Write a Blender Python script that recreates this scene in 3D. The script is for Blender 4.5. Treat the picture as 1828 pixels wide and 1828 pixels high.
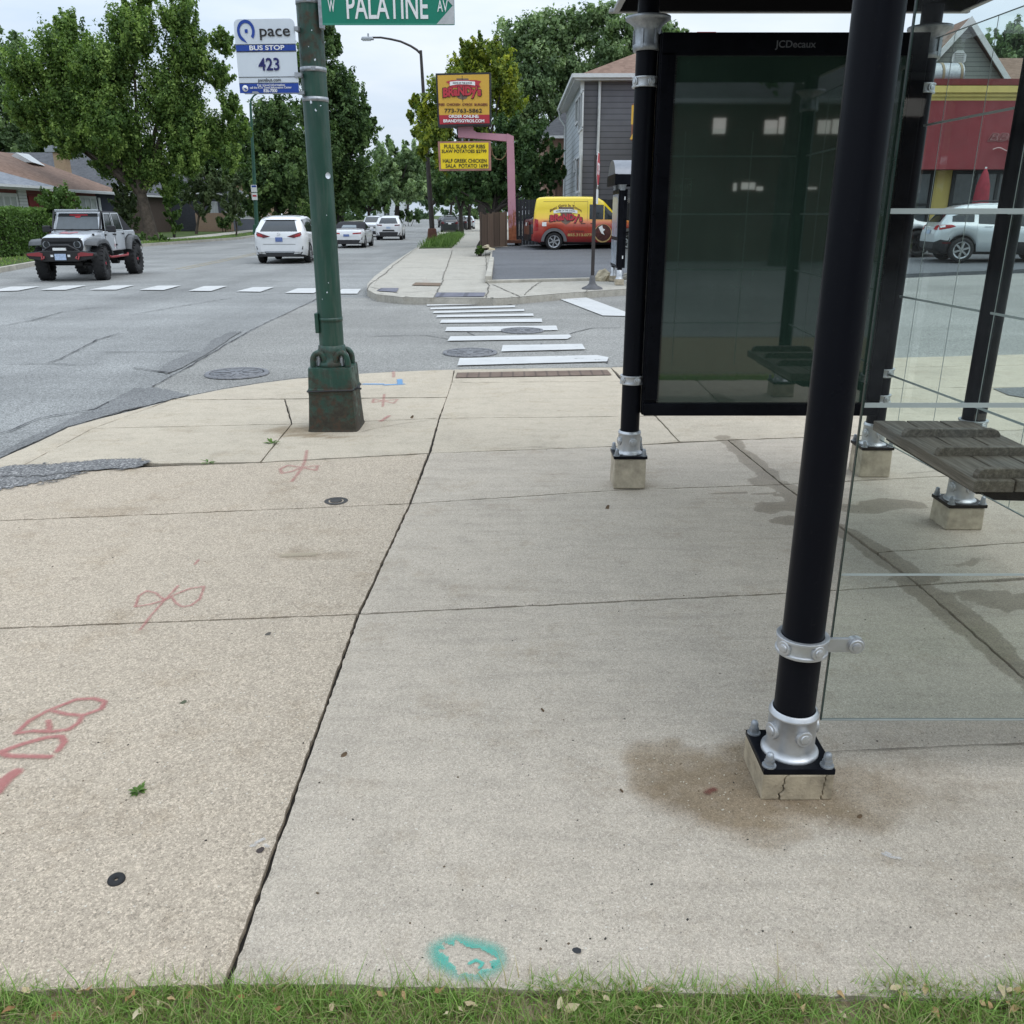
import bpy, bmesh, math, random
import numpy as np
from mathutils import Vector, Matrix
from math import sin, cos, tan, pi, radians, atan2, sqrt

for o in list(bpy.data.objects):
    bpy.data.objects.remove(o)
SC = bpy.context.scene
COL = SC.collection
RND = random.Random(11)
NR = np.random.RandomState(5)

# ------------------------------------------------------------------ camera
FPX, CPX, PHI, HCAM = 1545.0, 914.0, math.atan2(530.0, 1545.0), 1.6
cd = bpy.data.cameras.new('camera')
cam = bpy.data.objects.new('camera', cd)
COL.objects.link(cam)
cd.sensor_width = 36.0
cd.lens = 36.0 * FPX / 1828.0
cd.clip_start, cd.clip_end = 0.05, 6000.0
cam.location = (0, 0, HCAM)
cam.rotation_euler = (pi / 2 - PHI, 0, 0)
SC.camera = cam
SC.render.resolution_x = SC.render.resolution_y = 1024

# ------------------------------------------------------------------ light: bright overcast
SUN_EL, SUN_AZ = radians(62), radians(120)      # azimuth clockwise from +Y
w = bpy.data.worlds.new('World')
SC.world = w
w.use_nodes = True
wn, wl = w.node_tree.nodes, w.node_tree.links
wn.clear()
wo = wn.new('ShaderNodeOutputWorld')
bg = wn.new('ShaderNodeBackground')
sky = wn.new('ShaderNodeTexSky')
sky.sky_type = 'NISHITA'
sky.sun_disc = False
sky.sun_elevation, sky.sun_rotation = SUN_EL, SUN_AZ
sky.air_density, sky.dust_density, sky.ozone_density = 1.0, 3.0, 1.5
tc = wn.new('ShaderNodeTexCoord')
sep = wn.new('ShaderNodeSeparateXYZ')
wl.new(tc.outputs['Generated'], sep.inputs[0])
mr = wn.new('ShaderNodeMapRange')               # overcast dome: brighter towards the zenith
mr.inputs['From Min'].default_value, mr.inputs['From Max'].default_value = 0.0, 1.0
mr.inputs['To Min'].default_value, mr.inputs['To Max'].default_value = 7.3, 16.5
wl.new(sep.outputs['Z'], mr.inputs['Value'])
mp = wn.new('ShaderNodeMapping')
mp.inputs['Scale'].default_value = (1.0, 1.0, 4.5)
wl.new(tc.outputs['Generated'], mp.inputs[0])
nz = wn.new('ShaderNodeTexNoise')
nz.inputs['Scale'].default_value, nz.inputs['Detail'].default_value = 2.3, 6.0
nz.inputs['Roughness'].default_value = 0.55
wl.new(mp.outputs[0], nz.inputs['Vector'])
cr = wn.new('ShaderNodeValToRGB')
cr.color_ramp.elements[0].position, cr.color_ramp.elements[1].position = 0.32, 0.66
cr.color_ramp.elements[0].color = (0.66, 0.82, 1.03, 1)
cr.color_ramp.elements[1].color = (0.97, 1.05, 1.14, 1)
wl.new(nz.outputs[0], cr.inputs[0])
vm = wn.new('ShaderNodeMix')
vm.data_type, vm.blend_type = 'RGBA', 'MULTIPLY'
vm.inputs[0].default_value = 1.0
wl.new(cr.outputs[0], vm.inputs[6]); wl.new(mr.outputs[0], vm.inputs[7])
sm = wn.new('ShaderNodeMix')
sm.data_type = 'RGBA'
sm.inputs[0].default_value = 0.90
wl.new(sky.outputs[0], sm.inputs[6]); wl.new(vm.outputs[2], sm.inputs[7])
wl.new(sm.outputs[2], bg.inputs[0])
bg.inputs[1].default_value = 0.105
wl.new(bg.outputs[0], wo.inputs[0])

sd = bpy.data.lights.new('sun', 'SUN')
sd.energy, sd.angle, sd.color = 1.0, radians(60), (1.0, 0.96, 0.9)
so = bpy.data.objects.new('sun', sd)
COL.objects.link(so)
so.rotation_euler = (pi / 2 - SUN_EL, 0, -SUN_AZ + pi)
SC.view_settings.view_transform = 'Standard'
SC.view_settings.look = 'None'
SC.view_settings.exposure = 0.12
SC.view_settings.gamma = 1.0
try:
    SC.cycles.max_bounces = 8
    SC.cycles.transparent_max_bounces = 24
    SC.cycles.caustics_reflective = SC.cycles.caustics_refractive = False
except Exception:
    pass

# ------------------------------------------------------------------ layout: photo pixel -> place in the world
def ray(u, v):
    a, b = u - CPX, -(v - CPX)
    return Vector((a, FPX * cos(PHI) + b * sin(PHI), -FPX * sin(PHI) + b * cos(PHI)))
def G(u, v, z=0.0):
    d = ray(u, v)
    t = (z - HCAM) / d.z
    return Vector((d.x * t, d.y * t, z))
def Q(u, v, Y):
    d = ray(u, v)
    t = Y / d.y
    return Vector((d.x * t, Y, HCAM + d.z * t))

# ------------------------------------------------------------------ mesh collector
def rotz(a): return Matrix.Rotation(a, 3, 'Z')
class MB:
    def __init__(s): s.v, s.f, s.m, s.s = [], [], [], []
    def add(s, V, Fc, m=0, sm=False):
        b = len(s.v)
        s.v += [tuple(p) for p in V]
        for f in Fc:
            s.f.append([b + i for i in f]); s.m.append(m); s.s.append(sm)
        return s
    def box(s, c, d, rot=None, m=0, taper=1.0):
        x, y, z = d[0] / 2, d[1] / 2, d[2] / 2
        V = []
        for k in (-1, 1):
            t = taper if k > 0 else 1.0
            for (i, j) in ((-1, -1), (1, -1), (1, 1), (-1, 1)):
                p = Vector((i * x * t, j * y * t, k * z))
                if rot is not None: p = rot @ p
                V.append(p + Vector(c))
        return s.add(V, [(3, 2, 1, 0), (4, 5, 6, 7), (0, 1, 5, 4), (1, 2, 6, 5), (2, 3, 7, 6), (3, 0, 4, 7)], m)
    def cyl(s, p0, p1, r0, r1=None, n=16, m=0, caps=True, sm=True):
        r1 = r0 if r1 is None else r1
        p0, p1 = Vector(p0), Vector(p1)
        ax = (p1 - p0).normalized()
        a = ax.orthogonal().normalized(); b = ax.cross(a)
        V = []
        for (p, r) in ((p0, r0), (p1, r1)):
            for i in range(n):
                t = 2 * pi * i / n
                V.append(p + a * (r * cos(t)) + b * (r * sin(t)))
        s.add(V, [(i, (i + 1) % n, n + (i + 1) % n, n + i) for i in range(n)], m, sm)
        if caps:
            s.add(V[:n], [tuple(range(n))[::-1]], m); s.add(V[n:], [tuple(range(n))], m)
        return s
    def tube(s, P, r, n=8, m=0, sm=True):
        P = [Vector(p) for p in P]
        rr = r if isinstance(r, (list, tuple)) else [r] * len(P)
        V = []
        a = None
        for i, p in enumerate(P):
            d = (P[min(i + 1, len(P) - 1)] - P[max(i - 1, 0)]).normalized()
            a = d.orthogonal().normalized() if a is None else (a - d * a.dot(d)).normalized()
            b = d.cross(a)
            for k in range(n):
                t = 2 * pi * k / n
                V.append(p + (a * cos(t) + b * sin(t)) * rr[i])
        Fc = []
        for i in range(len(P) - 1):
            for k in range(n):
                Fc.append((i * n + k, i * n + (k + 1) % n, (i + 1) * n + (k + 1) % n, (i + 1) * n + k))
        s.add(V, Fc, m, sm)
        s.add(V[:n], [tuple(range(n))[::-1]], m); s.add(V[-n:], [tuple(range(n))], m)
        return s
    def lathe(s, prof, c=(0, 0, 0), n=24, m=0, axis='Z', sm=True):
        V, Fc = [], []
        for (r, z) in prof:
            for k in range(n):
                t = 2 * pi * k / n
                p = (r * cos(t), r * sin(t), z) if axis == 'Z' else (r * cos(t), z, r * sin(t))
                V.append(Vector(p) + Vector(c))
        for i in range(len(prof) - 1):
            for k in range(n):
                q = (i * n + k, i * n + (k + 1) % n, (i + 1) * n + (k + 1) % n, (i + 1) * n + k)
                Fc.append(q if axis == 'Z' else q[::-1])
        return s.add(V, Fc, m, sm)
    def prism(s, poly, h0, h1, M=None, m=0):
        n = len(poly)
        V = [Vector((x, y, h0)) for x, y in poly] + [Vector((x, y, h1)) for x, y in poly]
        if M is not None: V = [M @ p for p in V]
        return s.add(V, [tuple(range(n))[::-1], tuple(range(n, 2 * n))] + [(i, (i + 1) % n, n + (i + 1) % n, n + i) for i in range(n)], m)
    def grid(s, P, m=0, sm=True, flip=False):
        nu, nv = len(P), len(P[0])
        V = [p for row in P for p in row]
        Fc = []
        for i in range(nu - 1):
            for j in range(nv - 1):
                q = (i * nv + j, (i + 1) * nv + j, (i + 1) * nv + j + 1, i * nv + j + 1)
                Fc.append(q[::-1] if flip else q)
        return s.add(V, Fc, m, sm)
    def build(s, name, mats, parent=None, bevel=0, seg=2, ang=40):
        me = bpy.data.meshes.new(name)
        me.from_pydata(s.v, [], s.f)
        for mt in (mats if isinstance(mats, (list, tuple)) else [mats]): me.materials.append(mt)
        me.polygons.foreach_set('material_index', s.m)
        me.polygons.foreach_set('use_smooth', s.s)
        me.update()
        o = bpy.data.objects.new(name, me)
        COL.objects.link(o)
        if parent is not None: o.parent = parent
        if bevel:
            b = o.modifiers.new('bevel', 'BEVEL')
            b.width, b.segments, b.limit_method, b.angle_limit = bevel, seg, 'ANGLE', radians(ang)
        return o

def tag(o, label=None, cat=None, group=None, kind=None):
    if label: o['label'] = label
    if cat: o['category'] = cat
    if group: o['group'] = group
    if kind: o['kind'] = kind
    return o
def thing(name, label, cat, loc=(0, 0, 0), rz=0.0, group=None):
    o = bpy.data.objects.new(name, None)
    COL.objects.link(o)
    o.location = loc; o.rotation_euler = (0, 0, rz)
    o.empty_display_size = 0.2
    return tag(o, label, cat, group)
def copy_tree(o, parent=None):
    c = o.copy(); COL.objects.link(c); c.parent = parent
    for ch in o.children: copy_tree(ch, c)
    return c

def text_part(s, size, mat, parent, M, name='lettering', bold=0.0, extrude=0.001, width=None, shear=0.0, spacing=1.0, align='CENTER', height=None):
    cu = bpy.data.curves.new('t', 'FONT')
    cu.body = s; cu.size = size; cu.align_x = align; cu.align_y = 'CENTER'
    cu.offset = bold * size; cu.extrude = extrude; cu.shear = shear; cu.space_character = spacing
    cu.resolution_u = 4
    to = bpy.data.objects.new('t', cu)
    COL.objects.link(to)
    dg = bpy.context.evaluated_depsgraph_get()
    me = bpy.data.meshes.new_from_object(to.evaluated_get(dg))
    bpy.data.objects.remove(to)
    n = len(me.vertices)
    co = np.empty(n * 3); me.vertices.foreach_get('co', co); co = co.reshape(-1, 3)
    if n and (width or height):
        x0, x1 = co[:, 0].min(), co[:, 0].max(); y0, y1 = co[:, 1].min(), co[:, 1].max()
        if width:
            k = width / (x1 - x0); co[:, 0] = (co[:, 0] - (x0 + x1) / 2 if align == 'CENTER' else co[:, 0]) * k
        if height: co[:, 1] = (co[:, 1] - (y0 + y1) / 2) * height / (y1 - y0)
    if callable(M): out = [M(p) for p in co]
    else: out = [tuple(M @ Vector(p)) for p in co]
    me.vertices.foreach_set('co', np.array(out).ravel())
    me.materials.clear(); me.materials.append(mat)
    me.update()
    me.name = name
    o = bpy.data.objects.new(name, me)
    COL.objects.link(o)
    if parent is not None: o.parent = parent
    return o
FRONT = Matrix(((1, 0, 0, 0), (0, 0, -1, 0), (0, 1, 0, 0), (0, 0, 0, 1)))     # text plane -> faces -Y
def face_at(x, y, z): return Matrix.Translation((x, y, z)) @ FRONT

# ------------------------------------------------------------------ materials
class MN:
    def __init__(s, name):
        s.mat = bpy.data.materials.new(name); s.mat.use_nodes = True
        s.t = s.mat.node_tree; s.n = s.t.nodes; s.l = s.t.links
        s.b = s.n['Principled BSDF']; s.out = s.n['Material Output']
        c = s.n.new('ShaderNodeTexCoord'); s.obj = c.outputs['Object']
    def vec(s, scale):
        m = s.n.new('ShaderNodeMapping'); m.inputs['Scale'].default_value = scale
        s.l.new(s.obj, m.inputs[0]); return m.outputs[0]
    def noise(s, scale, det=3, rough=0.55, vec=None, dist=0.0):
        n = s.n.new('ShaderNodeTexNoise')
        n.inputs['Scale'].default_value, n.inputs['Detail'].default_value, n.inputs['Roughness'].default_value = scale, det, rough
        n.inputs['Distortion'].default_value = dist
        s.l.new(vec or s.obj, n.inputs['Vector']); return n.outputs[0]
    def voro(s, scale, out='Color', feat='F1', vec=None):
        n = s.n.new('ShaderNodeTexVoronoi'); n.feature = feat
        n.inputs['Scale'].default_value = scale
        s.l.new(vec or s.obj, n.inputs['Vector']); return n.outputs[out]
    def ramp(s, fac, stops):
        r = s.n.new('ShaderNodeValToRGB'); e = r.color_ramp.elements
        while len(e) < len(stops): e.new(0.5)
        for k, (p, c) in enumerate(stops):
            e[k].position = p; e[k].color = (c, c, c, 1) if isinstance(c, (int, float)) else (c[0], c[1], c[2], 1)
        s.l.new(fac, r.inputs[0]); return r.outputs[0]
    def mix(s, fac, a, b, mode='MIX'):
        m = s.n.new('ShaderNodeMix'); m.data_type = 'RGBA'; m.blend_type = mode
        for i, x in ((0, fac), (6, a), (7, b)):
            if isinstance(x, (int, float)): m.inputs[i].default_value = x if i == 0 else (x, x, x, 1)
            elif isinstance(x, tuple): m.inputs[i].default_value = (x[0], x[1], x[2], 1)
            else: s.l.new(x, m.inputs[i])
        return m.outputs[2]
    def math(s, op, a, b=0.0, c=0.0):
        m = s.n.new('ShaderNodeMath'); m.operation = op
        for i, x in enumerate((a, b, c)):
            if isinstance(x, (int, float)): m.inputs[i].default_value = x
            else: s.l.new(x, m.inputs[i])
        return m.outputs[0]
    def attr(s, name, out='Fac'):
        a = s.n.new('ShaderNodeAttribute'); a.attribute_name = name; return a.outputs[out]
    def bump(s, h, strength=0.3, dist=0.01):
        b = s.n.new('ShaderNodeBump'); b.inputs['Strength'].default_value = strength; b.inputs['Distance'].default_value = dist
        s.l.new(h, b.inputs['Height']); s.l.new(b.outputs[0], s.b.inputs['Normal'])
    def set(s, **k):
        names = {'col': 'Base Color', 'rough': 'Roughness', 'metal': 'Metallic', 'alpha': 'Alpha', 'spec': 'Specular IOR Level', 'coat': 'Coat Weight'}
        for q, x in k.items():
            i = s.b.inputs[names[q]]
            if isinstance(x, (int, float)): i.default_value = x
            elif isinstance(x, tuple): i.default_value = (x[0], x[1], x[2], 1)
            else: s.l.new(x, i)
        return s

def pm(name, col, rough=0.6, metal=0.0, var=0.12, vs=6.0, spec=0.5, bump=0.0, bs=40.0, coat=0.0):
    """plain painted / cast / moulded surface with some procedural unevenness"""
    m = MN(name)
    f = m.noise(vs, 5, 0.6)
    lo, hi = tuple(c * (1 - var) for c in col), tuple(min(1, c * (1 + var)) for c in col)
    m.set(col=m.ramp(f, [(0.3, lo), (0.7, hi)]), metal=metal, spec=spec, coat=coat)
    m.set(rough=m.ramp(m.noise(vs * 3, 3), [(0.3, max(0.02, rough - 0.06)), (0.7, min(1, rough + 0.06))]))
    if bump: m.bump(m.noise(bs, 4), bump, 0.004)
    return m.mat

def car_paint(name, col, metal=0.0):
    m = MN(name)
    d = m.ramp(m.noise(3.0, 4), [(0.35, tuple(c * 0.93 for c in col)), (0.7, col)])
    m.set(col=d, rough=0.28, metal=metal, coat=0.8)
    m.b.inputs['Coat Roughness'].default_value = 0.06
    return m.mat

MAT = {}
MAT['black_paint'] = pm('black_paint', (0.006, 0.0065, 0.009), 0.32, var=0.35, vs=9, spec=0.07)
_bp = MN('black_post_paint'); _f = _bp.ramp(_bp.noise(55, 4, .8), [(.62, 0.0), (.80, .22)]); _s = _bp.ramp(_bp.noise(1.0, 5, .7, _bp.vec((60, 60, 4))), [(.60, 0.0), (.75, .10)])
_bp.set(col=_bp.mix(_s, _bp.mix(_f, (.0065, .007, .010), (.085, .08, .07)), (.06, .06, .062)), rough=_bp.ramp(_bp.noise(9, 4), [(.3, .27), (.7, .42)]), spec=.08)
MAT['post_paint'] = _bp.mat
MAT['black_plastic'] = pm('black_plastic', (0.018, 0.018, 0.02), 0.55, var=0.25)
MAT['rubber'] = pm('rubber', (0.016, 0.016, 0.017), 0.85, var=0.3, vs=14)
MAT['cast_alu'] = pm('cast_aluminium', (0.52, 0.53, 0.54), 0.42, metal=0.75, var=0.10, vs=18, bump=0.12, bs=120)
MAT['galv'] = pm('galvanised_steel', (0.34, 0.36, 0.38), 0.5, metal=0.7, var=0.25, vs=30, bump=0.1)
MAT['chrome'] = pm('bright_metal', (0.7, 0.7, 0.7), 0.15, metal=1.0, var=0.05)
MAT['glass_dark'] = pm('dark_glass', (0.02, 0.024, 0.026), 0.05, var=0.2, spec=0.7)
MAT['white_metal'] = pm('white_painted', (0.72, 0.73, 0.72), 0.5, var=0.06)
MAT['white_sheet'] = pm('white_sign_sheet', (0.66, 0.72, 0.78), 0.38, var=0.04, vs=4)
MAT['sign_blue'] = pm('sign_blue', (0.012, 0.055, 0.32), 0.4, var=0.08)
MAT['sign_navy'] = pm('sign_navy', (0.012, 0.014, 0.12), 0.4, var=0.08)
MAT['letter_black'] = pm('letter_black', (0.012, 0.011, 0.011), 0.5)
MAT['letter_white'] = pm('letter_white', (0.82, 0.83, 0.83), 0.45, var=0.03)
MAT['sign_green'] = pm('sign_green', (0.0, 0.20, 0.125), 0.38, var=0.07, vs=3)
MAT['red_lens'] = pm('red_lens', (0.32, 0.012, 0.014), 0.12, var=0.2)
MAT['dark_red_lens'] = pm('dark_red_lens', (0.10, 0.008, 0.010), 0.12, var=0.2)
MAT['clear_lens'] = pm('clear_lens', (0.75, 0.77, 0.78), 0.12, var=0.1)
MAT['plate'] = pm('licence_plate', (0.38, 0.47, 0.62), 0.45, var=0.25, vs=22)
MAT['plate_blue'] = pm('licence_plate_dark', (0.10, 0.15, 0.34), 0.45, var=0.4, vs=22)
MAT['concrete_block'] = pm('cast_concrete', (0.41, 0.355, 0.265), 0.9, var=0.32, vs=14, bump=0.5, bs=90)

def rusty_green(name, rust=0.5):
    m = MN(name)
    g = m.ramp(m.noise(5, 5), [(0.3, (0.009, 0.046, 0.031)), (0.7, (0.016, 0.068, 0.045))])
    st = m.noise(1.0, 5, 0.65, m.vec((26, 26, 2.5)))
    g = m.mix(m.ramp(st, [(0.48, 0.0), (0.72, 0.6)]), g, (0.075, 0.098, 0.080))
    r = m.ramp(m.noise(30, 4), [(0.25, (0.030, 0.020, 0.014)), (0.5, (0.048, 0.038, 0.026)), (0.8, (0.090, 0.036, 0.018))])
    f = m.ramp(m.math('ADD', m.math('MULTIPLY', m.noise(13, 6, 0.7), 0.8), m.math('MULTIPLY', m.attr('rust'), 0.42)), [(0.60, 0.0), (0.74, 0.9)])
    m.set(col=m.mix(f, g, r), rough=m.ramp(f, [(0, 0.42), (1, 0.9)]))
    m.bump(m.math('ADD', m.math('MULTIPLY', f, 0.6), m.noise(50, 4)), 0.35, 0.004)
    return m.mat
MAT['pole_green'] = rusty_green('old_green_paint')

def siding(name, col, pitch, var=0.1):
    """lapped boards: a saw-tooth bump and thin darker lap line"""
    m = MN(name)
    sx = m.n.new('ShaderNodeSeparateXYZ'); m.l.new(m.obj, sx.inputs[0])
    fr = m.math('FRACT', m.math('DIVIDE', sx.outputs['Z'], pitch))
    c = m.ramp(m.noise(1.5, 5), [(0.3, tuple(x * (1 - var) for x in col)), (0.7, tuple(x * (1 + var) for x in col))])
    ln = m.ramp(fr, [(0.0, 0.35), (0.10, 0.35), (0.14, 1.0), (1.0, 1.0)])
    m.set(col=m.mix(1.0, c, ln, 'MULTIPLY'), rough=0.65)
    m.bump(fr, 0.5, 0.02)
    return m.mat
def brick(name, a, b, mortar=(0.35, 0.33, 0.30), scale=4.5):
    m = MN(name)
    t = m.n.new('ShaderNodeTexBrick')
    t.inputs['Color1'].default_value = (*a, 1); t.inputs['Color2'].default_value = (*b, 1); t.inputs['Mortar'].default_value = (*mortar, 1)
    t.inputs['Scale'].default_value = scale
    mpn = m.n.new('ShaderNodeMapping'); mpn.inputs['Rotation'].default_value = (pi / 2, 0, 0)
    m.l.new(m.obj, mpn.inputs[0]); m.l.new(mpn.outputs[0], t.inputs['Vector'])
    m.set(col=m.mix(0.35, t.outputs['Color'], m.ramp(m.noise(2, 5), [(0.3, a), (0.7, b)])), rough=0.85)
    return m.mat
def shingle(name, a, b):
    m = MN(name)
    v = m.voro(5.0, 'Color', vec=m.vec((1.0, 1.0, 2.6)))
    bw = m.n.new('ShaderNodeRGBToBW'); m.l.new(v, bw.inputs[0])
    m.set(col=m.mix(0.4, m.ramp(bw.outputs[0], [(0.2, a), (0.8, b)]), m.ramp(m.noise(0.9, 6), [(0.3, a), (0.7, b)])), rough=0.9)
    sx = m.n.new('ShaderNodeSeparateXYZ'); m.l.new(m.obj, sx.inputs[0])
    m.bump(m.math('FRACT', m.math('DIVIDE', sx.outputs['Z'], 0.09)), 0.5, 0.03)
    return m.mat
def planks(name, col, pitch, var=0.35, axis='X', rough=0.85):
    m = MN(name)
    sx = m.n.new('ShaderNodeSeparateXYZ'); m.l.new(m.obj, sx.inputs[0])
    q = m.math('DIVIDE', sx.outputs[axis], pitch)
    fl = m.math('FLOOR', q); fr = m.math('FRACT', q)
    wn_ = m.n.new('ShaderNodeTexWhiteNoise'); wn_.noise_dimensions = '1D'; m.l.new(fl, wn_.inputs['W'])
    st = m.noise(1.0, 6, 0.65, m.vec((22, 22, 1.2)))
    f = m.math('ADD', m.math('MULTIPLY', wn_.outputs[0], 0.5), m.math('MULTIPLY', st, 0.5))
    c = m.ramp(f, [(0.2, tuple(x * (1 - var) for x in col)), (0.8, tuple(x * (1 + var) for x in col))])
    gap = m.ramp(fr, [(0.0, 0.25), (0.05, 0.25), (0.08, 1.0), (1.0, 1.0)])
    m.set(col=m.mix(1.0, c, gap, 'MULTIPLY'), rough=rough)
    m.bump(gap, 0.5, 0.02)
    return m.mat

def clear_glass(name, tint, refl=1.0):
    m = MN(name)
    tr = m.n.new('ShaderNodeBsdfTransparent'); tr.inputs[0].default_value = (*tint, 1)
    gl = m.n.new('ShaderNodeBsdfGlossy'); gl.inputs['Roughness'].default_value = 0.02; gl.inputs[0].default_value = (1, 1, 1, 1)
    lw = m.n.new('ShaderNodeFresnel'); lw.inputs['IOR'].default_value = 1.45
    sm_ = m.ramp(m.noise(2.3, 6, 0.7), [(0.45, 0.0), (0.8, 0.035)])      # a film of dust
    df = m.n.new('ShaderNodeBsdfDiffuse'); df.inputs[0].default_value = (0.7, 0.75, 0.73, 1)
    m1 = m.n.new('ShaderNodeMixShader'); m.l.new(sm_, m1.inputs[0]); m.l.new(tr.outputs[0], m1.inputs[1]); m.l.new(df.outputs[0], m1.inputs[2])
    m2 = m.n.new('ShaderNodeMixShader'); m.l.new(m.math('MULTIPLY', lw.outputs[0], refl), m2.inputs[0]); m.l.new(m1.outputs[0], m2.inputs[1]); m.l.new(gl.outputs[0], m2.inputs[2])
    m.l.new(m2.outputs[0], m.out.inputs[0])
    return m.mat
# ================================================================== THE SETTING: ground, roads, pavements
def seg_dist(p, a, b):
    ab = b - a; L = ab.dot(ab)
    t = max(0.0, min(1.0, (p - a).dot(ab) / L)) if L > 1e-12 else 0.0
    return (p - a - ab * t).length
def poly_dist(p, P): return min(seg_dist(p, P[i], P[i + 1]) for i in range(len(P) - 1))
def G2(u, v, z=0.0): return G(u, v, z).to_2d()
def sstep(a, b, x):
    t = max(0.0, min(1.0, (x - a) / (b - a))); return t * t * (3 - 2 * t)

STAINS = [(G2(1260, 1395), .20, .15, .95), (G2(1190, 1355), .16, .10, .8), (G2(1330, 1430), .20, .13, 1.0), (G2(1420, 1440), .22, .11, .9),
          (G2(1350, 1360), .22, .12, .8), (G2(1520, 1400), .18, .12, .6), (G2(1620, 1400), .22, .13, .3), (G2(1380, 1480), .16, .06, .5),
          (G2(530, 768), .28, .14, .8), (G2(560, 778), .3, .06, .9),
          (G2(560, 992), .22, .08, .35), (G2(190, 912), .25, .10, .35), (G2(120, 1440), .5, .10, .12)]
DAMP_L = [(G2(1296, 782), 0), (G2(1360, 840), 0), (G2(1415, 885), 0), (G2(1470, 925), 0), (G2(1565, 985), 0), (G2(1640, 1043), 0), (G2(1730, 1115), 0), (G2(1828, 1195), 0), (G2(2050, 1380), 0)]
DAMP_L = [p for p, _ in DAMP_L]
DAMP = [(G2(1405, 905), .22, .13, .9), (G2(1360, 860), .16, .10, .6), (G2(1340, 880), .3, .04, .8), (G2(1590, 900), .22, .13, .8), (G2(1540, 905), .2, .12, .75), (G2(1430, 930), .2, .09, .8),
        (G2(1750, 1060), .16, .08, .7), (G2(1800, 1075), .22, .10, .7), (G2(1640, 1035), .2, .05, .6), (G2(1735, 1005), .2, .05, .5),
        (G2(1290, 880), .5, .03, .4), (G2(950, 855), .08, .04, .25), (G2(1700, 1300), .5, .1, .15)]
from mathutils import noise as mnoise
def warp(p, a=.075):
    v = mnoise.noise_vector(Vector((p.x * 5, p.y * 5, 0))) * a + mnoise.noise_vector(Vector((p.x * 17, p.y * 17, 3))) * a * .4
    return p + v.to_2d()
def blob(p, L):
    r = 0.0; p = warp(p)
    for (c, a, b, k) in L:
        d = p - c
        q = ((d.x / a) ** 2 + (d.y / b) ** 2) * (1.35 if L is DAMP else 1.0)
        if q < 4: r = max(r, k * (1 - sstep(0.25, 1.7, q)))
    return r
SPOT = G2(1350, 1400)

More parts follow.
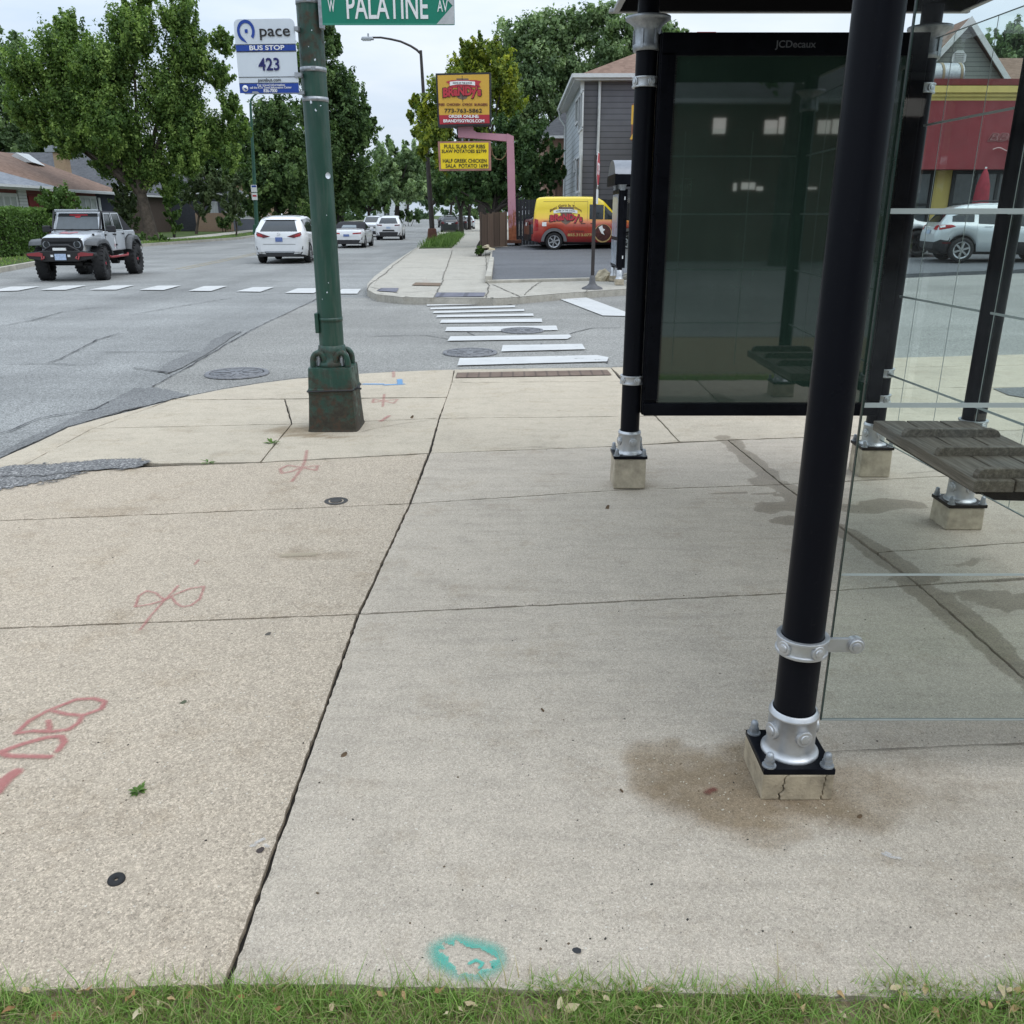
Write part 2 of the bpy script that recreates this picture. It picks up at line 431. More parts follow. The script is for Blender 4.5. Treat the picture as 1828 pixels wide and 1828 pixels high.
def concrete(name, base, agg, aggscale, amount, sparkle, stk=.8):
    m = MN(name)
    big = m.ramp(m.noise(0.9, 6, 0.6), [(0.28, tuple(c * 0.82 for c in base)), (0.5, base), (0.74, tuple(c * 1.08 for c in base))])
    mid = m.ramp(m.noise(7, 6, 0.68), [(0.28, 0.80), (0.5, 1.0), (0.72, 1.09)])
    c = m.mix(1.0, big, mid, 'MULTIPLY')
    vv = m.mix(0.5, m.voro(aggscale, 'Color'), m.voro(aggscale * 2.1, 'Color')); bw = m.n.new('ShaderNodeRGBToBW'); m.l.new(vv, bw.inputs[0])
    ag = m.ramp(bw.outputs[0], [(0.22, tuple(x * 0.42 for x in agg)), (0.38, tuple(x * 0.86 for x in agg)), (0.58, agg), (0.76, tuple(min(.92, x * sparkle) for x in agg))])
    c = m.mix(amount, c, ag)
    fine = m.ramp(m.noise(330, 3, 0.75), [(0.30, 0.58), (0.5, 1.0), (0.70, 1.28)])
    c = m.mix(0.75, c, m.mix(1.0, c, fine, 'MULTIPLY'))
    grit = m.voro(46, 'Distance'); gr = m.ramp(grit, [(0.0, 1.0), (0.10, 1.0), (0.15, 0.0), (1, 0.0)])      # scattered bigger pebbles
    pb = m.voro(46, 'Color'); pbw = m.n.new('ShaderNodeRGBToBW'); m.l.new(pb, pbw.inputs[0])
    c = m.mix(m.math('MULTIPLY', gr, m.ramp(pbw.outputs[0], [(0.62, 0), (0.68, 0.85)])), c, (0.62, 0.58, 0.50))
    c = m.mix(m.math('MULTIPLY', gr, m.ramp(pbw.outputs[0], [(0.26, 0.7), (0.31, 0)])), c, (0.16, 0.14, 0.115))
    # wear: brown stain and damp, both with a ragged edge of their own
    e = m.math('MULTIPLY', m.math('SUBTRACT', m.noise(16, 6, 0.7), 0.5), 0.9)
    st = m.ramp(m.math('ADD', m.attr('stain'), m.math('MULTIPLY', e, m.math('GREATER_THAN', m.attr('stain'), 0.02))), [(0.05, 0.0), (0.95, 0.80)])
    c = m.mix(st, c, m.mix(1.0, c, (0.44, 0.36, 0.25), 'MULTIPLY'))
    e2 = m.math('MULTIPLY', m.math('SUBTRACT', m.noise(9, 7, 0.7), 0.5), 0.8)
    dp = m.ramp(m.math('ADD', m.attr('damp'), m.math('MULTIPLY', e2, m.math('GREATER_THAN', m.attr('damp'), 0.02))), [(0.36, 0.0), (0.46, 0.75), (0.9, 0.9)])
    c = m.mix(dp, c, m.mix(1.0, c, (0.53, 0.50, 0.45), 'MULTIPLY'))
    streak = m.ramp(m.noise(1.0, 7, 0.68, m.vec((2.2, 14.0, 1)), .4), [(0.33, 0.80), (0.5, 1.0), (0.68, 1.06)])
    gum = m.voro(2.1, 'Distance', vec=None); gc = m.voro(2.1, 'Color'); gb = m.n.new('ShaderNodeRGBToBW'); m.l.new(gc, gb.inputs[0])
    gs = m.math('MULTIPLY', m.ramp(m.math('ADD', gum, m.math('MULTIPLY', m.noise(60, 3), .02)), [(0.0, 1.0), (0.040, 1.0), (0.056, 0.0), (1, 0.0)]), m.ramp(gb.outputs[0], [(0.50, 0), (0.56, .45)]))
    c = m.mix(gs, c, m.mix(1.0, c, (0.52, 0.50, 0.48), 'MULTIPLY'))
    dirt = m.ramp(m.math('ADD', m.noise(2.6, 8, .75), m.math('MULTIPLY', m.noise(22, 4, .7), .25)), [(0.66, 0), (0.86, .5)])
    c = m.mix(dirt, c, m.mix(1.0, c, (0.62, 0.55, 0.45), 'MULTIPLY'))
    c = m.mix(stk, c, m.mix(1.0, c, streak, 'MULTIPLY'))
    m.set(col=c, rough=m.ramp(dp, [(0, 0.92), (1, 0.6)]), spec=0.25)
    h = m.math('ADD', m.math('MULTIPLY', bw.outputs[0], 0.6), m.noise(160, 5, 0.7))
    m.bump(h, 0.42, 0.0035)
    return m.mat
CON_TAN = concrete('exposed_aggregate_concrete', (0.416, 0.346, 0.264), (0.466, 0.392, 0.303), 150, 0.66, 1.6, .22)
CON_GREY = concrete('brushed_concrete', (0.440, 0.381, 0.308), (0.480, 0.419, 0.338), 190, 0.48, 1.5, .55)
CON_PALE = concrete('new_pale_concrete', (0.480, 0.416, 0.322), (0.505, 0.440, 0.345), 150, 0.40, 1.3, .3)
CON_FAR = concrete('old_grey_concrete', (0.43, 0.405, 0.35), (0.45, 0.42, 0.36), 60, 0.35, 1.2)
JOINT = pm('joint_dirt', (0.022, 0.018, 0.014), 0.95, var=0.5, vs=30, bump=0.6)

def asphalt(name, base, k=1.0):
    m = MN(name)
    big = m.ramp(m.noise(0.22, 7, 0.62), [(0.3, tuple(c * 0.80 for c in base)), (0.7, tuple(c * 1.12 for c in base))])
    stre = m.ramp(m.noise(1.0, 6, 0.6, m.vec((0.5, 0.075, 1))), [(0.32, 0.74), (0.5, 1.0), (0.7, 1.14)])         # tyre-worn lanes along the street
    c = m.mix(0.8 * k, big, m.mix(1.0, big, stre, 'MULTIPLY'))
    cross = m.ramp(m.noise(1.0, 6, 0.62, m.vec((0.10, 0.9, 1))), [(0.34, 0.84), (0.66, 1.08)])
    c = m.mix(0.8, c, m.mix(1.0, c, cross, 'MULTIPLY'))
    v = m.voro(95, 'Color'); bw = m.n.new('ShaderNodeRGBToBW'); m.l.new(v, bw.inputs[0])
    c = m.mix(0.8, c, m.mix(1.0, c, m.ramp(bw.outputs[0], [(0.15, 0.45), (0.5, 1.0), (0.85, 1.6)]), 'MULTIPLY'))
    oil = m.ramp(m.noise(0.55, 5, 0.55, dist=0.6), [(0.60, 0.0), (0.74, 0.35)])
    c = m.mix(oil, c, tuple(x * 0.4 for x in base))
    m.set(col=c, rough=0.85, spec=0.3)
    m.bump(m.math('ADD', bw.outputs[0], m.noise(60, 4)), 0.5, 0.006)
    return m.mat
ASPH = asphalt('worn_street_asphalt', (0.262, 0.264, 0.254))
ASPH2 = asphalt('cross_street_asphalt', (0.272, 0.266, 0.246), 0.4)
ASPH_LOT = asphalt('parking_lot_asphalt', (0.135, 0.14, 0.15), 0.3)
ASPH_DARK = asphalt('patched_asphalt', (0.185, 0.186, 0.182), 0.2)

def turf(name, a, b, dry, scale=1.0):
    m = MN(name)
    f = m.noise(0.8 * scale, 6, 0.65)
    c = m.ramp(f, [(0.25, a), (0.55, b), (0.85, dry)])
    g = m.ramp(m.noise(30 * scale, 4, 0.7, m.vec((1, 1, 0.3))), [(0.3, 0.45), (0.7, 1.35)])
    m.set(col=m.mix(1.0, c, g, 'MULTIPLY'), rough=0.95, spec=0.1)
    m.bump(m.noise(40 * scale, 4), 0.8, 0.03)
    return m.mat
TURF = turf('mown_grass', (0.045, 0.070, 0.024), (0.080, 0.115, 0.040), (0.14, 0.14, 0.07))
SOIL = pm('soil_under_grass', (0.20, 0.155, 0.095), 0.95, var=0.6, vs=60, bump=0.8)

# ---- wide ground and the street surface
mb = MB(); mb.add([(-3000, -3000, -0.40), (3000, -3000, -0.40), (3000, 3000, -0.40), (-3000, 3000, -0.40)], [(0, 1, 2, 3)])
tag(mb.build('ground', TURF), kind='structure')
mb = MB(); mb.add([(-60, -60, -0.12), (60, -60, -0.12), (45, 420, -0.12), (-110, 420, -0.12)], [(0, 1, 2, 3)])
tag(mb.build('road', ASPH), kind='structure')

ZR = -0.116
mb = MB()
mb.add([G(u, v, ZR) for u, v in ((271, 690), (326, 661), (383, 627), (458, 586), (543, 544), (610, 531), (700, 533), (860, 535), (1118, 521), (1108, 662), (900, 668), (700, 676), (560, 685), (420, 702), (330, 716))], [tuple(range(15))[::-1]])
near = [(1108, 662, ZR), (1600, 645, ZR), (2400, 615, ZR)]
far = [(1118, 521, ZR), (1400, 507, 0.03), (1700, 492, 0.19), (2400, 468, 0.33)]
def samp(P, t):
    k = t * (len(P) - 1); i = min(int(k), len(P) - 2); f = k - i
    return tuple(P[i][j] * (1 - f) + P[i + 1][j] * f for j in range(len(P[0])))
rows = []
for i in range(25):
    t = i / 24
    a, b = G(*samp(near, t)), G(*samp(far, t))
    rows.append([a.lerp(b, k / 8) for k in range(9)])
mb.grid(rows, flip=False)
tag(mb.build('cross_street', ASPH2), kind='structure')

def sheet(name, polys, mat, z):
    mb = MB()
    for P in polys:
        V = [G(u, v, z) for u, v in P]
        ar = sum(V[i].x * V[(i + 1) % len(V)].y - V[(i + 1) % len(V)].x * V[i].y for i in range(len(V)))
        mb.add(V, [tuple(range(len(V))) if ar > 0 else tuple(range(len(V)))[::-1]])
    return tag(mb.build(name, mat), kind='structure')
def z2(L, ox, oy, k): return [(ox + a / k, oy + b / k) for a, b in L]

def ragged(P, amp, n=6, seed=3):
    r = random.Random(seed); out = []
    for i in range(len(P)):
        a, b = P[i], P[(i + 1) % len(P)]
        for k in range(n):
            t = k / n
            out.append((a[0] + (b[0] - a[0]) * t + r.uniform(-amp, amp), a[1] + (b[1] - a[1]) * t + r.uniform(-amp, amp) * .45))
    return out
sheet('road_patches', [ragged(z2([(-40, 600), (0, 545), (190, 450), (380, 365), (600, 262), (780, 172), (900, 168), (960, 180), (1105, 208), (1060, 222), (900, 262), (560, 350), (200, 487), (0, 578)], 0, 640, 3.264), 2.2),
                       ragged(z2([(830, 540), (870, 500), (1000, 440), (1060, 436), (1110, 380), (1210, 330), (1270, 328), (1100, 440), (960, 520), (880, 550)], 0, 480, 2.948), 1.5, seed=9)], ASPH_DARK, ZR + 0.006)

CRK = pm('road_crack_filler', (0.05, 0.05, 0.052), 0.9, var=0.4)
def cracks(name, lines, mat, z, width, jit):
    mb = MB(); r = random.Random(4)
    for L in lines:
        P = [G(u, v, z) for u, v in L]; pts = []
        for i in range(len(P) - 1):
            n = max(2, int((P[i + 1] - P[i]).length / 0.12))
            for k in range(n): pts.append(P[i].lerp(P[i + 1], k / n))
        pts.append(P[-1]); o = Vector((0, 0, 0)); V = []
        for i, p in enumerate(pts):
            d = (pts[min(i + 1, len(pts) - 1)] - pts[max(0, i - 1)]).normalized(); s = Vector((-d.y, d.x, 0))
            o = o * 0.8 + s * r.uniform(-jit, jit)
            wd = width * r.uniform(0.35, 1.2)
            V += [p + o + s * wd / 2, p + o - s * wd / 2]
        mb.add(V, [(2 * i, 2 * i + 1, 2 * i + 3, 2 * i + 2) for i in range(len(pts) - 1)])
    return tag(mb.build(name, mat), kind='structure')
cracks('road_cracks', [z2([(-30, 440), (60, 415), (220, 350), (300, 330), (420, 315), (560, 292), (640, 250)], 0, 640, 3.264),
                       z2([(30, 26), (240, 28), (420, 34), (600, 30)], 0, 640, 3.264), z2([(270, 26), (350, 0), (450, -50), (560, -110), (700, -150)], 0, 640, 3.264),
                       z2([(800, 617), (960, 530), (1130, 430), (1350, 310), (1600, 190), (1680, 150)], 0, 480, 2.948),
                       z2([(380, 135), (480, 142), (620, 136)], 0, 480, 2.948), z2([(0, 300), (170, 270), (330, 225), (520, 200)], 0, 480, 2.948),
                       z2([(700, 520), (900, 545)], 0, 480, 2.948), z2([(550, 436), (1000, 430)], 0, 480, 2.948),
                       z2([(730, 405), (740, 430), (790, 455)], 640, 480, 3.808), z2([(1240, 505), (1235, 525), (1270, 548), (1380, 560)], 640, 480, 3.808),
                       z2([(1440, 440), (1480, 425), (1600, 400), (1780, 398)], 640, 480, 3.808), z2([(1690, 640), (1700, 610), (1620, 585)], 640, 480, 3.808),
                       [(660, 600), (760, 598), (830, 610)], [(1150, 570), (1350, 560), (1500, 556)], [(240, 560), (420, 530), (540, 520)]], CRK, ZR + 0.010, 0.022, 0.010)
# dark joint where road meets kerb
cracks('gutter_line', [[(-40, 845), (0, 820), (61, 791), (122, 762), (172, 748), (220, 733), (276, 722), (337, 707), (398, 694), (460, 684), (521, 676), (600, 670), (700, 664), (812, 661), (1100, 655), (1600, 640), (1900, 632)]], JOINT, ZR + 0.014, 0.03, 0.006)

# ---- painted markings
def worn_paint(name, col, k=1.0):
    m = MN(name)
    f = m.ramp(m.math('ADD', m.math('MULTIPLY', m.noise(7, 8, 0.78), .7), m.math('MULTIPLY', m.noise(1.0, 4, .6, m.vec((.6, 5, 1))), .3)), [(0.33, 0.0), (0.42, 1.0)])
    f2 = m.ramp(m.noise(70, 3, 0.7), [(0.25, 0.35), (0.36, 1.0)])
    c = m.ramp(m.noise(3, 5), [(0.3, tuple(x * 0.88 for x in col)), (0.7, col)])
    m.set(col=c, rough=0.75, alpha=m.math('MULTIPLY', m.math('MULTIPLY', f, f2), k))
    return m.mat
PAINT = worn_paint('worn_white_road_paint', (0.60, 0.60, 0.585), .92)
K8 = lambda L: z2(L, 640, 480, 3.808)
KL = lambda L: z2(L, 0, 480, 2.948)
stripes = [K8(L) for L in ([(468, 222), (1018, 208), (1020, 217), (470, 233)], [(463, 242), (1035, 226), (1048, 237), (465, 250)], [(490, 264), (1062, 248), (1066, 260), (488, 275)],
    [(512, 288), (1125, 273), (1127, 286), (505, 300)], [(535, 315), (1185, 303), (1192, 318), (527, 329)], [(565, 345), (1245, 337), (1250, 360), (552, 366)],
    [(600, 395), (1345, 385), (1355, 415), (1250, 417), (1225, 405), (1010, 405), (970, 423), (588, 422)], [(625, 458), (1435, 446), (1447, 460), (1420, 475), (605, 488)],
    [(980, 518), (1520, 509), (1543, 545), (970, 560)], [(688, 606), (1620, 585), (1700, 600), (1690, 628), (672, 655)], [(1335, 192), (1525, 185), (1900, 322), (1660, 316)])]
stripes += [KL(L) for L in ([(-60, 117), (60, 93), (210, 92), (95, 114), (0, 117)], [(212, 110), (330, 88), (455, 86), (345, 110)], [(470, 109), (590, 87), (705, 86), (612, 109)],
    [(732, 110), (830, 88), (952, 87), (860, 111)], [(992, 115), (1075, 90), (1197, 89), (1110, 116)], [(1243, 118), (1330, 96), (1443, 95), (1370, 120)], [(1500, 126), (1565, 102), (1700, 100), (1650, 127)],
    [(1760, 130), (1800, 106), (1900, 105), (1880, 130)], [(-330, 118), (-180, 94), (-90, 93), (-200, 119)])]
sheet('crosswalk_markings', stripes, PAINT, ZR + 0.018)
YEL = worn_paint('faded_yellow_road_paint', (0.50, 0.38, 0.16), .38)
# the street's own direction: it leaves at about -5 degrees
def street(s, d, z=ZR): # s metres along, d metres to the left of the right-hand kerb
    o = G(668, 493, z); a = radians(4.2)
    dirv = Vector((-sin(a), cos(a), 0)); lf = Vector((-cos(a), -sin(a), 0))
    return o + dirv * s + lf * d
mb = MB()
for k in range(30):
    for off in (6.55, 6.85):
        s0 = 4 + k * 6.0
        mb.add([street(s0, off, -0.112), street(s0, off + .11, -0.112), street(s0 + 5.9, off + .11, -0.112), street(s0 + 5.9, off, -0.112)], [(3, 2, 1, 0)])
tag(mb.build('centre_line', YEL), kind='structure')

# ---- near pavement: slabs with open joints over a dirt bed
class Slabs:
    def __init__(s): s.v, s.f, s.m, s.st, s.dp = [], [], [], [], []
    def slab(s, near, far, m, cell=0.07, nmax=64, z=0.0):
        def world(P):
            W = [G(u, v, z) for u, v in P]; L = [0.0]
            for i in range(len(W) - 1): L.append(L[-1] + (W[i + 1] - W[i]).length)
            return W, L
        def at(WL, t):
            W, L = WL; q = t * L[-1]
            for i in range(len(W) - 1):
                if q <= L[i + 1] + 1e-9:
                    k = (q - L[i]) / max(1e-9, L[i + 1] - L[i]); return W[i].lerp(W[i + 1], k)
            return W[-1].copy()
        A, B = world(near), world(far)
        ln = max(A[1][-1], B[1][-1]); dn = max((A[0][0] - B[0][0]).length, (A[0][-1] - B[0][-1]).length)
        nu = max(4, min(nmax, int(ln / cell))); nv = max(4, min(nmax, int(dn / cell)))
        P = [[at(A, i / nu).lerp(at(B, i / nu), j / nv) for j in range(nv + 1)] for i in range(nu + 1)]
        c = sum((P[i][j] for i in (0, nu) for j in (0, nv)), Vector((0, 0, 0))) / 4
        gap = 0.0064
        def inset(p, q):
            d = q - p; L = d.length
            return p + d * (gap / L) if L > 1e-6 else p.copy()
        for j in range(nv + 1): P[0][j] = inset(P[0][j], P[1][j]); P[nu][j] = inset(P[nu][j], P[nu - 1][j])
        for i in range(nu + 1): P[i][0] = inset(P[i][0], P[i][1]); P[i][nv] = inset(P[i][nv], P[i][nv - 1])
        r = random.Random(len(s.v))
        edge = lambda i, j: i in (0, nu) or j in (0, nv)
        b = len(s.v)
        for i in range(nu + 1):
            for j in range(nv + 1):
                p = P[i][j]
                if edge(i, j): p = p + Vector((r.uniform(-.003, .003), r.uniform(-.003, .003), -0.0035 + r.uniform(-.002, .001)))
                s.v.append(tuple(p)); q = p.to_2d()
                near_ = q.y < 7
                s.st.append(blob(q, STAINS) if near_ else 0.0)
                d = blob(q, DAMP) if near_ else 0.0
                if near_:
                    l = poly_dist(warp(q, .05), DAMP_L)
                    d = max(d, 0.85 * (1 - sstep(0.02, 0.14, l)))
                s.dp.append(d)
        n1 = nv + 1
        for i in range(nu):
            for j in range(nv):
                s.f.append((b + i * n1 + j, b + (i + 1) * n1 + j, b + (i + 1) * n1 + j + 1, b + i * n1 + j + 1)); s.m.append(m)
        rim = [(i, 0) for i in range(nu + 1)] + [(nu, j) for j in range(1, nv + 1)] + [(i, nv) for i in range(nu - 1, -1, -1)] + [(0, j) for j in range(nv - 1, 0, -1)]
        e = len(s.v)
        for (i, j) in rim:
            p = P[i][j]; s.v.append((p.x, p.y, z - 0.15)); s.st.append(0.6); s.dp.append(0.0)
        n = len(rim)
        for k in range(n):
            (i, j), (i2, j2) = rim[k], rim[(k + 1) % n]
            s.f.append((b + i * n1 + j, e + k, e + (k + 1) % n, b + i2 * n1 + j2)); s.m.append(m)
    def build(s, name, mats):
        me = bpy.data.meshes.new(name); me.from_pydata(s.v, [], s.f)
        for mt in mats: me.materials.append(mt)
        me.polygons.foreach_set('material_index', s.m)
        for nm, L in (('stain', s.st), ('damp', s.dp)):
            a = me.attributes.new(nm, 'FLOAT', 'POINT'); a.data.foreach_set('value', L)
        me.update(); o = bpy.data.objects.new(name, me); COL.objects.link(o)
        bm = bmesh.new(); bm.from_mesh(me); bmesh.ops.recalc_face_normals(bm, faces=bm.faces); bm.to_mesh(me); bm.free()
        return tag(o, kind='structure')
S = Slabs()
S.slab([(-1560, 1830), (403, 1757)], [(-936, 1157), (640, 1095)], 0, .035, 100)
S.slab([(-936, 1157), (640, 1095)], [(-420, 946), (732, 898)], 0, .05)
S.slab([(-420, 946), (732, 898)], [(-110, 862), (0, 848), (240, 833), (465, 825), (765, 809)], 0, .06)
S.slab([(403, 1757), (2500, 1800)], [(640, 1095), (1420, 1057), (1640, 1043)], 1, .030, 110)
S.slab([(2500, 1800), (4200, 1830)], [(1640, 1043), (2700, 990)], 1, .05, 60)
S.slab([(640, 1095), (1420, 1057), (1640, 1043)], [(732, 898), (1101, 874), (1397, 864)], 1, .035, 80)
S.slab([(1640, 1043), (2500, 985)], [(1565, 985), (2300, 935)], 1, .035, 70)
S.slab([(1565, 985), (2300, 935)], [(1397, 864), (2100, 828)], 1, .035, 70)
S.slab([(732, 898), (1101, 874), (1397, 864)], [(767, 808), (1101, 796), (1300, 785)], 1, .045, 70)
S.slab([(1397, 864), (2100, 828)], [(1300, 785), (1900, 764)], 1, .045, 70)
S.slab([(768, 808), (1101, 796), (1213, 788)], [(784, 746), (1170, 742)], 2, .06)
S.slab([(784, 746), (1170, 742)], [(806, 682), (1110, 680)], 2, .06)
S.slab([(806, 682), (1110, 680)], [(811, 659), (1090, 655)], 2, .06)
S.slab([(40, 830), (465, 824)], [(165, 764), (521, 756)], 2, .06)
S.slab([(165, 764), (521, 756)], [(306, 713), (508, 712)], 2, .06)
S.slab([(306, 713), (508, 711), (798, 708), (806, 682)], [(337, 707), (398, 694), (460, 684), (521, 676), (600, 669), (700, 663), (811, 659)], 2, .06)
S.slab([(465, 824), (766, 808)], [(521, 756), (784, 746)], 2, .06)
S.slab([(521, 756), (784, 746)], [(508, 712), (798, 709)], 2, .06)
S.slab([(-80, 888), (0, 848), (40, 830), (89, 805), (165, 764), (240, 737), (306, 713)], [(-110, 862), (-10, 822), (61, 791), (122, 762), (172, 748), (276, 722), (337, 707)], 2, .08)
S.slab([(1213, 788), (1534, 776), (2700, 738)], [(1130, 697), (1850, 690), (2500, 680)], 2, .08)
S.slab([(1130, 697), (1850, 690), (2500, 680)], [(1108, 672), (1600, 655), (2400, 640)], 2, .08)
S.slab([(1108, 672), (1600, 655), (2400, 640)], [(1090, 655), (1600, 638), (2400, 616)], 2, .08)
S.build('pavement', [CON_TAN, CON_GREY, CON_PALE])
bed = [(-1560, 1830), (4200, 1830), (2700, 990), (2100, 828), (2400, 616), (1600, 641), (1095, 658), (811, 662), (600, 672), (460, 687), (337, 710), (165, 752), (61, 795), (-60, 850)]
mb = MB(); mb.add([G(u, v, -0.022) for u, v in bed], [tuple(range(len(bed)))])
tag(mb.build('joint_bed', JOINT), kind='structure')
# pavement goes on to the right of the picture
mb = MB(); mb.add([(-30, -23, -.015), (40, -23, -.015), (40, -2, -.015), (-30, -2, -.015)], [(0, 1, 2, 3)]); tag(mb.build('back_street', ASPH_DARK), kind='structure')
mb = MB(); mb.prism([(4.6, 1.4), (14, 1.4), (14, 11), (5.2, 10)], -0.15, -0.012)
tag(mb.build('side_pavement', CON_GREY), kind='structure')

sheet('pavement_patch', [[(1772, 693), (1850, 690), (1900, 702), (1850, 713), (1800, 705)]], ASPH_DARK, 0.007)
# brick-red tactile strip at the kerb ramp
def tactile(name, a, b, pitch):
    m = MN(name)
    v = m.voro(1.0 / pitch, 'Distance', vec=m.vec((1, 1, 1)))
    c = m.ramp(m.noise(5, 5), [(0.3, a), (0.7, b)])
    sx = m.n.new('ShaderNodeSeparateXYZ'); m.l.new(m.obj, sx.inputs[0])
    ln = m.ramp(m.math('FRACT', m.math('DIVIDE', sx.outputs['X'], pitch * 2)), [(0, 0.6), (0.14, 0.6), (0.2, 1), (1, 1)])
    m.set(col=m.mix(1.0, c, ln, 'MULTIPLY'), rough=0.85)
    m.bump(v, 0.6, 0.01)
    return m.mat
sheet('tactile_paving', [[(813, 674), (1092, 669), (1084, 660), (816, 665)]], tactile('brown_tactile', (0.12, 0.080, 0.058), (0.19, 0.135, 0.10), 0.06), 0.008)

HAIR = pm('hairline_crack', (.17, .145, .11), .95, var=.3)
cracks('pavement_cracks', [[(1478, 1341), (1560, 1336), (1660, 1334), (1760, 1328), (1830, 1326)], [(518, 741), (515, 728), (510, 712)], [(640, 772), (672, 764), (720, 756), (784, 748)],
                           [(905, 800), (955, 797), (1010, 799)], [(250, 760), (330, 762)], [(690, 752), (735, 748)], [(1620, 845), (1700, 838), (1780, 835)]], HAIR, 0.0035, 0.005, 0.004)
# ---- far corner: pavement, kerb, verge, parking lot
def LOTZ(x, y): return 0.05 + 0.020 * (y - 24) + 0.019 * x
curb = [(2400, 476), (1700, 496), (1300, 508), (1118, 516), (1000, 524), (920, 531), (880, 533), (780, 532), (720, 531), (672, 526), (655, 517), (656, 507), (668, 494), (700, 470), (745, 441), (775, 421), (800, 405), (812, 395), (818, 391)]
Zf = 0.02
cw = [G(u, v, Zf) for u, v in curb]
far_end = cw[-1]
inner = [Vector((far_end.x + 6, far_end.y, Zf)), Vector((8, 90, Zf)), Vector((8, 60, Zf)), Vector((60, 60, Zf))]
mb = MB()
V = cw + inner
mb.prism([(p.x, p.y) for p in V], -0.14, Zf)
tag(mb.build('far_pavement', CON_FAR), kind='structure')
KERB = pm('kerb_concrete', (0.40, 0.375, 0.32), 0.9, var=0.25, vs=3, bump=0.4)
mb = MB()
for i in range(2, len(cw) - 1):
    a, b = cw[i], cw[i + 1]; d = (b - a).normalized(); n = Vector((d.y, -d.x, 0))   # kerb top strip, just inside the edge
    mb.add([a + Vector((0, 0, .006)), b + Vector((0, 0, .006)), b + n * .16 + Vector((0, 0, .006)), a + n * .16 + Vector((0, 0, .006))], [(0, 1, 2, 3), (3, 2, 1, 0)][1:])
tag(mb.build('far_kerb', KERB), kind='structure')
cracks('far_pavement_joints', [[(657, 500), (720, 499), (872, 499)], [(775, 531), (790, 500), (800, 470), (808, 446)], [(868, 531), (872, 500), (868, 470), (866, 445)], [(690, 478), (868, 474)], [(735, 448), (866, 446)], [(660, 512), (712, 523), (782, 518)],
       [(930, 531), (880, 507)], [(935, 526), (952, 510), (975, 498)], [(655, 517), (662, 505), (690, 486), (705, 471), (748, 440)], [(1045, 521), (1060, 498)]], pm('old_joint', (.13, .12, .10), .95, var=.3), Zf + 0.012, 0.028, 0.012)
sheet('far_tactile_paving', [[(776, 530), (864, 529), (867, 522), (780, 522)], [(672, 519), (708, 521), (712, 514), (680, 514)]], tactile('grey_tactile', (0.11, 0.11, 0.14), (0.17, 0.17, 0.2), 0.25), Zf + 0.016)
sheet('far_utility_lid', [[(735, 509), (785, 510), (787, 505), (742, 504)]], pm('lid_brown', (0.16, 0.11, 0.07), 0.8, var=0.3), Zf + 0.016)

lotp = [(872, 503), (1118, 497), (1300, 490)]
lw = [G(u, v, 0.05) for u, v in lotp] + [G(1600, 488, 0.22), G(1800, 482, 0.27), G(2400, 462, 0.36)]
lw += [Vector((40, 60, 0)), Vector((4, 60, 0)), Vector((.2, 45, 0)), G(905, 431, 0.4), G(880, 444, 0.3)]
lw = [Vector((p.x, p.y, LOTZ(p.x, p.y))) for p in lw]
mb = MB(); n = len(lw)
mb.add([(p.x, p.y, p.z) for p in lw] + [(p.x, p.y, -.2) for p in lw], [tuple(range(n))] + [(i, n + i, n + (i + 1) % n, (i + 1) % n) for i in range(n)])
tag(mb.build('parking_lot', ASPH_LOT), kind='structure')
mb = MB()
for (P, wd) in (([lw[-1], lw[0], lw[1], lw[2]], .16),):
    for i in range(len(P) - 1):
        a, b = P[i], P[i + 1]; d = (b - a); c = (a + b) / 2
        mb.box((c.x, c.y, c.z - 0.03), (d.length + 0.1, wd, 0.16), rotz(atan2(d.y, d.x)))
tag(mb.build('parking_lot_kerb', KERB, bevel=.02), kind='structure')
sheet('lot_concrete_apron', [[(838, 444), (960, 437), (955, 431), (905, 432), (860, 440)]], CON_FAR, 0.34)
verge = [(748, 444), (806, 443), (828, 418), (818, 412), (800, 416), (775, 426)]
mb = MB(); mb.prism([(G(u, v, Zf).x, G(u, v, Zf).y) for u, v in verge], 0.0, Zf + 0.03)
tag(mb.build('verge', TURF), kind='structure')

# ---- left-hand block across the street
lk = [G(u, v, -0.12) for u, v in ((-700, 640), (-300, 556), (0, 487), (245, 441), (430, 427), (560, 406), (640, 397), (700, 391))]
lk += [lk[-1] + Vector((-3.5, 60, 0))]
def offs(P, d):
    out = []
    for i, p in enumerate(P):
        t = (P[min(i + 1, len(P) - 1)] - P[max(i - 1, 0)]).normalized()
        out.append(p + Vector((-t.y, t.x, 0)) * d)
    return out
def strip(name, P, d0, d1, z, mat, zb=-0.2):
    a, b = offs(P, d0), offs(P, d1); n = len(P); mb = MB()
    V = [(p.x, p.y, z) for p in a] + [(p.x, p.y, z) for p in b] + [(p.x, p.y, zb) for p in a]
    mb.add(V, [(i, i + 1, n + i + 1, n + i) for i in range(n - 1)] + [(2 * n + i, 2 * n + i + 1, i + 1, i) for i in range(n - 1)])
    return tag(mb.build(name, mat), kind='structure')
strip('left_kerb', lk, 0, .18, 0.03, KERB)
strip('left_verge', lk, .18, 2.3, 0.035, TURF)
strip('left_footpath', lk, 2.3, 4.2, 0.05, CON_FAR)
strip('left_lawn', lk, 4.2, 60, 0.06, TURF)

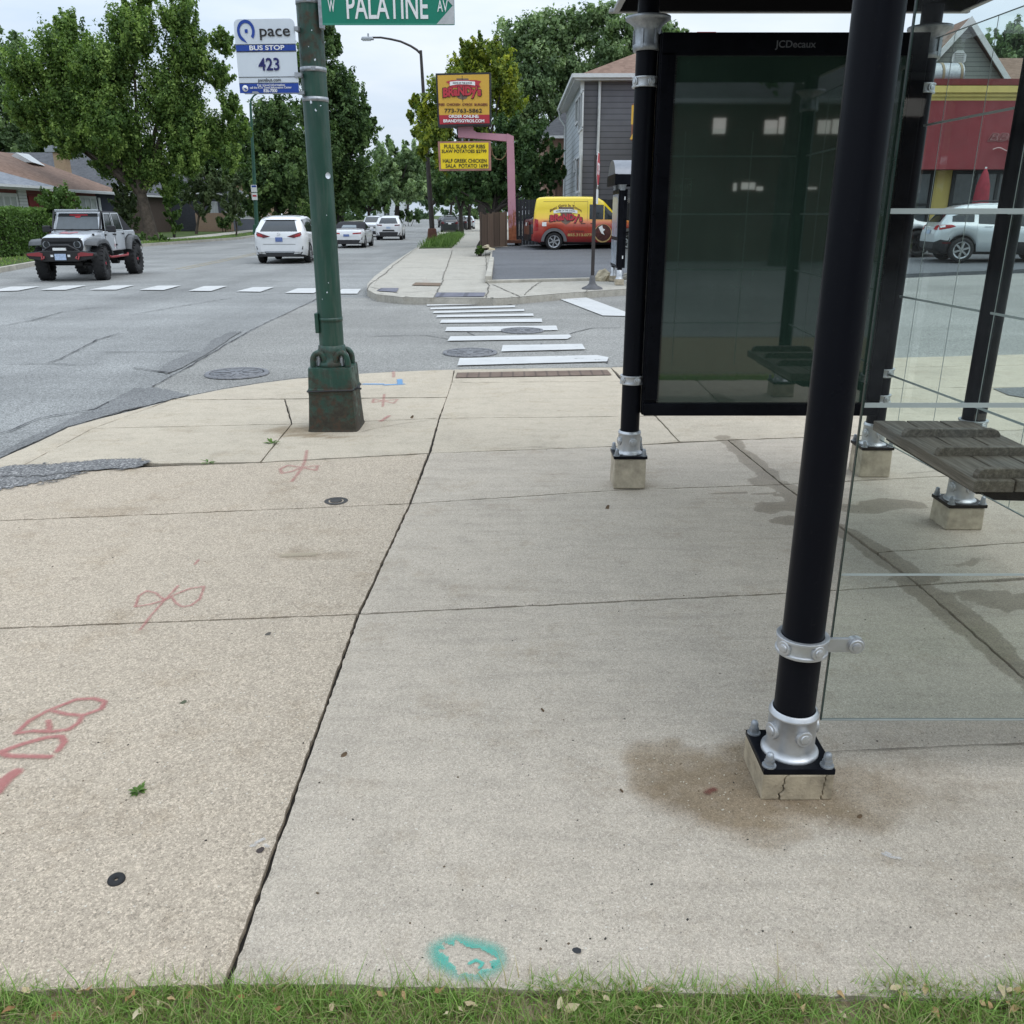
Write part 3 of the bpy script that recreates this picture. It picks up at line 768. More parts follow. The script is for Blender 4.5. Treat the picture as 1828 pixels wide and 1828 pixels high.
# ---- manhole covers
IRON = MN('cast_iron'); c_ = IRON.ramp(IRON.noise(8, 5), [(0.3, (0.15, 0.15, 0.155)), (0.7, (0.24, 0.24, 0.25))]); IRON.set(col=c_, rough=0.6, metal=0.35); IRON.bump(IRON.voro(26, 'Distance'), 0.9, 0.02); IRON = IRON.mat
def manhole(u, v, r, label):
    p = G(u, v, ZR + 0.02)
    t = thing('manhole_cover', label, 'manhole cover', p)
    MB().lathe([(0.001, 0.0), (r * .80, 0.0), (r * .80, -0.01)], n=40).build('lid', IRON, t)
    MB().lathe([(r * .84, -0.012), (r * .84, 0.004), (r * .97, 0.004), (r, -0.012)], n=40).build('rim', IRON, t)
    mb = MB()
    for k in range(8):
        a = k * pi / 4
        mb.box((cos(a) * r * .45, sin(a) * r * .45, .003), (r * .5, .03, .006), rotz(a))
    mb.build('ribs', IRON, t)
manhole(839, 628, .36, 'round iron manhole cover beside the short crosswalk bar nearest the kerb ramp')
manhole(932, 589, .34, 'round iron manhole cover cutting into a white crosswalk bar')
manhole(423, 665, .36, 'round iron manhole cover in the road left of the green pole base')

# ---- spray-paint marks
def spray_mat(name, col, grain=120, amax=.72):
    m = MN(name)
    f = m.math('SUBTRACT', m.math('MULTIPLY', m.attr('cover'), 1.25), m.math('MULTIPLY', m.math('ADD', m.noise(grain * 2.2, 2, 0.8), m.math('MULTIPLY', m.noise(14, 4, 0.6), .5)), 0.80))
    a = m.ramp(f, [(0.0, 0.0), (0.55, amax)])
    m.set(col=m.ramp(m.noise(60, 3), [(0.3, tuple(x * .85 for x in col)), (0.7, col)]), rough=0.8, alpha=a, spec=0.2)
    return m.mat
SP_RED = spray_mat('faded_red_spray_paint', (0.50, 0.17, 0.165), 120, .60)
SP_BLUE = spray_mat('blue_spray_paint', (0.16, 0.36, 0.62))
SP_GRN = spray_mat('teal_spray_paint', (0.07, 0.47, 0.37), 150, .74)
def spray(strokes, width, mat, label, void=None, cat='paint mark', soft=1.0, cell=0.009, strength=1.0, group=None, name='spray_paint_mark', z=0.004):
    L = [[G2(u, v) for u, v in P] for P in strokes]
    xs = [p.x for P in L for p in P]; ys = [p.y for P in L for p in P]; pad = width * (0.5 + 1.6 * soft)
    x0, x1, y0, y1 = min(xs) - pad, max(xs) + pad, min(ys) - pad, max(ys) + pad
    nx, ny = int((x1 - x0) / cell) + 1, int((y1 - y0) / cell) + 1
    o = Vector(((x0 + x1) / 2, (y0 + y1) / 2, z)); V, At, Fc, idx = [], [], [], {}
    gx, gy = np.meshgrid(np.linspace(x0, x1, nx + 1), np.linspace(y0, y1, ny + 1), indexing='ij')
    D = np.full(gx.shape, 9.0)
    for P in L:
        for i in range(len(P) - 1):
            a, b = P[i], P[i + 1]; abx, aby = b.x - a.x, b.y - a.y; q = max(1e-9, abx * abx + aby * aby)
            t = np.clip(((gx - a.x) * abx + (gy - a.y) * aby) / q, 0, 1)
            D = np.minimum(D, np.hypot(gx - a.x - t * abx, gy - a.y - t * aby))
    C = np.clip(1 - (D - width * .32) / (width * (0.25 + soft)), 0, 1) * strength
    if void:
        Pv = [G2(u, v) for u, v in void]; ins = np.zeros(gx.shape, bool)
        for i in range(len(Pv)):
            a, b = Pv[i], Pv[i - 1]; ins ^= ((a.y > gy) != (b.y > gy)) & (gx < (b.x - a.x) * (gy - a.y) / (b.y - a.y + 1e-12) + a.x)
        C = np.where(ins, 0, C)
    for i in range(nx):
        for j in range(ny):
            if max(C[i, j], C[i + 1, j], C[i, j + 1], C[i + 1, j + 1]) > 0.02:
                q = []
                for (a, b) in ((i, j), (i + 1, j), (i + 1, j + 1), (i, j + 1)):
                    if (a, b) not in idx: idx[(a, b)] = len(V); V.append((gx[a, b] - o.x, gy[a, b] - o.y, 0)); At.append(float(C[a, b]))
                    q.append(idx[(a, b)])
                Fc.append(q)
    ob = MB().add(V, Fc).build(name, mat)
    at = ob.data.attributes.new('cover', 'FLOAT', 'POINT'); at.data.foreach_set('value', At)
    ob.location = o
    return tag(ob, label, cat, group)
GRAV = MN('crumbled_asphalt')
v_ = GRAV.voro(95, 'Color'); b_w = GRAV.n.new('ShaderNodeRGBToBW'); GRAV.l.new(v_, b_w.inputs[0])
ga = GRAV.ramp(GRAV.math('SUBTRACT', GRAV.math('MULTIPLY', GRAV.attr('cover'), 1.6), GRAV.math('ADD', GRAV.math('ADD', GRAV.math('MULTIPLY', GRAV.noise(10, 9, .85), 3.2), -.95), GRAV.math('MULTIPLY', b_w.outputs[0], .25))), [(0.0, 0.0), (0.06, 1.0)])
GRAV.set(col=GRAV.ramp(b_w.outputs[0], [(.15, (.07, .07, .07)), (.45, (.17, .168, .165)), (.7, (.22, .215, .21)), (.88, (.42, .41, .39))]), rough=.95, alpha=ga); GRAV.bump(b_w.outputs[0], .9, .015); GRAV = GRAV.mat
for (st_, wd_) in (([[(-70, 866), (-10, 860), (45, 850), (75, 846)]], .30), ([[(20, 842), (70, 842), (130, 836), (185, 831), (225, 830)]], .17)):
    o = spray(st_, wd_, GRAV, 'crumbled gravel', soft=.7, cell=.02, name='gravel_patch', z=(.006 if wd_ > .2 else .010))
    for k_ in ('label', 'category'): del o[k_]
    tag(o, kind='structure')
SP_WHT = spray_mat('white_smear', (0.62, 0.62, 0.61), 120, .8); SP_DKR = spray_mat('dried_red_spot', (0.16, 0.045, 0.035), 120, .85)
spray([[(1576, 1526), (1590, 1532), (1606, 1534)], [(1582, 1524), (1588, 1527)]], .005, SP_WHT, 'small white smear on the pavement right of the cracked foot', soft=2.4, cell=.004, strength=.8, name='white_smear', cat='smear')
spray([[(458, 1506), (470, 1500)], [(449, 1512), (455, 1511)], [(473, 1510), (478, 1513)]], .006, SP_WHT, 'white chalky smear beside the long joint in the foreground', strength=.75, soft=2.6, cell=.004, name='white_smear', cat='smear')
spray([[(1268, 1413), (1274, 1411)], [(1262, 1416), (1264, 1417)]], .014, SP_DKR, 'dried dark red spot on the brown stain left of the cracked foot', soft=1.5, cell=.004, strength=.8, name='dried_spot', cat='spot')
spray([[(508, 992), (560, 990)]], .035, spray_mat('pale_scuff', (0.50, 0.43, 0.31), 60, .6), 'pale scuff on the left slab above the red bow mark', soft=1.0, cell=.008, name='scuff', cat='scuff')
KA = lambda L: z2(L, 0, 960, 3.81)
KB = lambda L: z2(L, 500, 540, 2.812)
g = 'red utility marks sprayed on the pavement'
spray([KA([(1350, 155), (1325, 185)]), KA([(1215, 330), (1120, 430), (1030, 530), (955, 630)]),
       KA([(1120, 430), (1060, 380), (1000, 365), (945, 400), (920, 475), (1030, 455), (1120, 430), (1180, 395), (1290, 350), (1390, 335), (1360, 420), (1300, 465), (1240, 475), (1200, 450), (1165, 405)])],
      .011, SP_RED, 'faded red bow-shaped spray mark crossing the joint in mid pavement', soft=.9, group=g, strength=.85)
spray([KA([(110, 1335), (200, 1250), (330, 1180), (520, 1105), (640, 1098), (715, 1120), (690, 1170), (560, 1215), (450, 1205), (350, 1180)]),
       KA([(560, 1215), (540, 1260), (470, 1310), (350, 1325), (220, 1320), (120, 1335)]), KA([(330, 1250), (340, 1310)])],
      .017, SP_RED, 'red double-loop spray mark with a dot inside, near the left edge', soft=.7, group=g, strength=.92)
spray([KA([(395, 1455), (440, 1395), (420, 1355), (330, 1360), (150, 1410), (0, 1465), (60, 1490), (200, 1492), (345, 1495)])], .019, SP_RED, 'open triangular red spray mark just below the double loop', soft=.65, group=g)
spray([KA([(110, 1600), (40, 1650), (-30, 1740)])], .04, SP_RED, 'short thick red spray stroke cut by the left picture edge', soft=.35, group=g)
spray([KB([(135, 745), (125, 800), (105, 840), (60, 900)]), KB([(110, 830), (40, 820), (0, 838), (10, 860), (60, 850), (110, 830), (190, 820), (180, 845), (110, 830)])],
      .020, SP_RED, 'faint red bow-shaped spray mark below the green pole base', soft=1.1, strength=.75, group=g)
spray([KB([(523, 462), (515, 525)]), KB([(515, 495), (470, 485), (465, 505), (515, 495), (590, 488), (570, 508), (515, 495)])],
      .020, SP_RED, 'small red bow-shaped spray mark right of the green pole base', soft=1.2, strength=.75, group=g)
spray([KB([(548, 570), (505, 598)])], .026, SP_RED, 'small red spray tick by the pavement crack right of the pole', soft=1.1, strength=.8, group=g)
spray([KB([(570, 348), (570, 376)])], .04, SP_RED, 'tiny red spray dash at the kerb behind the pole base', soft=.5, strength=.7, group=g)
spray([KB([(425, 411), (510, 411)]), KB([(530, 415), (615, 411)]), KB([(600, 388), (602, 410)])], .055, SP_BLUE, 'pale blue sprayed arrow on the corner slab behind the pole', soft=.4)
spray([[(792, 1700), (812, 1694), (842, 1700), (872, 1708), (876, 1718), (850, 1728), (822, 1724), (798, 1710), (792, 1700)]], .05, SP_GRN, 'soft teal sprayed patch around a bare leaf shape near the grass', void=[(782, 1698), (796, 1698), (790, 1685), (812, 1692), (812, 1680), (834, 1694), (856, 1696), (888, 1714), (872, 1718), (878, 1730), (858, 1732), (850, 1742), (832, 1738), (818, 1742), (812, 1724), (800, 1718), (802, 1710)], soft=1.15, cell=.0035, strength=.84)
spray([[(838, 1722), (850, 1716), (862, 1722), (856, 1730)]], .007, SP_GRN, 'small teal spray squiggle inside the teal ring', soft=.6, cell=.004)
spray([[(752, 500), (765, 507)], [(762, 499), (757, 508)]], .09, SP_RED, 'tiny red spray cross by the lid on the far corner', soft=.7, cell=.03, strength=.5, group=g, z=Zf + .025)
spray([[(801, 441), (812, 446)], [(806, 438), (804, 449)]], .12, SP_RED, 'small faint red spray cross beyond the far verge', soft=.5, cell=.05, strength=.5, group=g, z=Zf + .025)
# ================================================================== FOREGROUND: bus shelter, pole, signs
def bwl(mb, name, mats, root, parent=None, **k):
    """link a mesh given in world coordinates under a thing (its local frame has the same axes)"""
    o = root.location
    mb.v = [(p[0] - o.x, p[1] - o.y, p[2] - o.z) for p in mb.v]
    return mb.build(name, mats, parent or root, **k)

SH = thing('bus_shelter', 'black steel and glass bus shelter with advert panel and slatted bench on the near pavement', 'bus shelter', (1.55, 3.8, 0))
PAD = {'A': (.724, 5.20, .19), 'B': (.822, 2.20, .085), 'C': (2.336, 5.45, .18), 'D': (2.425, 4.46, .125), 'E': (2.52, 2.22, .12)}
PR = .0575
def cover_disc(mb, c, d, r=.021, m=0):
    c, d = Vector(c), Vector(d).normalized()
    mb.cyl(c - d * .004, c + d * .007, r, r, 22, m); mb.cyl(c + d * .007, c + d * .0085, r, r * .9, 22, m); mb.cyl(c + d * .0085, c + d * .012, r * .62, r * .56, 18, m); mb.cyl(c + d * .012, c + d * .0135, r * .56, r * .3, 14, m)
def ring_clamp(x, y, z, root, arm=None, h=.052, name='clamp'):
    mb = MB(); r = PR + .002
    mb.lathe([(r, z - h / 2), (r + .013, z - h / 2), (r + .013, z - h / 2 + .009), (r + .009, z - h / 2 + .010), (r + .009, z + h / 2 - .010), (r + .013, z + h / 2 - .009), (r + .013, z + h / 2), (r, z + h / 2)], (x, y, 0), 36)
    for a in (-70, -150, 20, 110):
        t = radians(a); d = Vector((cos(t), sin(t), 0)); cover_disc(mb, Vector((x, y, z)) + d * (r + .006), d)
    if arm:
        L, sg = arm
        mb.box((x + sg * (r + L / 2), y - .014, z), (L, .012, .042))
        mb.cyl((x + sg * (r + L), y - .022, z), (x + sg * (r + L), y - .006, z), .025, None, 28)
        cover_disc(mb, (x + sg * (r + L), y - .022, z), (0, -1, 0), .021)
        mb.cyl((x + sg * (r + L), y + .002, z), (x + sg * (r + L), y + .010, z), .016, None, 24)
    return bwl(mb, name, MAT['cast_alu'], root, bevel=.0012)
DIRTY_BLOCK = pm('stained_concrete', (0.36, 0.30, 0.21), 0.92, var=0.35, vs=16, bump=0.7, bs=110)
def foot(x, y, h, root, cracked=False):
    mb = MB(); r = random.Random(int(x * 100))
    if not cracked:
        mb.box((x, y, h / 2), (.198, .198, h), taper=.97)
    else:                                             # the near block is cracked into three pieces
        e = .102
        A_ = [(-.050 + .016 * k / 9 + .004 * sin(k * 2.3) + .003 * sin(k * 5.1), z_) for k, z_ in enumerate(np.linspace(0, h, 10))]; B_ = [(.070 + .008 * k / 9 + .003 * sin(k * 2.9 + 1), z_) for k, z_ in enumerate(np.linspace(0, h, 10))]
        M2 = Matrix(((1, 0, 0, x), (0, 0, 1, y), (0, 1, 0, 0), (0, 0, 0, 1)))
        mb.prism([(-e, 0)] + [(a - .0022 + .0022 * (b / h), b) for a, b in A_] + [(-e, h)], -e, e, M2)
        mb.prism([(a + .0022 - .0014 * (b / h), b) for a, b in A_] + [(a - .0012, b) for a, b in B_[::-1]], -e - .003, e, M2)
        mb.prism([(a + .0012, b) for a, b in B_] + [(e, h), (e, 0)], -e, e, M2)
    pad = bwl(mb, 'concrete_foot', MAT['concrete_block'] if not cracked else DIRTY_BLOCK, root, bevel=.004 if cracked else .008)
    mb = MB(); mb.box((x, y, h + .009), (.205, .205, .018))
    bwl(mb, 'base_plate', MAT['black_paint'], root, bevel=.002)
    z = h + .018; mb = MB(); q = PR + .003
    mb.lathe([(q + .022, z), (q + .022, z + .006), (q + .018, z + .009), (q + .011, z + .015), (q + .0085, z + .026), (q + .0075, z + .122), (q + .010, z + .124), (q + .010, z + .131), (q + .006, z + .133), (q + .006, z + .140), (q, z + .142)], (x, y, 0), 40)
    for a in (-78, -160, 10, 100):
        t = radians(a); d = Vector((cos(t), sin(t), 0)); cover_disc(mb, Vector((x, y, z + .078)) + d * (q + .006), d, .025)
    bwl(mb, 'base_collar', MAT['cast_alu'], root)
    for (i, j) in ((-1, -1), (1, -1), (-1, 1), (1, 1)):
        mb = MB(); c = (x + i * .083, y + j * .083, z)
        C_ = Vector(c); U_ = Vector((0, 0, 1))
        mb.cyl(C_, C_ + U_ * .004, .020, None, 20); mb.cyl(C_ + U_ * .004, C_ + U_ * .020, .0145, None, 6, sm=False); mb.lathe([(.0115, .020), (.0115, .034), (.0095, .040), (.006, .0435), (.0, .045)], c, 14)
        bwl(mb, 'dome_nut', MAT['galv'], root)
def capital(x, y, root):
    mb = MB()
    mb.lathe([(PR + .002, 2.43), (PR + .016, 2.43), (PR + .018, 2.46), (PR + .012, 2.465), (PR + .012, 2.525), (PR + .018, 2.55), (PR + .046, 2.572), (PR + .062, 2.580), (PR + .062, 2.594), (PR, 2.594)], (x, y, 0), 32)
    for k in range(6):
        t = k * pi / 3; mb.box((x + cos(t) * (PR + .014), y + sin(t) * (PR + .014), 2.485), (.010, .014, .09), rotz(t))
    bwl(mb, 'capital', MAT['galv'], root)
for k, (x, y, h) in PAD.items():
    foot(x, y, h, SH, cracked=(k == 'B'))
    mb = MB(); mb.cyl((x, y, h + .02), (x, y, 2.70), PR, PR, 40)
    bwl(mb, 'post', MAT['post_paint'], SH)
    capital(x, y, SH)
ring_clamp(.822, 2.20, .455, SH, (.085, 1))
ring_clamp(.822, 2.20, 2.24, SH, (.085, 1))
for z in (.664, 2.28):
    ring_clamp(.724, 5.20, z, SH); ring_clamp(2.336, 5.45, z, SH)
ring_clamp(2.336, 5.45, .50, SH); ring_clamp(2.425, 4.46, .56, SH)
# advert panel
X0, X1, Z0, Z1, YA = .7825, 2.215, .455, 2.51, 5.22
mb = MB(); mb.box(((X0 + X1) / 2, YA, (Z0 + Z1) / 2), (X1 - X0, .150, Z1 - Z0))
AD = bwl(mb, 'advert_panel', MAT['black_paint'], SH, bevel=.008)
mb = MB(); fy = YA - .075
for (cx, cz, dx, dz) in (((X0 + X1) / 2, Z1 - .055, X1 - X0 - .02, .11), ((X0 + X1) / 2, Z0 + .037, X1 - X0 - .02, .074), (X0 + .048, (Z0 + Z1) / 2, .078, Z1 - Z0 - .19), (X1 - .048, (Z0 + Z1) / 2, .078, Z1 - Z0 - .19)):
    mb.box((cx, fy - .012, cz), (dx, .022, dz))
bwl(mb, 'advert_frame', MAT['black_paint'], SH, bevel=.004)
sm_ = MN('dark_advert_glass')
ln = sm_.ramp(sm_.noise(1.0, 2, 0.5, sm_.vec((140, 1, 3))), [(0.3, .86), (0.7, 1.14)]); ln2 = sm_.ramp(sm_.noise(1.0, 2, 0.5, sm_.vec((3, 1, 210))), [(0.3, .88), (0.7, 1.12)])
dots = sm_.ramp(sm_.noise(2.2, 5), [(0.3, (0.022, 0.044, 0.033)), (0.7, (0.031, 0.056, 0.042))])
sm_.set(col=sm_.mix(1.0, sm_.mix(1.0, dots, ln, 'MULTIPLY'), ln2, 'MULTIPLY'), rough=0.025, spec=1.0, coat=1.0)
sm_.b.inputs['Coat Roughness'].default_value = 0.02; sm_.b.inputs['Coat IOR'].default_value = 1.6
mb = MB(); gx0, gx1, gz0, gz1 = X0 + .085, X1 - .085, Z0 + .072, Z1 - .108
mb.add([(gx0, fy - .006, gz0), (gx1, fy - .006, gz0), (gx1, fy - .006, gz1), (gx0, fy - .006, gz1)], [(0, 1, 2, 3)])
AG = bwl(mb, 'advert_glass', sm_.mat, SH)
mb = MB(); n = 150                                    # dotted ceramic edge of the glass
for k in range(n):
    z = gz0 + (gz1 - gz0) * (k + .5) / n
    for x in (gx0 + .006, gx1 - .006): mb.box((x, fy - .0075, z), (.012, .002, .0075))
for k in range(100):
    x = gx0 + (gx1 - gx0) * (k + .5) / 100; mb.box((x, fy - .0075, gz0 + .004), (.0075, .002, .010))
bwl(mb, 'dotted_edge', MAT['letter_black'], SH, AG)
GREYL = pm('grey_lettering', (0.115, 0.12, 0.13), .5)
o = text_part('JCDecaux', .048, GREYL, AD, Matrix.Translation((1.497 - 1.55, fy - .0245 - 3.8, 2.452)) @ FRONT, width=.215, bold=.012)
# glass walls
GLS = clear_glass('shelter_glass', (0.90, 0.955, 0.93), .9)
GEDGE = pm('glass_edge', (0.020, 0.045, 0.036), .3, var=.3)
GEDGE2 = pm('glass_edge_bright', (0.30, 0.32, 0.30), .85, var=.2, spec=.1)
FROST = pm('frosted_band', (0.40, 0.45, 0.43), .6, var=.05)
yb, zb0, zt0 = 2.20, .205, 2.30
mb = MB(); mb.add([(.905, yb, zb0), (2.46, yb, zb0), (2.46, yb, zt0), (.905, yb, zt0)], [(0, 1, 2, 3)])
gp = bwl(mb, 'glass_panel', GLS, SH)
mb = MB(); mb.box((.9035, yb, (zb0 + zt0) / 2), (.003, .010, zt0 - zb0)); bwl(mb, 'panel_edge', GEDGE, SH, gp)
mb = MB(); mb.box((1.68, yb, zb0 - .0015), (1.555, .010, .003)); bwl(mb, 'panel_edge', GEDGE2, SH, gp)
mb = MB()
for z in (1.137, 1.609, 2.081): mb.box((1.6825, yb - .003, z), (1.55, .0016, .0125))
mb.box((1.6825, yb - .003, .664), (1.55, .0016, .006))
for x in (1.49, 2.07): mb.box((x, yb - .003, 1.28), (.005, .0014, 2.0))
bwl(mb, 'frosted_lines', FROST, SH, gp)
def backpt(y, z): return Vector((2.336 + (2.52 - 2.336) * (5.45 - y) / (5.45 - 2.22), y, z))
mb = MB(); P = [backpt(5.36, .25), backpt(2.3, .25), backpt(2.3, 2.52), backpt(5.36, 2.52)]
mb.add(P, [(0, 1, 2, 3)]); gp2 = bwl(mb, 'glass_panel', GLS, SH)
def bar(mb, a, b, t, w):
    d = (b - a); L = d.length; q = d.to_track_quat('X', 'Z').to_matrix()
    mb.box((a + b) / 2, (L, w, t), q)
mb = MB()
for z in (.664, 1.137, 1.609, 2.081): bar(mb, backpt(5.36, z) - Vector((.004, 0, 0)), backpt(2.3, z) - Vector((.004, 0, 0)), .012, .0016)
for k in range(8):
    y = 5.16 - k * .39; bar(mb, backpt(y, .25) - Vector((.004, 0, 0)), backpt(y, 2.52) - Vector((.004, 0, 0)), .0016, .0045)
bwl(mb, 'frosted_lines', FROST, SH, gp2)
for z_ in (.248, 2.522): mb = MB(); bar(mb, backpt(5.36, z_), backpt(2.3, z_), .003, .01); bwl(mb, 'panel_edge', GEDGE, SH, gp2)
# end fin of the glass between the advert panel and the rear posts
mb = MB(); mb.box((2.262, 5.36, 1.45), (.07, .05, 2.05)); bwl(mb, 'panel_bracket', MAT['black_paint'], SH, bevel=.004)
# roof: flat black soffit, gutter lip, barrel vault above
mb = MB(); mb.box((1.60, 3.72, 2.755), (1.98, 3.86, .09)); bwl(mb, 'roof', pm('roof_soffit', (.008, .008, .009), .9, spec=0.0), SH, bevel=.01)
LIP = pm('roof_lip', (0.33, 0.34, 0.34), .6, var=.1)
mb = MB()
for (c, d) in (((1.60, 5.665, 2.715), (2.08, .035, .022)), ((.60, 3.7, 2.715), (.035, 3.9, .022)), ((2.60, 3.7, 2.715), (.035, 3.9, .022))): mb.box(c, d)
bwl(mb, 'gutter_lip', LIP, SH, bevel=.004)
rows = []
for i in range(17):
    t = pi * i / 16; rows.append([(1.60 - cos(t) * .92, y, 2.79 + sin(t) * .34) for y in (1.85, 5.55)])
mb = MB(); mb.grid(rows); bwl(mb, 'roof_vault', MAT['galv'], SH)
# bench
WOOD = MN('weathered_bench_wood')
gr = WOOD.noise(1.0, 8, 0.72, WOOD.vec((60, 2.6, 60)), .5)
WOOD.set(col=WOOD.mix(WOOD.ramp(WOOD.noise(3, 4), [(0.35, 0), (0.7, .6)]), WOOD.ramp(gr, [(0.25, (0.040, 0.030, 0.022)), (0.48, (0.125, 0.10, 0.075)), (0.75, (0.28, 0.24, 0.19))]), WOOD.ramp(gr, [(0.3, (0.045, 0.042, 0.038)), (0.7, (0.24, 0.225, 0.20))])), rough=.75)
WOOD.bump(gr, .6, .004); WOOD = WOOD.mat
mb = MB()
BN = None
bench = MB(); bench.box((2.13, 3.89, .512), (.40, .92, .022)); BN = bwl(bench, 'bench', MAT['black_paint'], SH, bevel=.004)
for i in range(3):
    mb = MB(); mb.box((1.962 + i * .172, 3.89, .560), (.163, 1.08, .050), rotz(-.015)); bwl(mb, 'seat_board', WOOD, SH, BN, bevel=.004)
for y in (4.09, 3.745, 3.40):
    mb = MB(); prof = []
    for (a, b, c) in ((1.905, 90, 180), (2.345, 0, 90)):
        pass
    pr = [(1.895, .583), (1.895, .600), (1.905, .617), (1.925, .625), (2.32, .625), (2.345, .617), (2.36, .600), (2.36, .583)]
    M = Matrix(((1, 0, 0, 0), (0, 0, -1, 0), (0, 1, 0, 0), (0, 0, 0, 1)))
    mb.prism(pr, -(y + .018), -(y - .018), M)
    bwl(mb, 'seat_divider', WOOD, SH, BN, bevel=.004)
for y in (4.36, 3.42):
    mb = MB(); pr = [(1.93, .535), (2.46, .535), (2.46, .44), (2.42, .44), (2.36, .475), (1.99, .487), (1.94, .51)]
    mb.prism(pr, -(y + .03), -(y - .03), M); bwl(mb, 'bench_bracket', MAT['black_paint'], SH, BN, bevel=.006)

# ------------------------------------------------------------------ green pole at the corner
PX, PY = -1.40, 6.78
POLE = thing('steel_pole', 'old green steel pole with rusty tapered base on the corner pavement', 'pole', (PX, PY, 0))
mb = MB(); N = 28; zs = [.60 + i * .08 for i in range(0, 105)]
rows = []
for z in zs:
    r = .0935 - .0048 * (z - .6) / 2.0
    rows.append([(r * cos(2 * pi * k / N), r * sin(2 * pi * k / N), z) for k in range(N + 1)])
mb.grid(rows, flip=True)
shaft = mb.build('shaft', MAT['pole_green'], POLE)
def set_rust(o, fn):
    a = o.data.attributes.new('rust', 'FLOAT', 'POINT'); a.data.foreach_set('value', [fn(v.co) for v in o.data.vertices])
set_rust(shaft, lambda p: (.56 if p.z > 2.58 else (.05 + .35 * max(0, 1 - (p.z - .6) / .5))))
mb = MB(); nb = 14; rows = []
def sq(t, a, r):   # rounded square ring
    t = t % 1.0; s = int(t * 4); f = (t * 4 - s) * 2 - 1
    x, y = {0: (f, -1), 1: (1, f), 2: (-f, 1), 3: (-1, -f)}[s]
    v = Vector((x, y)); l = max(abs(x), abs(y)); k = 1 - .06 * (abs(x) * abs(y)) ** 6
    return v * a * k
for z, a in [(0.0, .200), (.02, .194), (.10, .188), (.2, .182), (.28, .178), (.30, .181), (.325, .181), (.335, .177), (.42, .173), (.475, .170), (.49, .168)]:
    rows.append([(*sq(k / 48, a, .02), z) for k in range(49)])
rows.append([(*(sq(k / 48, .10, .02)), .492) for k in range(49)])
mb.grid(rows, sm=False)
base = mb.build('base', MAT['pole_green'], POLE)
set_rust(base, lambda p: .90 - .40 * min(1, p.z / .5) + .2 * max(0, abs(p.x) + abs(p.y) - .3))
mb = MB(); mb.lathe([(.135, .49), (.138, .50), (.135, .52), (.120, .53), (.112, .56), (.106, .60), (.103, .645), (.094, .65)], n=32)
for (sx, sy) in ((-1, -1), (1, -1), (1, 1), (-1, 1)):   # the four bolt lugs: upright loops at the corners
    c = Vector((sx * .088, sy * .088, .545)); d = Vector((-sy * sx, 1, 0)).normalized() if False else Vector((1, 0, 0))
    L = []
    for k in range(15):
        t = pi * k / 14; L.append(c + Vector((cos(t) * .046, sy * .012, -.05 + (.035 + .070 * sin(t) if 0 < k < 14 else 0))))
    mb.tube(L, .022, 10)
ears = mb.build('bolt_lugs', MAT['pole_green'], POLE); set_rust(ears, lambda p: .55)
for (sx, sy) in ((-1, -1), (1, -1), (1, 1), (-1, 1)):
    mb = MB(); mb.cyl((sx * .088, sy * .09, .50), (sx * .088, sy * .09, .565), .018, None, 6); mb.cyl((sx * .088, sy * .09, .565), (sx * .088, sy * .09, .60), .011, None, 8); mb.build('anchor_nut', MAT['galv'], POLE)
for z, h, mt in ((2.375, .030, 'worn'), (2.565, .030, 'm'), (2.985, .030, 'm'), (.845, .03, 'g')):
    r = .0935 - .0048 * (z - .6) / 2 + .0015
    mb = MB(); mb.lathe([(r, -h / 2 + z), (r + .002, -h / 2 + z), (r + .002, h / 2 + z), (r, h / 2 + z)], n=28)
    if mt == 'm': mb.box((.02, -r - .004, z), (.03, .008, h * .8))
    o = mb.build('band', MAT['galv'] if mt != 'g' else MAT['pole_green'], POLE)
    if mt == 'g': set_rust(o, lambda p: .45)
    if mt == 'worn': o.data.materials[0] = MAT['galv']
mb = MB(); mb.box((-.088, -.03, .82), (.03, .10, .15)); o = mb.build('hand_hole_cover', MAT['pole_green'], POLE, bevel=.006); set_rust(o, lambda p: .3)
mb = MB(); L = [(*sq(k / 40, .186, 0), .312 + .012 * sin(k / 40 * 2 * pi)) for k in range(41)]; mb.tube(L, .006, 6); mb.tube([(.19, -.16, .33), (.215, -.17, .345), (.24, -.175, .335)], .009, 6)
mb.build('cable_tie', MAT['black_plastic'], POLE)
mb = MB(); mb.lathe([(0, 0), (.022, 0), (.022, .001)], n=20); o = mb.build('sticker', MAT['white_sheet'], POLE)
o.rotation_euler = (0, pi / 2, -.75); o.location = (.0915 * cos(-.75), .0915 * sin(-.75), 1.87)
mb = MB(); r_ = random.Random(2)
for (z, a, s) in ((2.30, -1.4, .012), (2.33, -1.0, .010), (2.35, -1.7, .014), (1.05, -1.45, .008), (1.12, -1.3, .006), (2.62, -1.2, .012), (1.0, -1.9, .006), (2.70, -1.6, .006), (2.8, -1.3, .007), (1.6, -1.1, .005)):
    P = [(cos(t) * s * .6 * r_.uniform(.35, 1.2), sin(t) * s * .7 * r_.uniform(.4, 1.6)) for t in (i * pi / 4 for i in range(8))]
    mb = MB(); M4 = Matrix.Translation((.0925 * cos(a), .0925 * sin(a), z)) @ Matrix.Rotation(a + pi / 2, 4, 'Z') @ FRONT
    mb.prism(P, 0, .0012, M4); mb.build('paint_chip', MAT['white_sheet'], POLE)

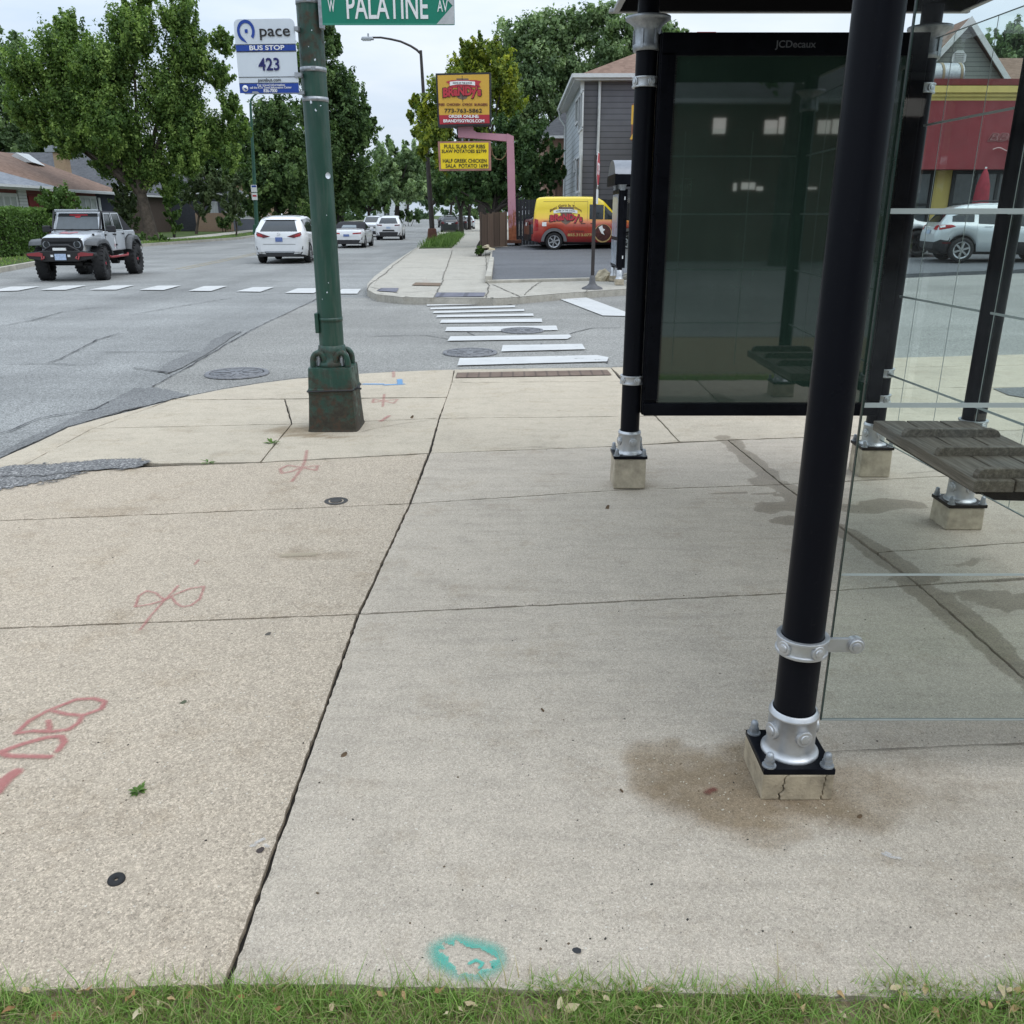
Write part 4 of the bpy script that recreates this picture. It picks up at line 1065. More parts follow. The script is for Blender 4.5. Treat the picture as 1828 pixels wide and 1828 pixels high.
def rrect(w, h, r, n=6):
    P = []
    for (cx, cy, a0) in ((w / 2 - r, h / 2 - r, 0), (-w / 2 + r, h / 2 - r, 90), (-w / 2 + r, -h / 2 + r, 180), (w / 2 - r, -h / 2 + r, 270)):
        for k in range(n + 1):
            t = radians(a0 + 90 * k / n); P.append((cx + r * cos(t), cy + r * sin(t)))
    return P
# ---- bus stop sign
bw_, bh_ = .425, .462
BS = thing('bus_stop_sign', 'white and blue bus stop sign with number 423 clamped to the green pole', 'sign', (-1.70, 6.70, 2.408), radians(-4))
mb = MB(); mb.prism([(x, y + bh_ / 2) for x, y in rrect(bw_, bh_, .035)], 0, .004, FRONT); mb.build('sign_plate', MAT['white_sheet'], BS)
def sp(fx, fy): return (fx - .5) * bw_, (1 - fy) * bh_
def sbox(name, mat, x0, x1, y0, y1, d=.0065):
    a, b = sp(x0, y1), sp(x1, y0)
    m_ = MB(); m_.box(((a[0] + b[0]) / 2, -d + .001, (a[1] + b[1]) / 2), (b[0] - a[0], .002, b[1] - a[1])); return m_.build(name, mat, BS)
sbox('blue_band', MAT['sign_blue'], .004, .996, .345, .425); sbox('thin_line', MAT['letter_black'], .004, .996, .333, .341); sbox('thin_line', MAT['letter_black'], .004, .996, .428, .437)
sbox('thin_line', MAT['letter_black'], .004, .996, .773, .780); sbox('thin_line', MAT['letter_black'], .004, .996, .856, .862)
mb = MB(); a0, b0 = sp(.003, .995), sp(.997, .866); mb.box((0, -.0055, (a0[1] + b0[1]) / 2), (b0[0] - a0[0], .002, b0[1] - a0[1])); mb.build('blue_band', MAT['sign_blue'], BS)
def stext(s, fx, fy, size, mat, wd=None, bold=0, **k):
    x, z = sp(fx, fy); return text_part(s, size, mat, BS, face_at(x, -.0085, z), width=wd * bw_ if wd else None, bold=bold, **k)
stext('pace', .67, .165, .10, MAT['letter_black'], .50, .006); stext('BUS STOP', .52, .386, .04, MAT['letter_white'], .58, .022)
stext('423', .53, .605, .10, MAT['sign_navy'], .35, .018, height=.080); stext('pacebus.com', .52, .818, .03, MAT['letter_black'], .38, .004)
stext('For travel information', .54, .888, .02, MAT['letter_white'], .46, .01); stext('call the RTA Travel Information Center', .53, .922, .02, MAT['letter_white'], .70, .01)
stext('836-7000', .52, .966, .03, MAT['letter_white'], .23, .02)
mb = MB(); cx, cz = sp(.195, .158); R1, R0 = .062, .043; V = []                # the open ring emblem with a small square
for k in range(41):
    t = radians(-38 + 250 + 0 * k) if False else radians(-42 + 282 * k / 40)
    w0 = R0 if k < 34 else R0 + (R1 - R0) * .0
    V.append((cx + R1 * cos(t) * (1 if k < 40 else 1), -.008, cz + (R1 + .008) * sin(t) * 1.0)); V.append((cx + w0 * cos(t), -.008, cz + (w0 + .006) * sin(t)))
V[-2] = (cx + .004, -.008, cz - R1 - .014); V[-1] = (cx - .012, -.008, cz - R0 - .012)
mb.add(V, [(2 * i, 2 * i + 2, 2 * i + 3, 2 * i + 1) for i in range(40)]); mb.box((cx + .002, -.008, cz), (.020, .0014, .022)); mb.build('emblem', MAT['sign_blue'], BS)
mb = MB(); x, z = sp(.10, .93); mb.lathe([(0, 0), (.021, 0), (.021, .001)], (x, -.0085, z), 20, axis='Y'); mb.build('round_emblem', MAT['letter_white'], BS)
mb = MB(); x, z = sp(.10, .935); mb.prism([(-.012, .002), (.0, .006), (.014, -.004), (.004, -.012), (-.004, -.002)], 0, .0012, face_at(x, -.0095, z)); mb.build('emblem_figure', MAT['sign_blue'], BS)
mb = MB(); mb.box((.03, .006, .004), (.42, .012, .014)); mb.box((.22, .02, .004), (.05, .05, .02)); mb.prism([(-.12, .012), (-.085, .012), (-.06, -.004), (-.12, -.004)], 0, .004, face_at(0, -.0105, 0)); mb.build('bracket', MAT['galv'], BS)
mb = MB(); mb.box((.205, -.008, .115), (.03, .008, .03)); mb.box((.225, .03, .115), (.03, .09, .025)); mb.build('bracket', MAT['galv'], BS)
mb = MB(); mb.box((.225, .03, .40), (.03, .09, .025)); mb.build('bracket', MAT['galv'], BS)
# ---- street-name sign
SS = thing('street_name_sign', 'green street-name sign lettered W PALATINE AV on the green pole', 'sign', (-.845, 6.70, 2.832))
sw, sh_ = .905, .232
mb = MB(); mb.prism([(x, y + sh_ / 2) for x, y in rrect(sw, sh_, .012)], 0, .006, FRONT); mb.build('sign_plate', MAT['sign_green'], SS)
mb = MB(); mb.box((0, -.0075, .006), (sw, .002, .012)); mb.box((0, -.0075, sh_ - .006), (sw, .002, .012))
o = mb.build('border', pm('sign_border', (.035, .26, .18), .4), SS)
mb = MB(); e = sw / 2
mb.prism([(e - .125, 0.004), (e - .002, .004), (e - .002, .116), (e - .012, .116)], 0, .0015, Matrix.Translation((0, -.0085, 0)) @ FRONT)
mb.prism([(e - .012, .117), (e - .002, .117), (e - .002, sh_ - .004), (e - .125, sh_ - .004)], 0, .0015, Matrix.Translation((0, -.0085, 0)) @ FRONT)
mb.build('arrow_end', pm('reflective_silver', (.50, .52, .53), .4, var=.15, vs=14), SS)
text_part('PALATINE', .16, MAT['letter_white'], SS, face_at(-.005, -.009, .112), width=.555, height=.150, bold=.012)
text_part('W', .08, MAT['letter_white'], SS, face_at(-.385, -.009, .115), width=.046, height=.072, bold=.008)
text_part('AV', .08, MAT['letter_white'], SS, face_at(.372, -.009, .115), width=.072, height=.070, bold=.006)
mb = MB(); mb.box((-.462, .02, .11), (.03, .05, .26)); mb.box((-.48, .06, .02), (.05, .06, .03)); mb.box((-.48, .06, .2), (.05, .06, .03)); mb.build('bracket', MAT['galv'], SS, bevel=.003)

# ------------------------------------------------------------------ small things on the near pavement
mb = MB(); mb.lathe([(.005, .0), (.005, .0042), (.021, .0045), (.0215, .003), (.0215, 0), (.005, 0)], n=28)
o = mb.build('washer', MAT['rubber']); o.location = G(208, 1571, .001); o.rotation_euler = (.12, .05, 0); tag(o, 'black rubber washer lying on the pavement at lower left', 'washer')
FS_ = .62
LEAFD = pm('dry_leaf', (0.10, 0.060, 0.028), .8, var=.4, vs=30)
def flake(u, v, size, mat, name, label, cat, elong=1.6, rz=None, lift=.003, curl=.25):
    r = random.Random(int(u * 7 + v)); rz = r.uniform(0, 6.28) if rz is None else rz
    P = []
    n = 10
    for i in range(5):
        row = []
        for j in range(n + 1):
            t = 2 * pi * j / n; q = i / 4
            row.append((cos(t) * size * FS_ * elong * q * r.uniform(.82, 1.1), sin(t) * size * FS_ * q * r.uniform(.8, 1.1), curl * size * q * q * sin(t * 1.0 + 1) + lift))
        row[-1] = row[0]; P.append(row)
    mb_ = MB(); mb_.grid(P, flip=True); o = mb_.build(name, mat); o.location = G(u, v, .0); o.rotation_euler = (0, 0, rz); return tag(o, label, cat)
TARM = pm('tar_blob', (0.016, 0.016, 0.018), .55, var=.4)
flake(1030, 1698, .012, TARM, 'tar_blob', 'small black oval blob on the pavement just right of the teal ring', 'tar blob', 1.7, -.5)
flake(465, 1519, .014, pm('dark_crumb', (.05, .038, .034), .9), 'gravel_crumb', 'dark crumb beside the long joint, with white specks above it', 'crumb', 1.4, .2)
flake(1084, 908, .018, LEAFD, 'dry_leaf', 'curled dry leaf on the slab in front of the advert panel', 'leaf', 1.2, .4, .004, .9)
flake(735, 746, .022, LEAFD, 'dry_leaf', 'curled dry leaf lying by the crack right of the green pole base', 'leaf', 1.3, .2, .004, .8)
flake(614, 1349, .011, LEAFD, 'dry_leaf', 'thin dry leaf just right of the long joint in the foreground', 'leaf', 2.0, .7, .003, .5)
flake(969, 1269, .011, LEAFD, 'dry_leaf', 'small dark leaf in the middle of the large foreground slab', 'leaf', 1.3, 2.2, .003, .5)
flake(1110, 1413, .009, LEAFD, 'dry_leaf', 'small brown leaf at the left edge of the brown stain', 'leaf', 1.3, 2.2, .003, .5)
flake(1534, 1459, .009, LEAFD, 'dry_leaf', 'small brown leaf right of the brown stain', 'leaf', 1.6, .2, .003, .5)
flake(478, 1133, .013, pm('grey_twig', (.10, .09, .075), .9), 'dry_leaf', 'grey dried leaf below the cross joint on the left slab', 'leaf', 1.8, .4, .003, .4)
flake(327, 1255, .012, pm('moss_leaf', (.09, .10, .06), .9), 'dry_leaf', 'grey green dried leaf right of the red double loop', 'leaf', 1.8, .3, .003, .4)
mb = MB(); mb.lathe([(.0, .006), (.022, .006), (.034, .004), (.036, -.001)][::-1], n=20); mb.lathe([(.045, .0005), (.07, .0005)][::-1], n=20)
o = mb.build('valve_cap', pm('valve_cap_metal', (.06, .055, .05), .6, metal=.4, var=.4)); o.location = G(600, 894, .0015); tag(o, 'small dark round valve cap set in the pavement below the pole', 'valve cap')
r = random.Random(8); mb = MB()                       # loose grit: too many and too small to count
for k in range(520):
    while True:
        u, v = r.uniform(0, 1828), r.uniform(790, 1740)
        p = G(u, v)
        if p.y < 6.3: break
    s = r.choice((.0008, .001, .0013, .0018)) * r.uniform(.7, 1.3)
    mb.box((p.x, p.y, s * .4), (s * 2 * r.uniform(.7, 1.8), s * 2, s * 1.1), rotz(r.uniform(0, 3)), m=r.choice((0, 0, 0, 1, 1, 2)))
for k in range(150):
    c_, a1, b1, k1 = STAINS[r.choice((0, 1, 2, 3, 4))]; x, y = r.gauss(c_.x, a1 * .6), r.gauss(c_.y, b1 * .6); s = r.uniform(.0008, .0020)
    if abs(x - .822) < .11 and y > 2.08: continue
    mb.box((x, y, s * .4), (s * 2 * r.uniform(.7, 1.8), s * 2, s), rotz(r.uniform(0, 3)), m=r.choice((1, 1, 1, 2)))
tag(mb.build('grit', [pm('grit_dark', (.035, .03, .024), .9), pm('grit_pale', (.46, .41, .32), .9), pm('grit_brown', (.12, .085, .05), .9)]), 'loose grit and bits scattered over the pavement', 'grit', kind='stuff')

# ---- grass
def leafmat(name, stops, trans=.25, rough=.6):
    m = MN(name)
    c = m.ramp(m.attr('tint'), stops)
    m.set(col=c, rough=rough, spec=.25)
    tr = m.n.new('ShaderNodeBsdfTranslucent'); m.l.new(m.mix(1.0, c, (1.0, 1.15, .6), 'MULTIPLY'), tr.inputs[0])
    mx = m.n.new('ShaderNodeMixShader'); mx.inputs[0].default_value = trans
    m.l.new(m.b.outputs[0], mx.inputs[1]); m.l.new(tr.outputs[0], mx.inputs[2]); m.l.new(mx.outputs[0], m.out.inputs[0])
    return m.mat
GRASS = leafmat('grass_blade', [(0.0, (.36, .30, .16)), (.22, (.42, .37, .20)), (.30, (.21, .28, .07)), (.65, (.18, .32, .07)), (1.0, (.32, .45, .12))], .3)
def blades(name, pts, hmin, hmax, wd, mat, label, lean=.5, seed=1, dry=.25):
    rs = np.random.RandomState(seed); n = len(pts); P = np.array(pts, float)
    h = rs.uniform(hmin, hmax, n) * np.where(rs.rand(n) < .06, 1.6, 1.0); a = rs.uniform(0, 2 * pi, n); ln = rs.uniform(.1, lean, n) * h; w2 = wd * rs.uniform(.6, 1.3, n) / 2
    isdry = rs.rand(n) < dry
    flat = isdry & (rs.rand(n) < .6)
    h = np.where(flat, h * .3, h); ln = np.where(flat, h * 3.5, ln)
    V = np.zeros((n, 5, 3)); dx, dy = np.cos(a), np.sin(a); b = rs.uniform(0, 2 * pi, n); sx, sy = np.cos(b), np.sin(b)
    for k, (t, wk) in enumerate(((0, 1), (0, -1), (.55, .75), (.55, -.75), (1, 0))):
        V[:, k, 0] = P[:, 0] + dx * ln * t ** 1.8 + sx * w2 * wk; V[:, k, 1] = P[:, 1] + dy * ln * t ** 1.8 + sy * w2 * wk; V[:, k, 2] = P[:, 2] + h * t * (1 - .15 * t * lean)
    me = bpy.data.meshes.new(name)
    base = (np.arange(n) * 5)[:, None]
    quads = base + np.array([[0, 1, 3, 2]]); tris = base + np.array([[2, 3, 4]])
    me.from_pydata(V.reshape(-1, 3).tolist(), [], quads.tolist() + tris.tolist())
    me.materials.append(mat)
    t = np.where(isdry, rs.uniform(0, .22, n), rs.uniform(.3, 1, n))
    at = me.attributes.new('tint', 'FLOAT', 'POINT'); at.data.foreach_set('value', np.repeat(t, 5))
    o = bpy.data.objects.new(name, me); COL.objects.link(o)
    return tag(o, label, 'grass', kind='stuff')
# the strip of lawn the photographer stands on
mb = MB(); mb.add([(-4, -2, -.02), (6, -2, -.02), (6, 1.475, -.02), (-4, 1.475, -.02)], [(0, 1, 2, 3)]); tag(mb.build('lawn', SOIL), kind='structure')
rs = np.random.RandomState(3); pts = []
e0, e1 = G(403, 1757), G(2500, 1800)
while len(pts) < 78000:
    x, y = rs.uniform(-2.8, 2.9), 1.475 - abs(rs.normal(0, .16))
    if y < 1.05: continue
    ye = 1.463 + (x * .0) + .006 * sin(x * 9) + .006 * sin(x * 23)
    d = ye - y
    if d < 0: continue
    clump = .5 + .5 * sin(x * 13 + 2 * sin(y * 30)) * sin(x * 5.3 + 1)
    if rs.rand() < (.12 + .88 * clump) * 1.0: pts.append((x, y, -.03))
blades('grass', pts, .026, .070, .0032, GRASS, 'fringe of short lawn grass along the near edge of the pavement', 1.2, 5, .44)
LIT = leafmat('leaf_litter_leaf', [(0, (.26, .14, .06)), (.5, (.44, .30, .15)), (1, (.56, .48, .32))], .1, .8)
def litter(name, n, region, size, mat, label, seed):
    rs = np.random.RandomState(seed); V, Fc, T = [], [], []
    for k in range(n):
        x, y = region(rs); s = size * rs.uniform(.5, 1.3); M = (Matrix.Rotation(rs.uniform(0, 6.28), 3, 'Z') @ Matrix.Rotation(rs.uniform(-.7, .7), 3, 'X') @ Matrix.Rotation(rs.uniform(-.5, .5), 3, 'Y'))
        b = len(V)
        for (a, c, h) in ((-1.1, 0, 0), (-.3, .5, .12), (.5, .38, .1), (1.2, 0, 0.02), (.5, -.42, .14), (-.35, -.48, .1), (0, 0, 0)):
            p = M @ Vector((a * s, c * s, h * s)); V.append((x + p.x, y + p.y, -.03 + .026 + abs(p.z) + rs.uniform(0, .012) + rs.uniform(0, .004)))
        Fc += [(b, b + 6, b + 1), (b + 1, b + 6, b + 2), (b + 2, b + 6, b + 3), (b + 3, b + 6, b + 4), (b + 4, b + 6, b + 5), (b + 5, b + 6, b)]; T += [rs.rand()] * 7
    mb_ = MB(); mb_.add(V, Fc, sm=True); o = mb_.build(name, mat); at = o.data.attributes.new('tint', 'FLOAT', 'POINT'); at.data.foreach_set('value', T)
    return tag(o, label, 'leaf litter', kind='stuff')
litter('leaf_litter', 60, lambda r: (r.uniform(-1.3, 1.5), 1.448 - abs(r.normal(0, .045))), .013, LIT, 'dry tan leaves and clippings lying in the grass edge', 4)
BROAD = leafmat('broad_weed_leaf', [(0, (.07, .14, .03)), (1, (.16, .27, .06))], .25)
def weed(u, v, n, size, label, name='weed', z=0.0, seed=1, upright=.5):
    r = random.Random(seed); V, Fc, T = [], [], []
    for k in range(n):
        a, el, s = r.uniform(0, 6.28), r.uniform(.15, 1.0) * upright * 1.6, size * r.uniform(.5, 1.1)
        d = Vector((cos(a) * cos(el), sin(a) * cos(el), sin(el))); q = Vector((-sin(a), cos(a), 0)); o0 = d * s * r.uniform(0, .5); b = len(V)
        V += [o0, o0 + d * s * .45 + q * s * .2, o0 + d * s + Vector((0, 0, -.15 * s)), o0 + d * s * .45 - q * s * .2]; Fc.append((b, b + 1, b + 2, b + 3)); T += [r.random()] * 4
    mb_ = MB(); mb_.add(V, Fc); o = mb_.build(name, BROAD); at = o.data.attributes.new('tint', 'FLOAT', 'POINT'); at.data.foreach_set('value', T); o.location = G(u, v, z); return tag(o, label, 'weed')
weed(247, 1413, 46, .024, 'small green weed growing from the pavement below the red double loop', seed=3)
weed(485, 792, 22, .05, 'small weed in the open joint left of the green pole base', seed=4)
weed(372, 826, 14, .05, 'tiny weed tuft on the joint at the edge of the corner slab', seed=5)
for k, (u, v) in enumerate(((620, 1800), (1120, 1815), (60, 1800), (330, 1812))):
    weed(u, v, 26, .026, ('broad green weed in the grass edge below the long pavement joint', 'broad green weed in the grass edge below the dark oval blob', 'broad green weed in the grass at the lower left corner', 'broad green weed in the grass edge below the rubber washer')[k], seed=20 + k, z=-.02)
# ================================================================== STREET FURNITURE FURTHER OFF
def px_w(du, Y, z=1.6): return du * (Y * cos(PHI) - (z - HCAM) * sin(PHI)) / FPX
def qprism(px, Y, depth, root, name, mat, parent=None, **k):
    """an upright plate whose outline is given by picture points on the plane at distance Y, extruded backwards to its real depth"""
    P = [Q(u, v, Y) for u, v in px]
    ar = sum(P[i].x * P[(i + 1) % len(P)].z - P[(i + 1) % len(P)].x * P[i].z for i in range(len(P)))
    if ar < 0: P = P[::-1]
    n = len(P); mb = MB()
    mb.add([(p.x, Y, p.z) for p in P] + [(p.x, Y + depth, p.z) for p in P], [tuple(range(n)), tuple(range(n, 2 * n))[::-1]] + [((i + 1) % n, i, n + i, n + (i + 1) % n) for i in range(n)])
    return bwl(mb, name, mat, root, parent, **k)
def qtext(s, u, v, Y, wpx, hpx, mat, root, parent=None, bold=0.0, **k):
    p = Q(u, v, Y) - root.location
    a = (Q(u + wpx / 2, v, Y) - Q(u - wpx / 2, v, Y)).length; h = (Q(u, v - hpx / 2, Y) - Q(u, v + hpx / 2, Y)).length
    return text_part(s, h, mat, parent or root, face_at(*p), width=a, height=h, bold=bold, extrude=.004, **k)

# ---- restaurant pylon sign
YS = 39.0
SG = thing('pylon_sign', 'tall yellow and red restaurant sign on a rusty pink bracket pole', 'sign', Q(912, 432, YS))
def rust_pink():
    m = MN('rusty_pink_paint'); c = m.ramp(m.noise(1.2, 5), [(.3, (.42, .205, .26)), (.7, (.50, .26, .32))])
    f = m.ramp(m.math('ADD', m.math('MULTIPLY', m.noise(1.0, 6, .7, m.vec((5, 5, 2.2))), .9), m.math('MULTIPLY', m.attr('rust'), .45)), [(.62, 0), (.72, 1)])
    m.set(col=m.mix(f, c, m.ramp(m.noise(9, 4), [(.3, (.20, .06, .025)), (.7, (.38, .13, .055))])), rough=.75); m.bump(f, .3, .02); return m.mat
PINK = rust_pink()
YELF = pm('sign_yellow_face', (.62, .36, .045), .45, var=.05, vs=1.5); YELB = pm('sign_bright_yellow_face', (.82, .60, .008), .45, var=.08, vs=1.2); REDF = pm('sign_red_face', (.40, .022, .035), .45, var=.06)
MAROON = pm('sign_maroon_lettering', (.14, .022, .022), .5); GYRO = pm('gyro_grey', (.17, .12, .09), .6); LRED = pm('logo_red', (.46, .030, .045), .45, var=.05)
o = qprism([(905, 238), (917, 243), (919, 300), (922, 434), (908, 434), (904.5, 252)], YS, .42, SG, 'pole', PINK)
# finer rings for the rust fade
bm = bmesh.new(); bm.from_mesh(o.data)
for k in range(14): bmesh.ops.bisect_plane(bm, geom=bm.verts[:] + bm.edges[:] + bm.faces[:], plane_co=(0, 0, .3 + k * .42), plane_no=(0, 0, 1))
bm.to_mesh(o.data); bm.free(); set_rust(o, lambda p: max(0, 1 - p.z / 2.1) * .9)
qprism([(817, 224), (844, 224), (846, 233), (852, 236.5), (905, 239.5), (905, 252), (846, 247), (818, 245)], YS + .02, .38, SG, 'arm', PINK)
mb = MB(); b_ = SG.location; mb.box((b_.x, b_.y + .2, b_.z + .02), (.9, .9, .12)); bwl(mb, 'base_plate', pm('rust_plate', (.12, .05, .03), .9, var=.4), SG)
cab = qprism([(777.5, 131), (876, 129), (876.5, 223), (782, 226)], YS - .25, .75, SG, 'sign_cabinet', MAT['black_plastic'])
yf = YS - .262
qprism([(781, 134.5), (873, 132.5), (873.6, 204.5), (784, 205.5)], yf, .01, SG, 'sign_face', YELF, cab)
qprism([(784, 205.5), (873.6, 204.5), (874, 220), (785, 222)], yf, .01, SG, 'red_panel', REDF, cab)
yt = yf - .02
logo = qprism([(815, 140), (836, 140), (838, 152), (833, 160), (838, 166), (833, 176), (825.5, 178), (817, 175), (813, 166), (818, 160), (813, 152)], yf - .008, .006, SG, 'gyro_emblem', GYRO, cab)
qprism([(824.6, 135), (825.4, 135), (826.6, 182), (825.8, 182)], yf - .012, .004, SG, 'skewer', MAT['letter_black'], cab)
qprism([(796, 146), (806, 143), (850, 143), (859, 145), (855, 150), (858, 156), (800, 157), (803, 151)], yf - .014, .006, SG, 'ribbon', LRED, cab)
qprism([(803, 146), (815, 144.5), (835, 144.5), (848, 146), (848, 152.5), (835, 150.5), (816, 150.5), (803, 153)], yt - .006, .006, SG, 'ribbon_centre', MAT['letter_white'], cab)
qtext('HOME OF THE GYROS', 825.5, 148, yt - .012, 34, 3.0, MAT['letter_black'], SG, cab)
def blob_word(s, u, v, Y, w, h, root, parent):
    p = Q(u, v, Y) - root.location; a = (Q(u + w / 2, v, Y) - Q(u - w / 2, v, Y)).length; hh = (Q(u, v - h / 2, Y) - Q(u, v + h / 2, Y)).length
    def warp(dy):
        def f(q): return (p.x + q[0], p.y + dy - q[2], p.z + q[1] - .10 * hh * 4 * (q[0] / a) ** 2 + .12 * hh * (q[0] / a))
        return f
    text_part(s, hh, MAT['letter_black'], parent, warp(-.006), name='lettering_outline', width=a * 1.04, height=hh * 1.10, bold=.085, extrude=.004)  # larger black word behind the red one, the logo's dark outline
    text_part(s, hh, LRED, parent, warp(-.022), name='lettering', width=a, height=hh, bold=.05, extrude=.004)
blob_word("BRaNDy's", 825, 164.5, yt, 68, 22, SG, cab)
qtext('RIBS  CHICKEN  GYROS  BURGERS', 827, 186.5, yt, 87, 4.4, MAROON, SG, cab, bold=.02)
qtext('773-763-5862', 827, 197.5, yt, 67, 7.2, MAT['letter_black'], SG, cab, bold=.012)
qtext('ORDER ONLINE:', 828, 207.8, yt, 54, 5.6, MAT['letter_white'], SG, cab, bold=.03); qtext('BRANDYSGYROS.COM', 828, 215.8, yt, 73, 5.6, MAT['letter_white'], SG, cab, bold=.03)
qprism([(824, 245), (827, 245), (827, 252), (824, 252)], YS + .1, .1, SG, 'hanger', MAT['galv']); qprism([(836, 245), (838, 245), (838, 252), (836, 252)], YS + .1, .1, SG, 'hanger', MAT['galv'])
box2 = qprism([(781.5, 252.5), (876, 251.5), (876.5, 304), (784, 304.5)], YS - .15, .5, SG, 'reader_board', pm('rust_pink_frame', (.34, .17, .14), .8, var=.3, vs=2))
qprism([(785.5, 255.5), (872, 254.5), (872, 300.5), (787.5, 301.5)], YS - .165, .012, SG, 'board_face', YELB, box2)
for (s, u, v, w_) in (('FULL SLAB OF RIBS', 829.5, 261.5, 73), ('SLAW POTATOES $2799', 828.5, 270.3, 80), ('HALF GREEK CHICKEN', 829.5, 287, 78), ('SALA  POTATO 1699', 833, 296, 75)):
    qtext(s, u, v, YS - .178, w_, 6.8, MAT['letter_black'], SG, box2, bold=.012)
mb = MB(); L = [Q(877, 262, YS + .1), Q(879, 275, YS + .1), Q(886, 284, YS + .1), Q(895, 285, YS + .1), Q(902, 278, YS + .1), Q(905, 268, YS + .1)]; mb.tube(L, .018, 6); bwl(mb, 'cable', pm('cable_tan', (.25, .16, .09), .8), SG)

# ---- black street lamp on the right-hand verge
YL = 58.0
bp = Q(772, 430, YL)
LP = thing('street_lamp', 'tall black street lamp with a curved arm standing on the weedy verge', 'street lamp', bp)
DKB = pm('dark_brown_paint', (.035, .028, .026), .6, var=.4, vs=2)
tp = Q(751, 90, YL)
mb = MB(); mb.cyl(bp + Vector((0, 0, .7)), tp, .17, .085, 14); bwl(mb, 'pole', DKB, LP)
mb = MB(); mb.box(bp + Vector((0, 0, .38)), (.66, .66, .76), taper=.72); bwl(mb, 'base', pm('rust_base', (.12, .05, .035), .85, var=.4, vs=3), LP, bevel=.04)
mb = MB(); L = [Q(u, v, YL) for u, v in ((751, 96), (744, 89), (733, 82), (715, 74), (698, 70), (680, 67), (662, 67))]; mb.tube(L, [.07, .07, .065, .06, .06, .055, .05], 8); bwl(mb, 'arm', DKB, LP)
c = Q(656, 68.5, YL); mb = MB(); mb.box(c, (.78, .34, .16), taper=.8); lh = bwl(mb, 'lamp_head', MAT['galv'], LP, bevel=.04)
mb = MB(); mb.cyl(c + Vector((.05, 0, .08)), c + Vector((.05, 0, .26)), .05); bwl(mb, 'photocell', MAT['galv'], LP, lh)
mb = MB(); mb.box(c - Vector((.05, 0, .10)), (.5, .24, .05)); bwl(mb, 'lens', MAT['clear_lens'], LP, lh)

# ---- green street lamp on the left verge
YG = 70.0
bp = Q(459, 418, YG)
LG = thing('street_lamp', 'slim green street lamp on the left verge, half hidden by the bus stop sign', 'street lamp', bp)
GRN = pm('lamp_green', (.022, .085, .055), .5, var=.2)
mb = MB(); tp = Q(447, 185, YG); mb.cyl(bp, tp, .16, .085, 14); bwl(mb, 'pole', GRN, LG)
mb = MB(); mb.box(bp + Vector((0, 0, .35)), (.55, .55, .7), taper=.75); bwl(mb, 'base', GRN, LG, bevel=.04)
mb = MB(); L = [Q(u, v, YG) for u, v in ((447, 186), (448, 178), (453, 171), (463, 164), (480, 159), (500, 157))]; mb.tube(L, .06, 8); bwl(mb, 'arm', GRN, LG)
c = Q(506, 158, YG); mb = MB(); mb.box(c, (.75, .34, .16), taper=.8); bwl(mb, 'lamp_head', MAT['galv'], LG, bevel=.04)
NP = thing('street_sign', 'pair of small white street sign plates on the green lamp', 'sign', Q(453, 345, YG - .25))
pl = qprism([(447.5, 330), (458, 330), (459, 343), (448.5, 343)], YG - .25, .02, NP, 'upper_plate', MAT['white_metal']); qprism([(449, 331), (457, 331), (457.5, 334), (449.4, 334)], YG - .26, .006, NP, 'blue_emblem', MAT['sign_blue'], pl)
pl = qprism([(448.8, 344.5), (459, 344.5), (460, 357), (449.8, 357)], YG - .25, .02, NP, 'lower_plate', MAT['white_metal']); qprism([(450.5, 348), (457.5, 348), (458, 351), (451, 351)], YG - .26, .006, NP, 'red_mark', LRED, pl)

# ---- stop sign seen almost edge-on, across the side street
YT = 21.6
bp = G(1057, 516, .02)
ST = thing('stop_sign', 'stop sign seen almost edge-on, on a thin dark post across the side street', 'sign', bp, 0)
mb = MB(); mb.box((0, 0, 1.45), (.075, .05, 2.7)); mb.build('post', DKB, ST)
mb = MB(); mb.lathe([(.24, 0), (.23, .03), (.12, .08), (.075, .13), (.06, .30), (.0, .30)], n=20); mb.build('base', pm('dull_iron', (.10, .10, .105), .7, var=.3), ST)
q = Matrix.Rotation(radians(80), 4, 'Z')
mb = MB(); P = [(.37 * cos(radians(22.5 + 45 * k)), .37 * sin(radians(22.5 + 45 * k))) for k in range(8)]
mb.prism(P, 0, .006, Matrix.Translation((.05, -.035, 2.52)) @ q @ FRONT); o = mb.build('octagon', MAT['white_metal'], ST)
mb = MB(); mb.prism([(a * .93, b * .93) for a, b in P], 0, .004, Matrix.Translation((.05, -.035, 2.52)) @ q @ Matrix.Translation((0, -.006, 0)) @ FRONT); mb.build('red_face', LRED, ST)
text_part('STOP', .25, MAT['letter_white'], ST, Matrix.Translation((.05, -.035, 2.52)) @ q @ Matrix.Translation((0, -.012, 0)) @ FRONT, width=.52, height=.25, bold=.02)
mb = MB(); mb.box((0, 0, 0), (.46, .008, .30)); o = mb.build('lower_plate', MAT['white_metal'], ST); o.matrix_local = Matrix.Translation((.05, -.03, 1.96)) @ q

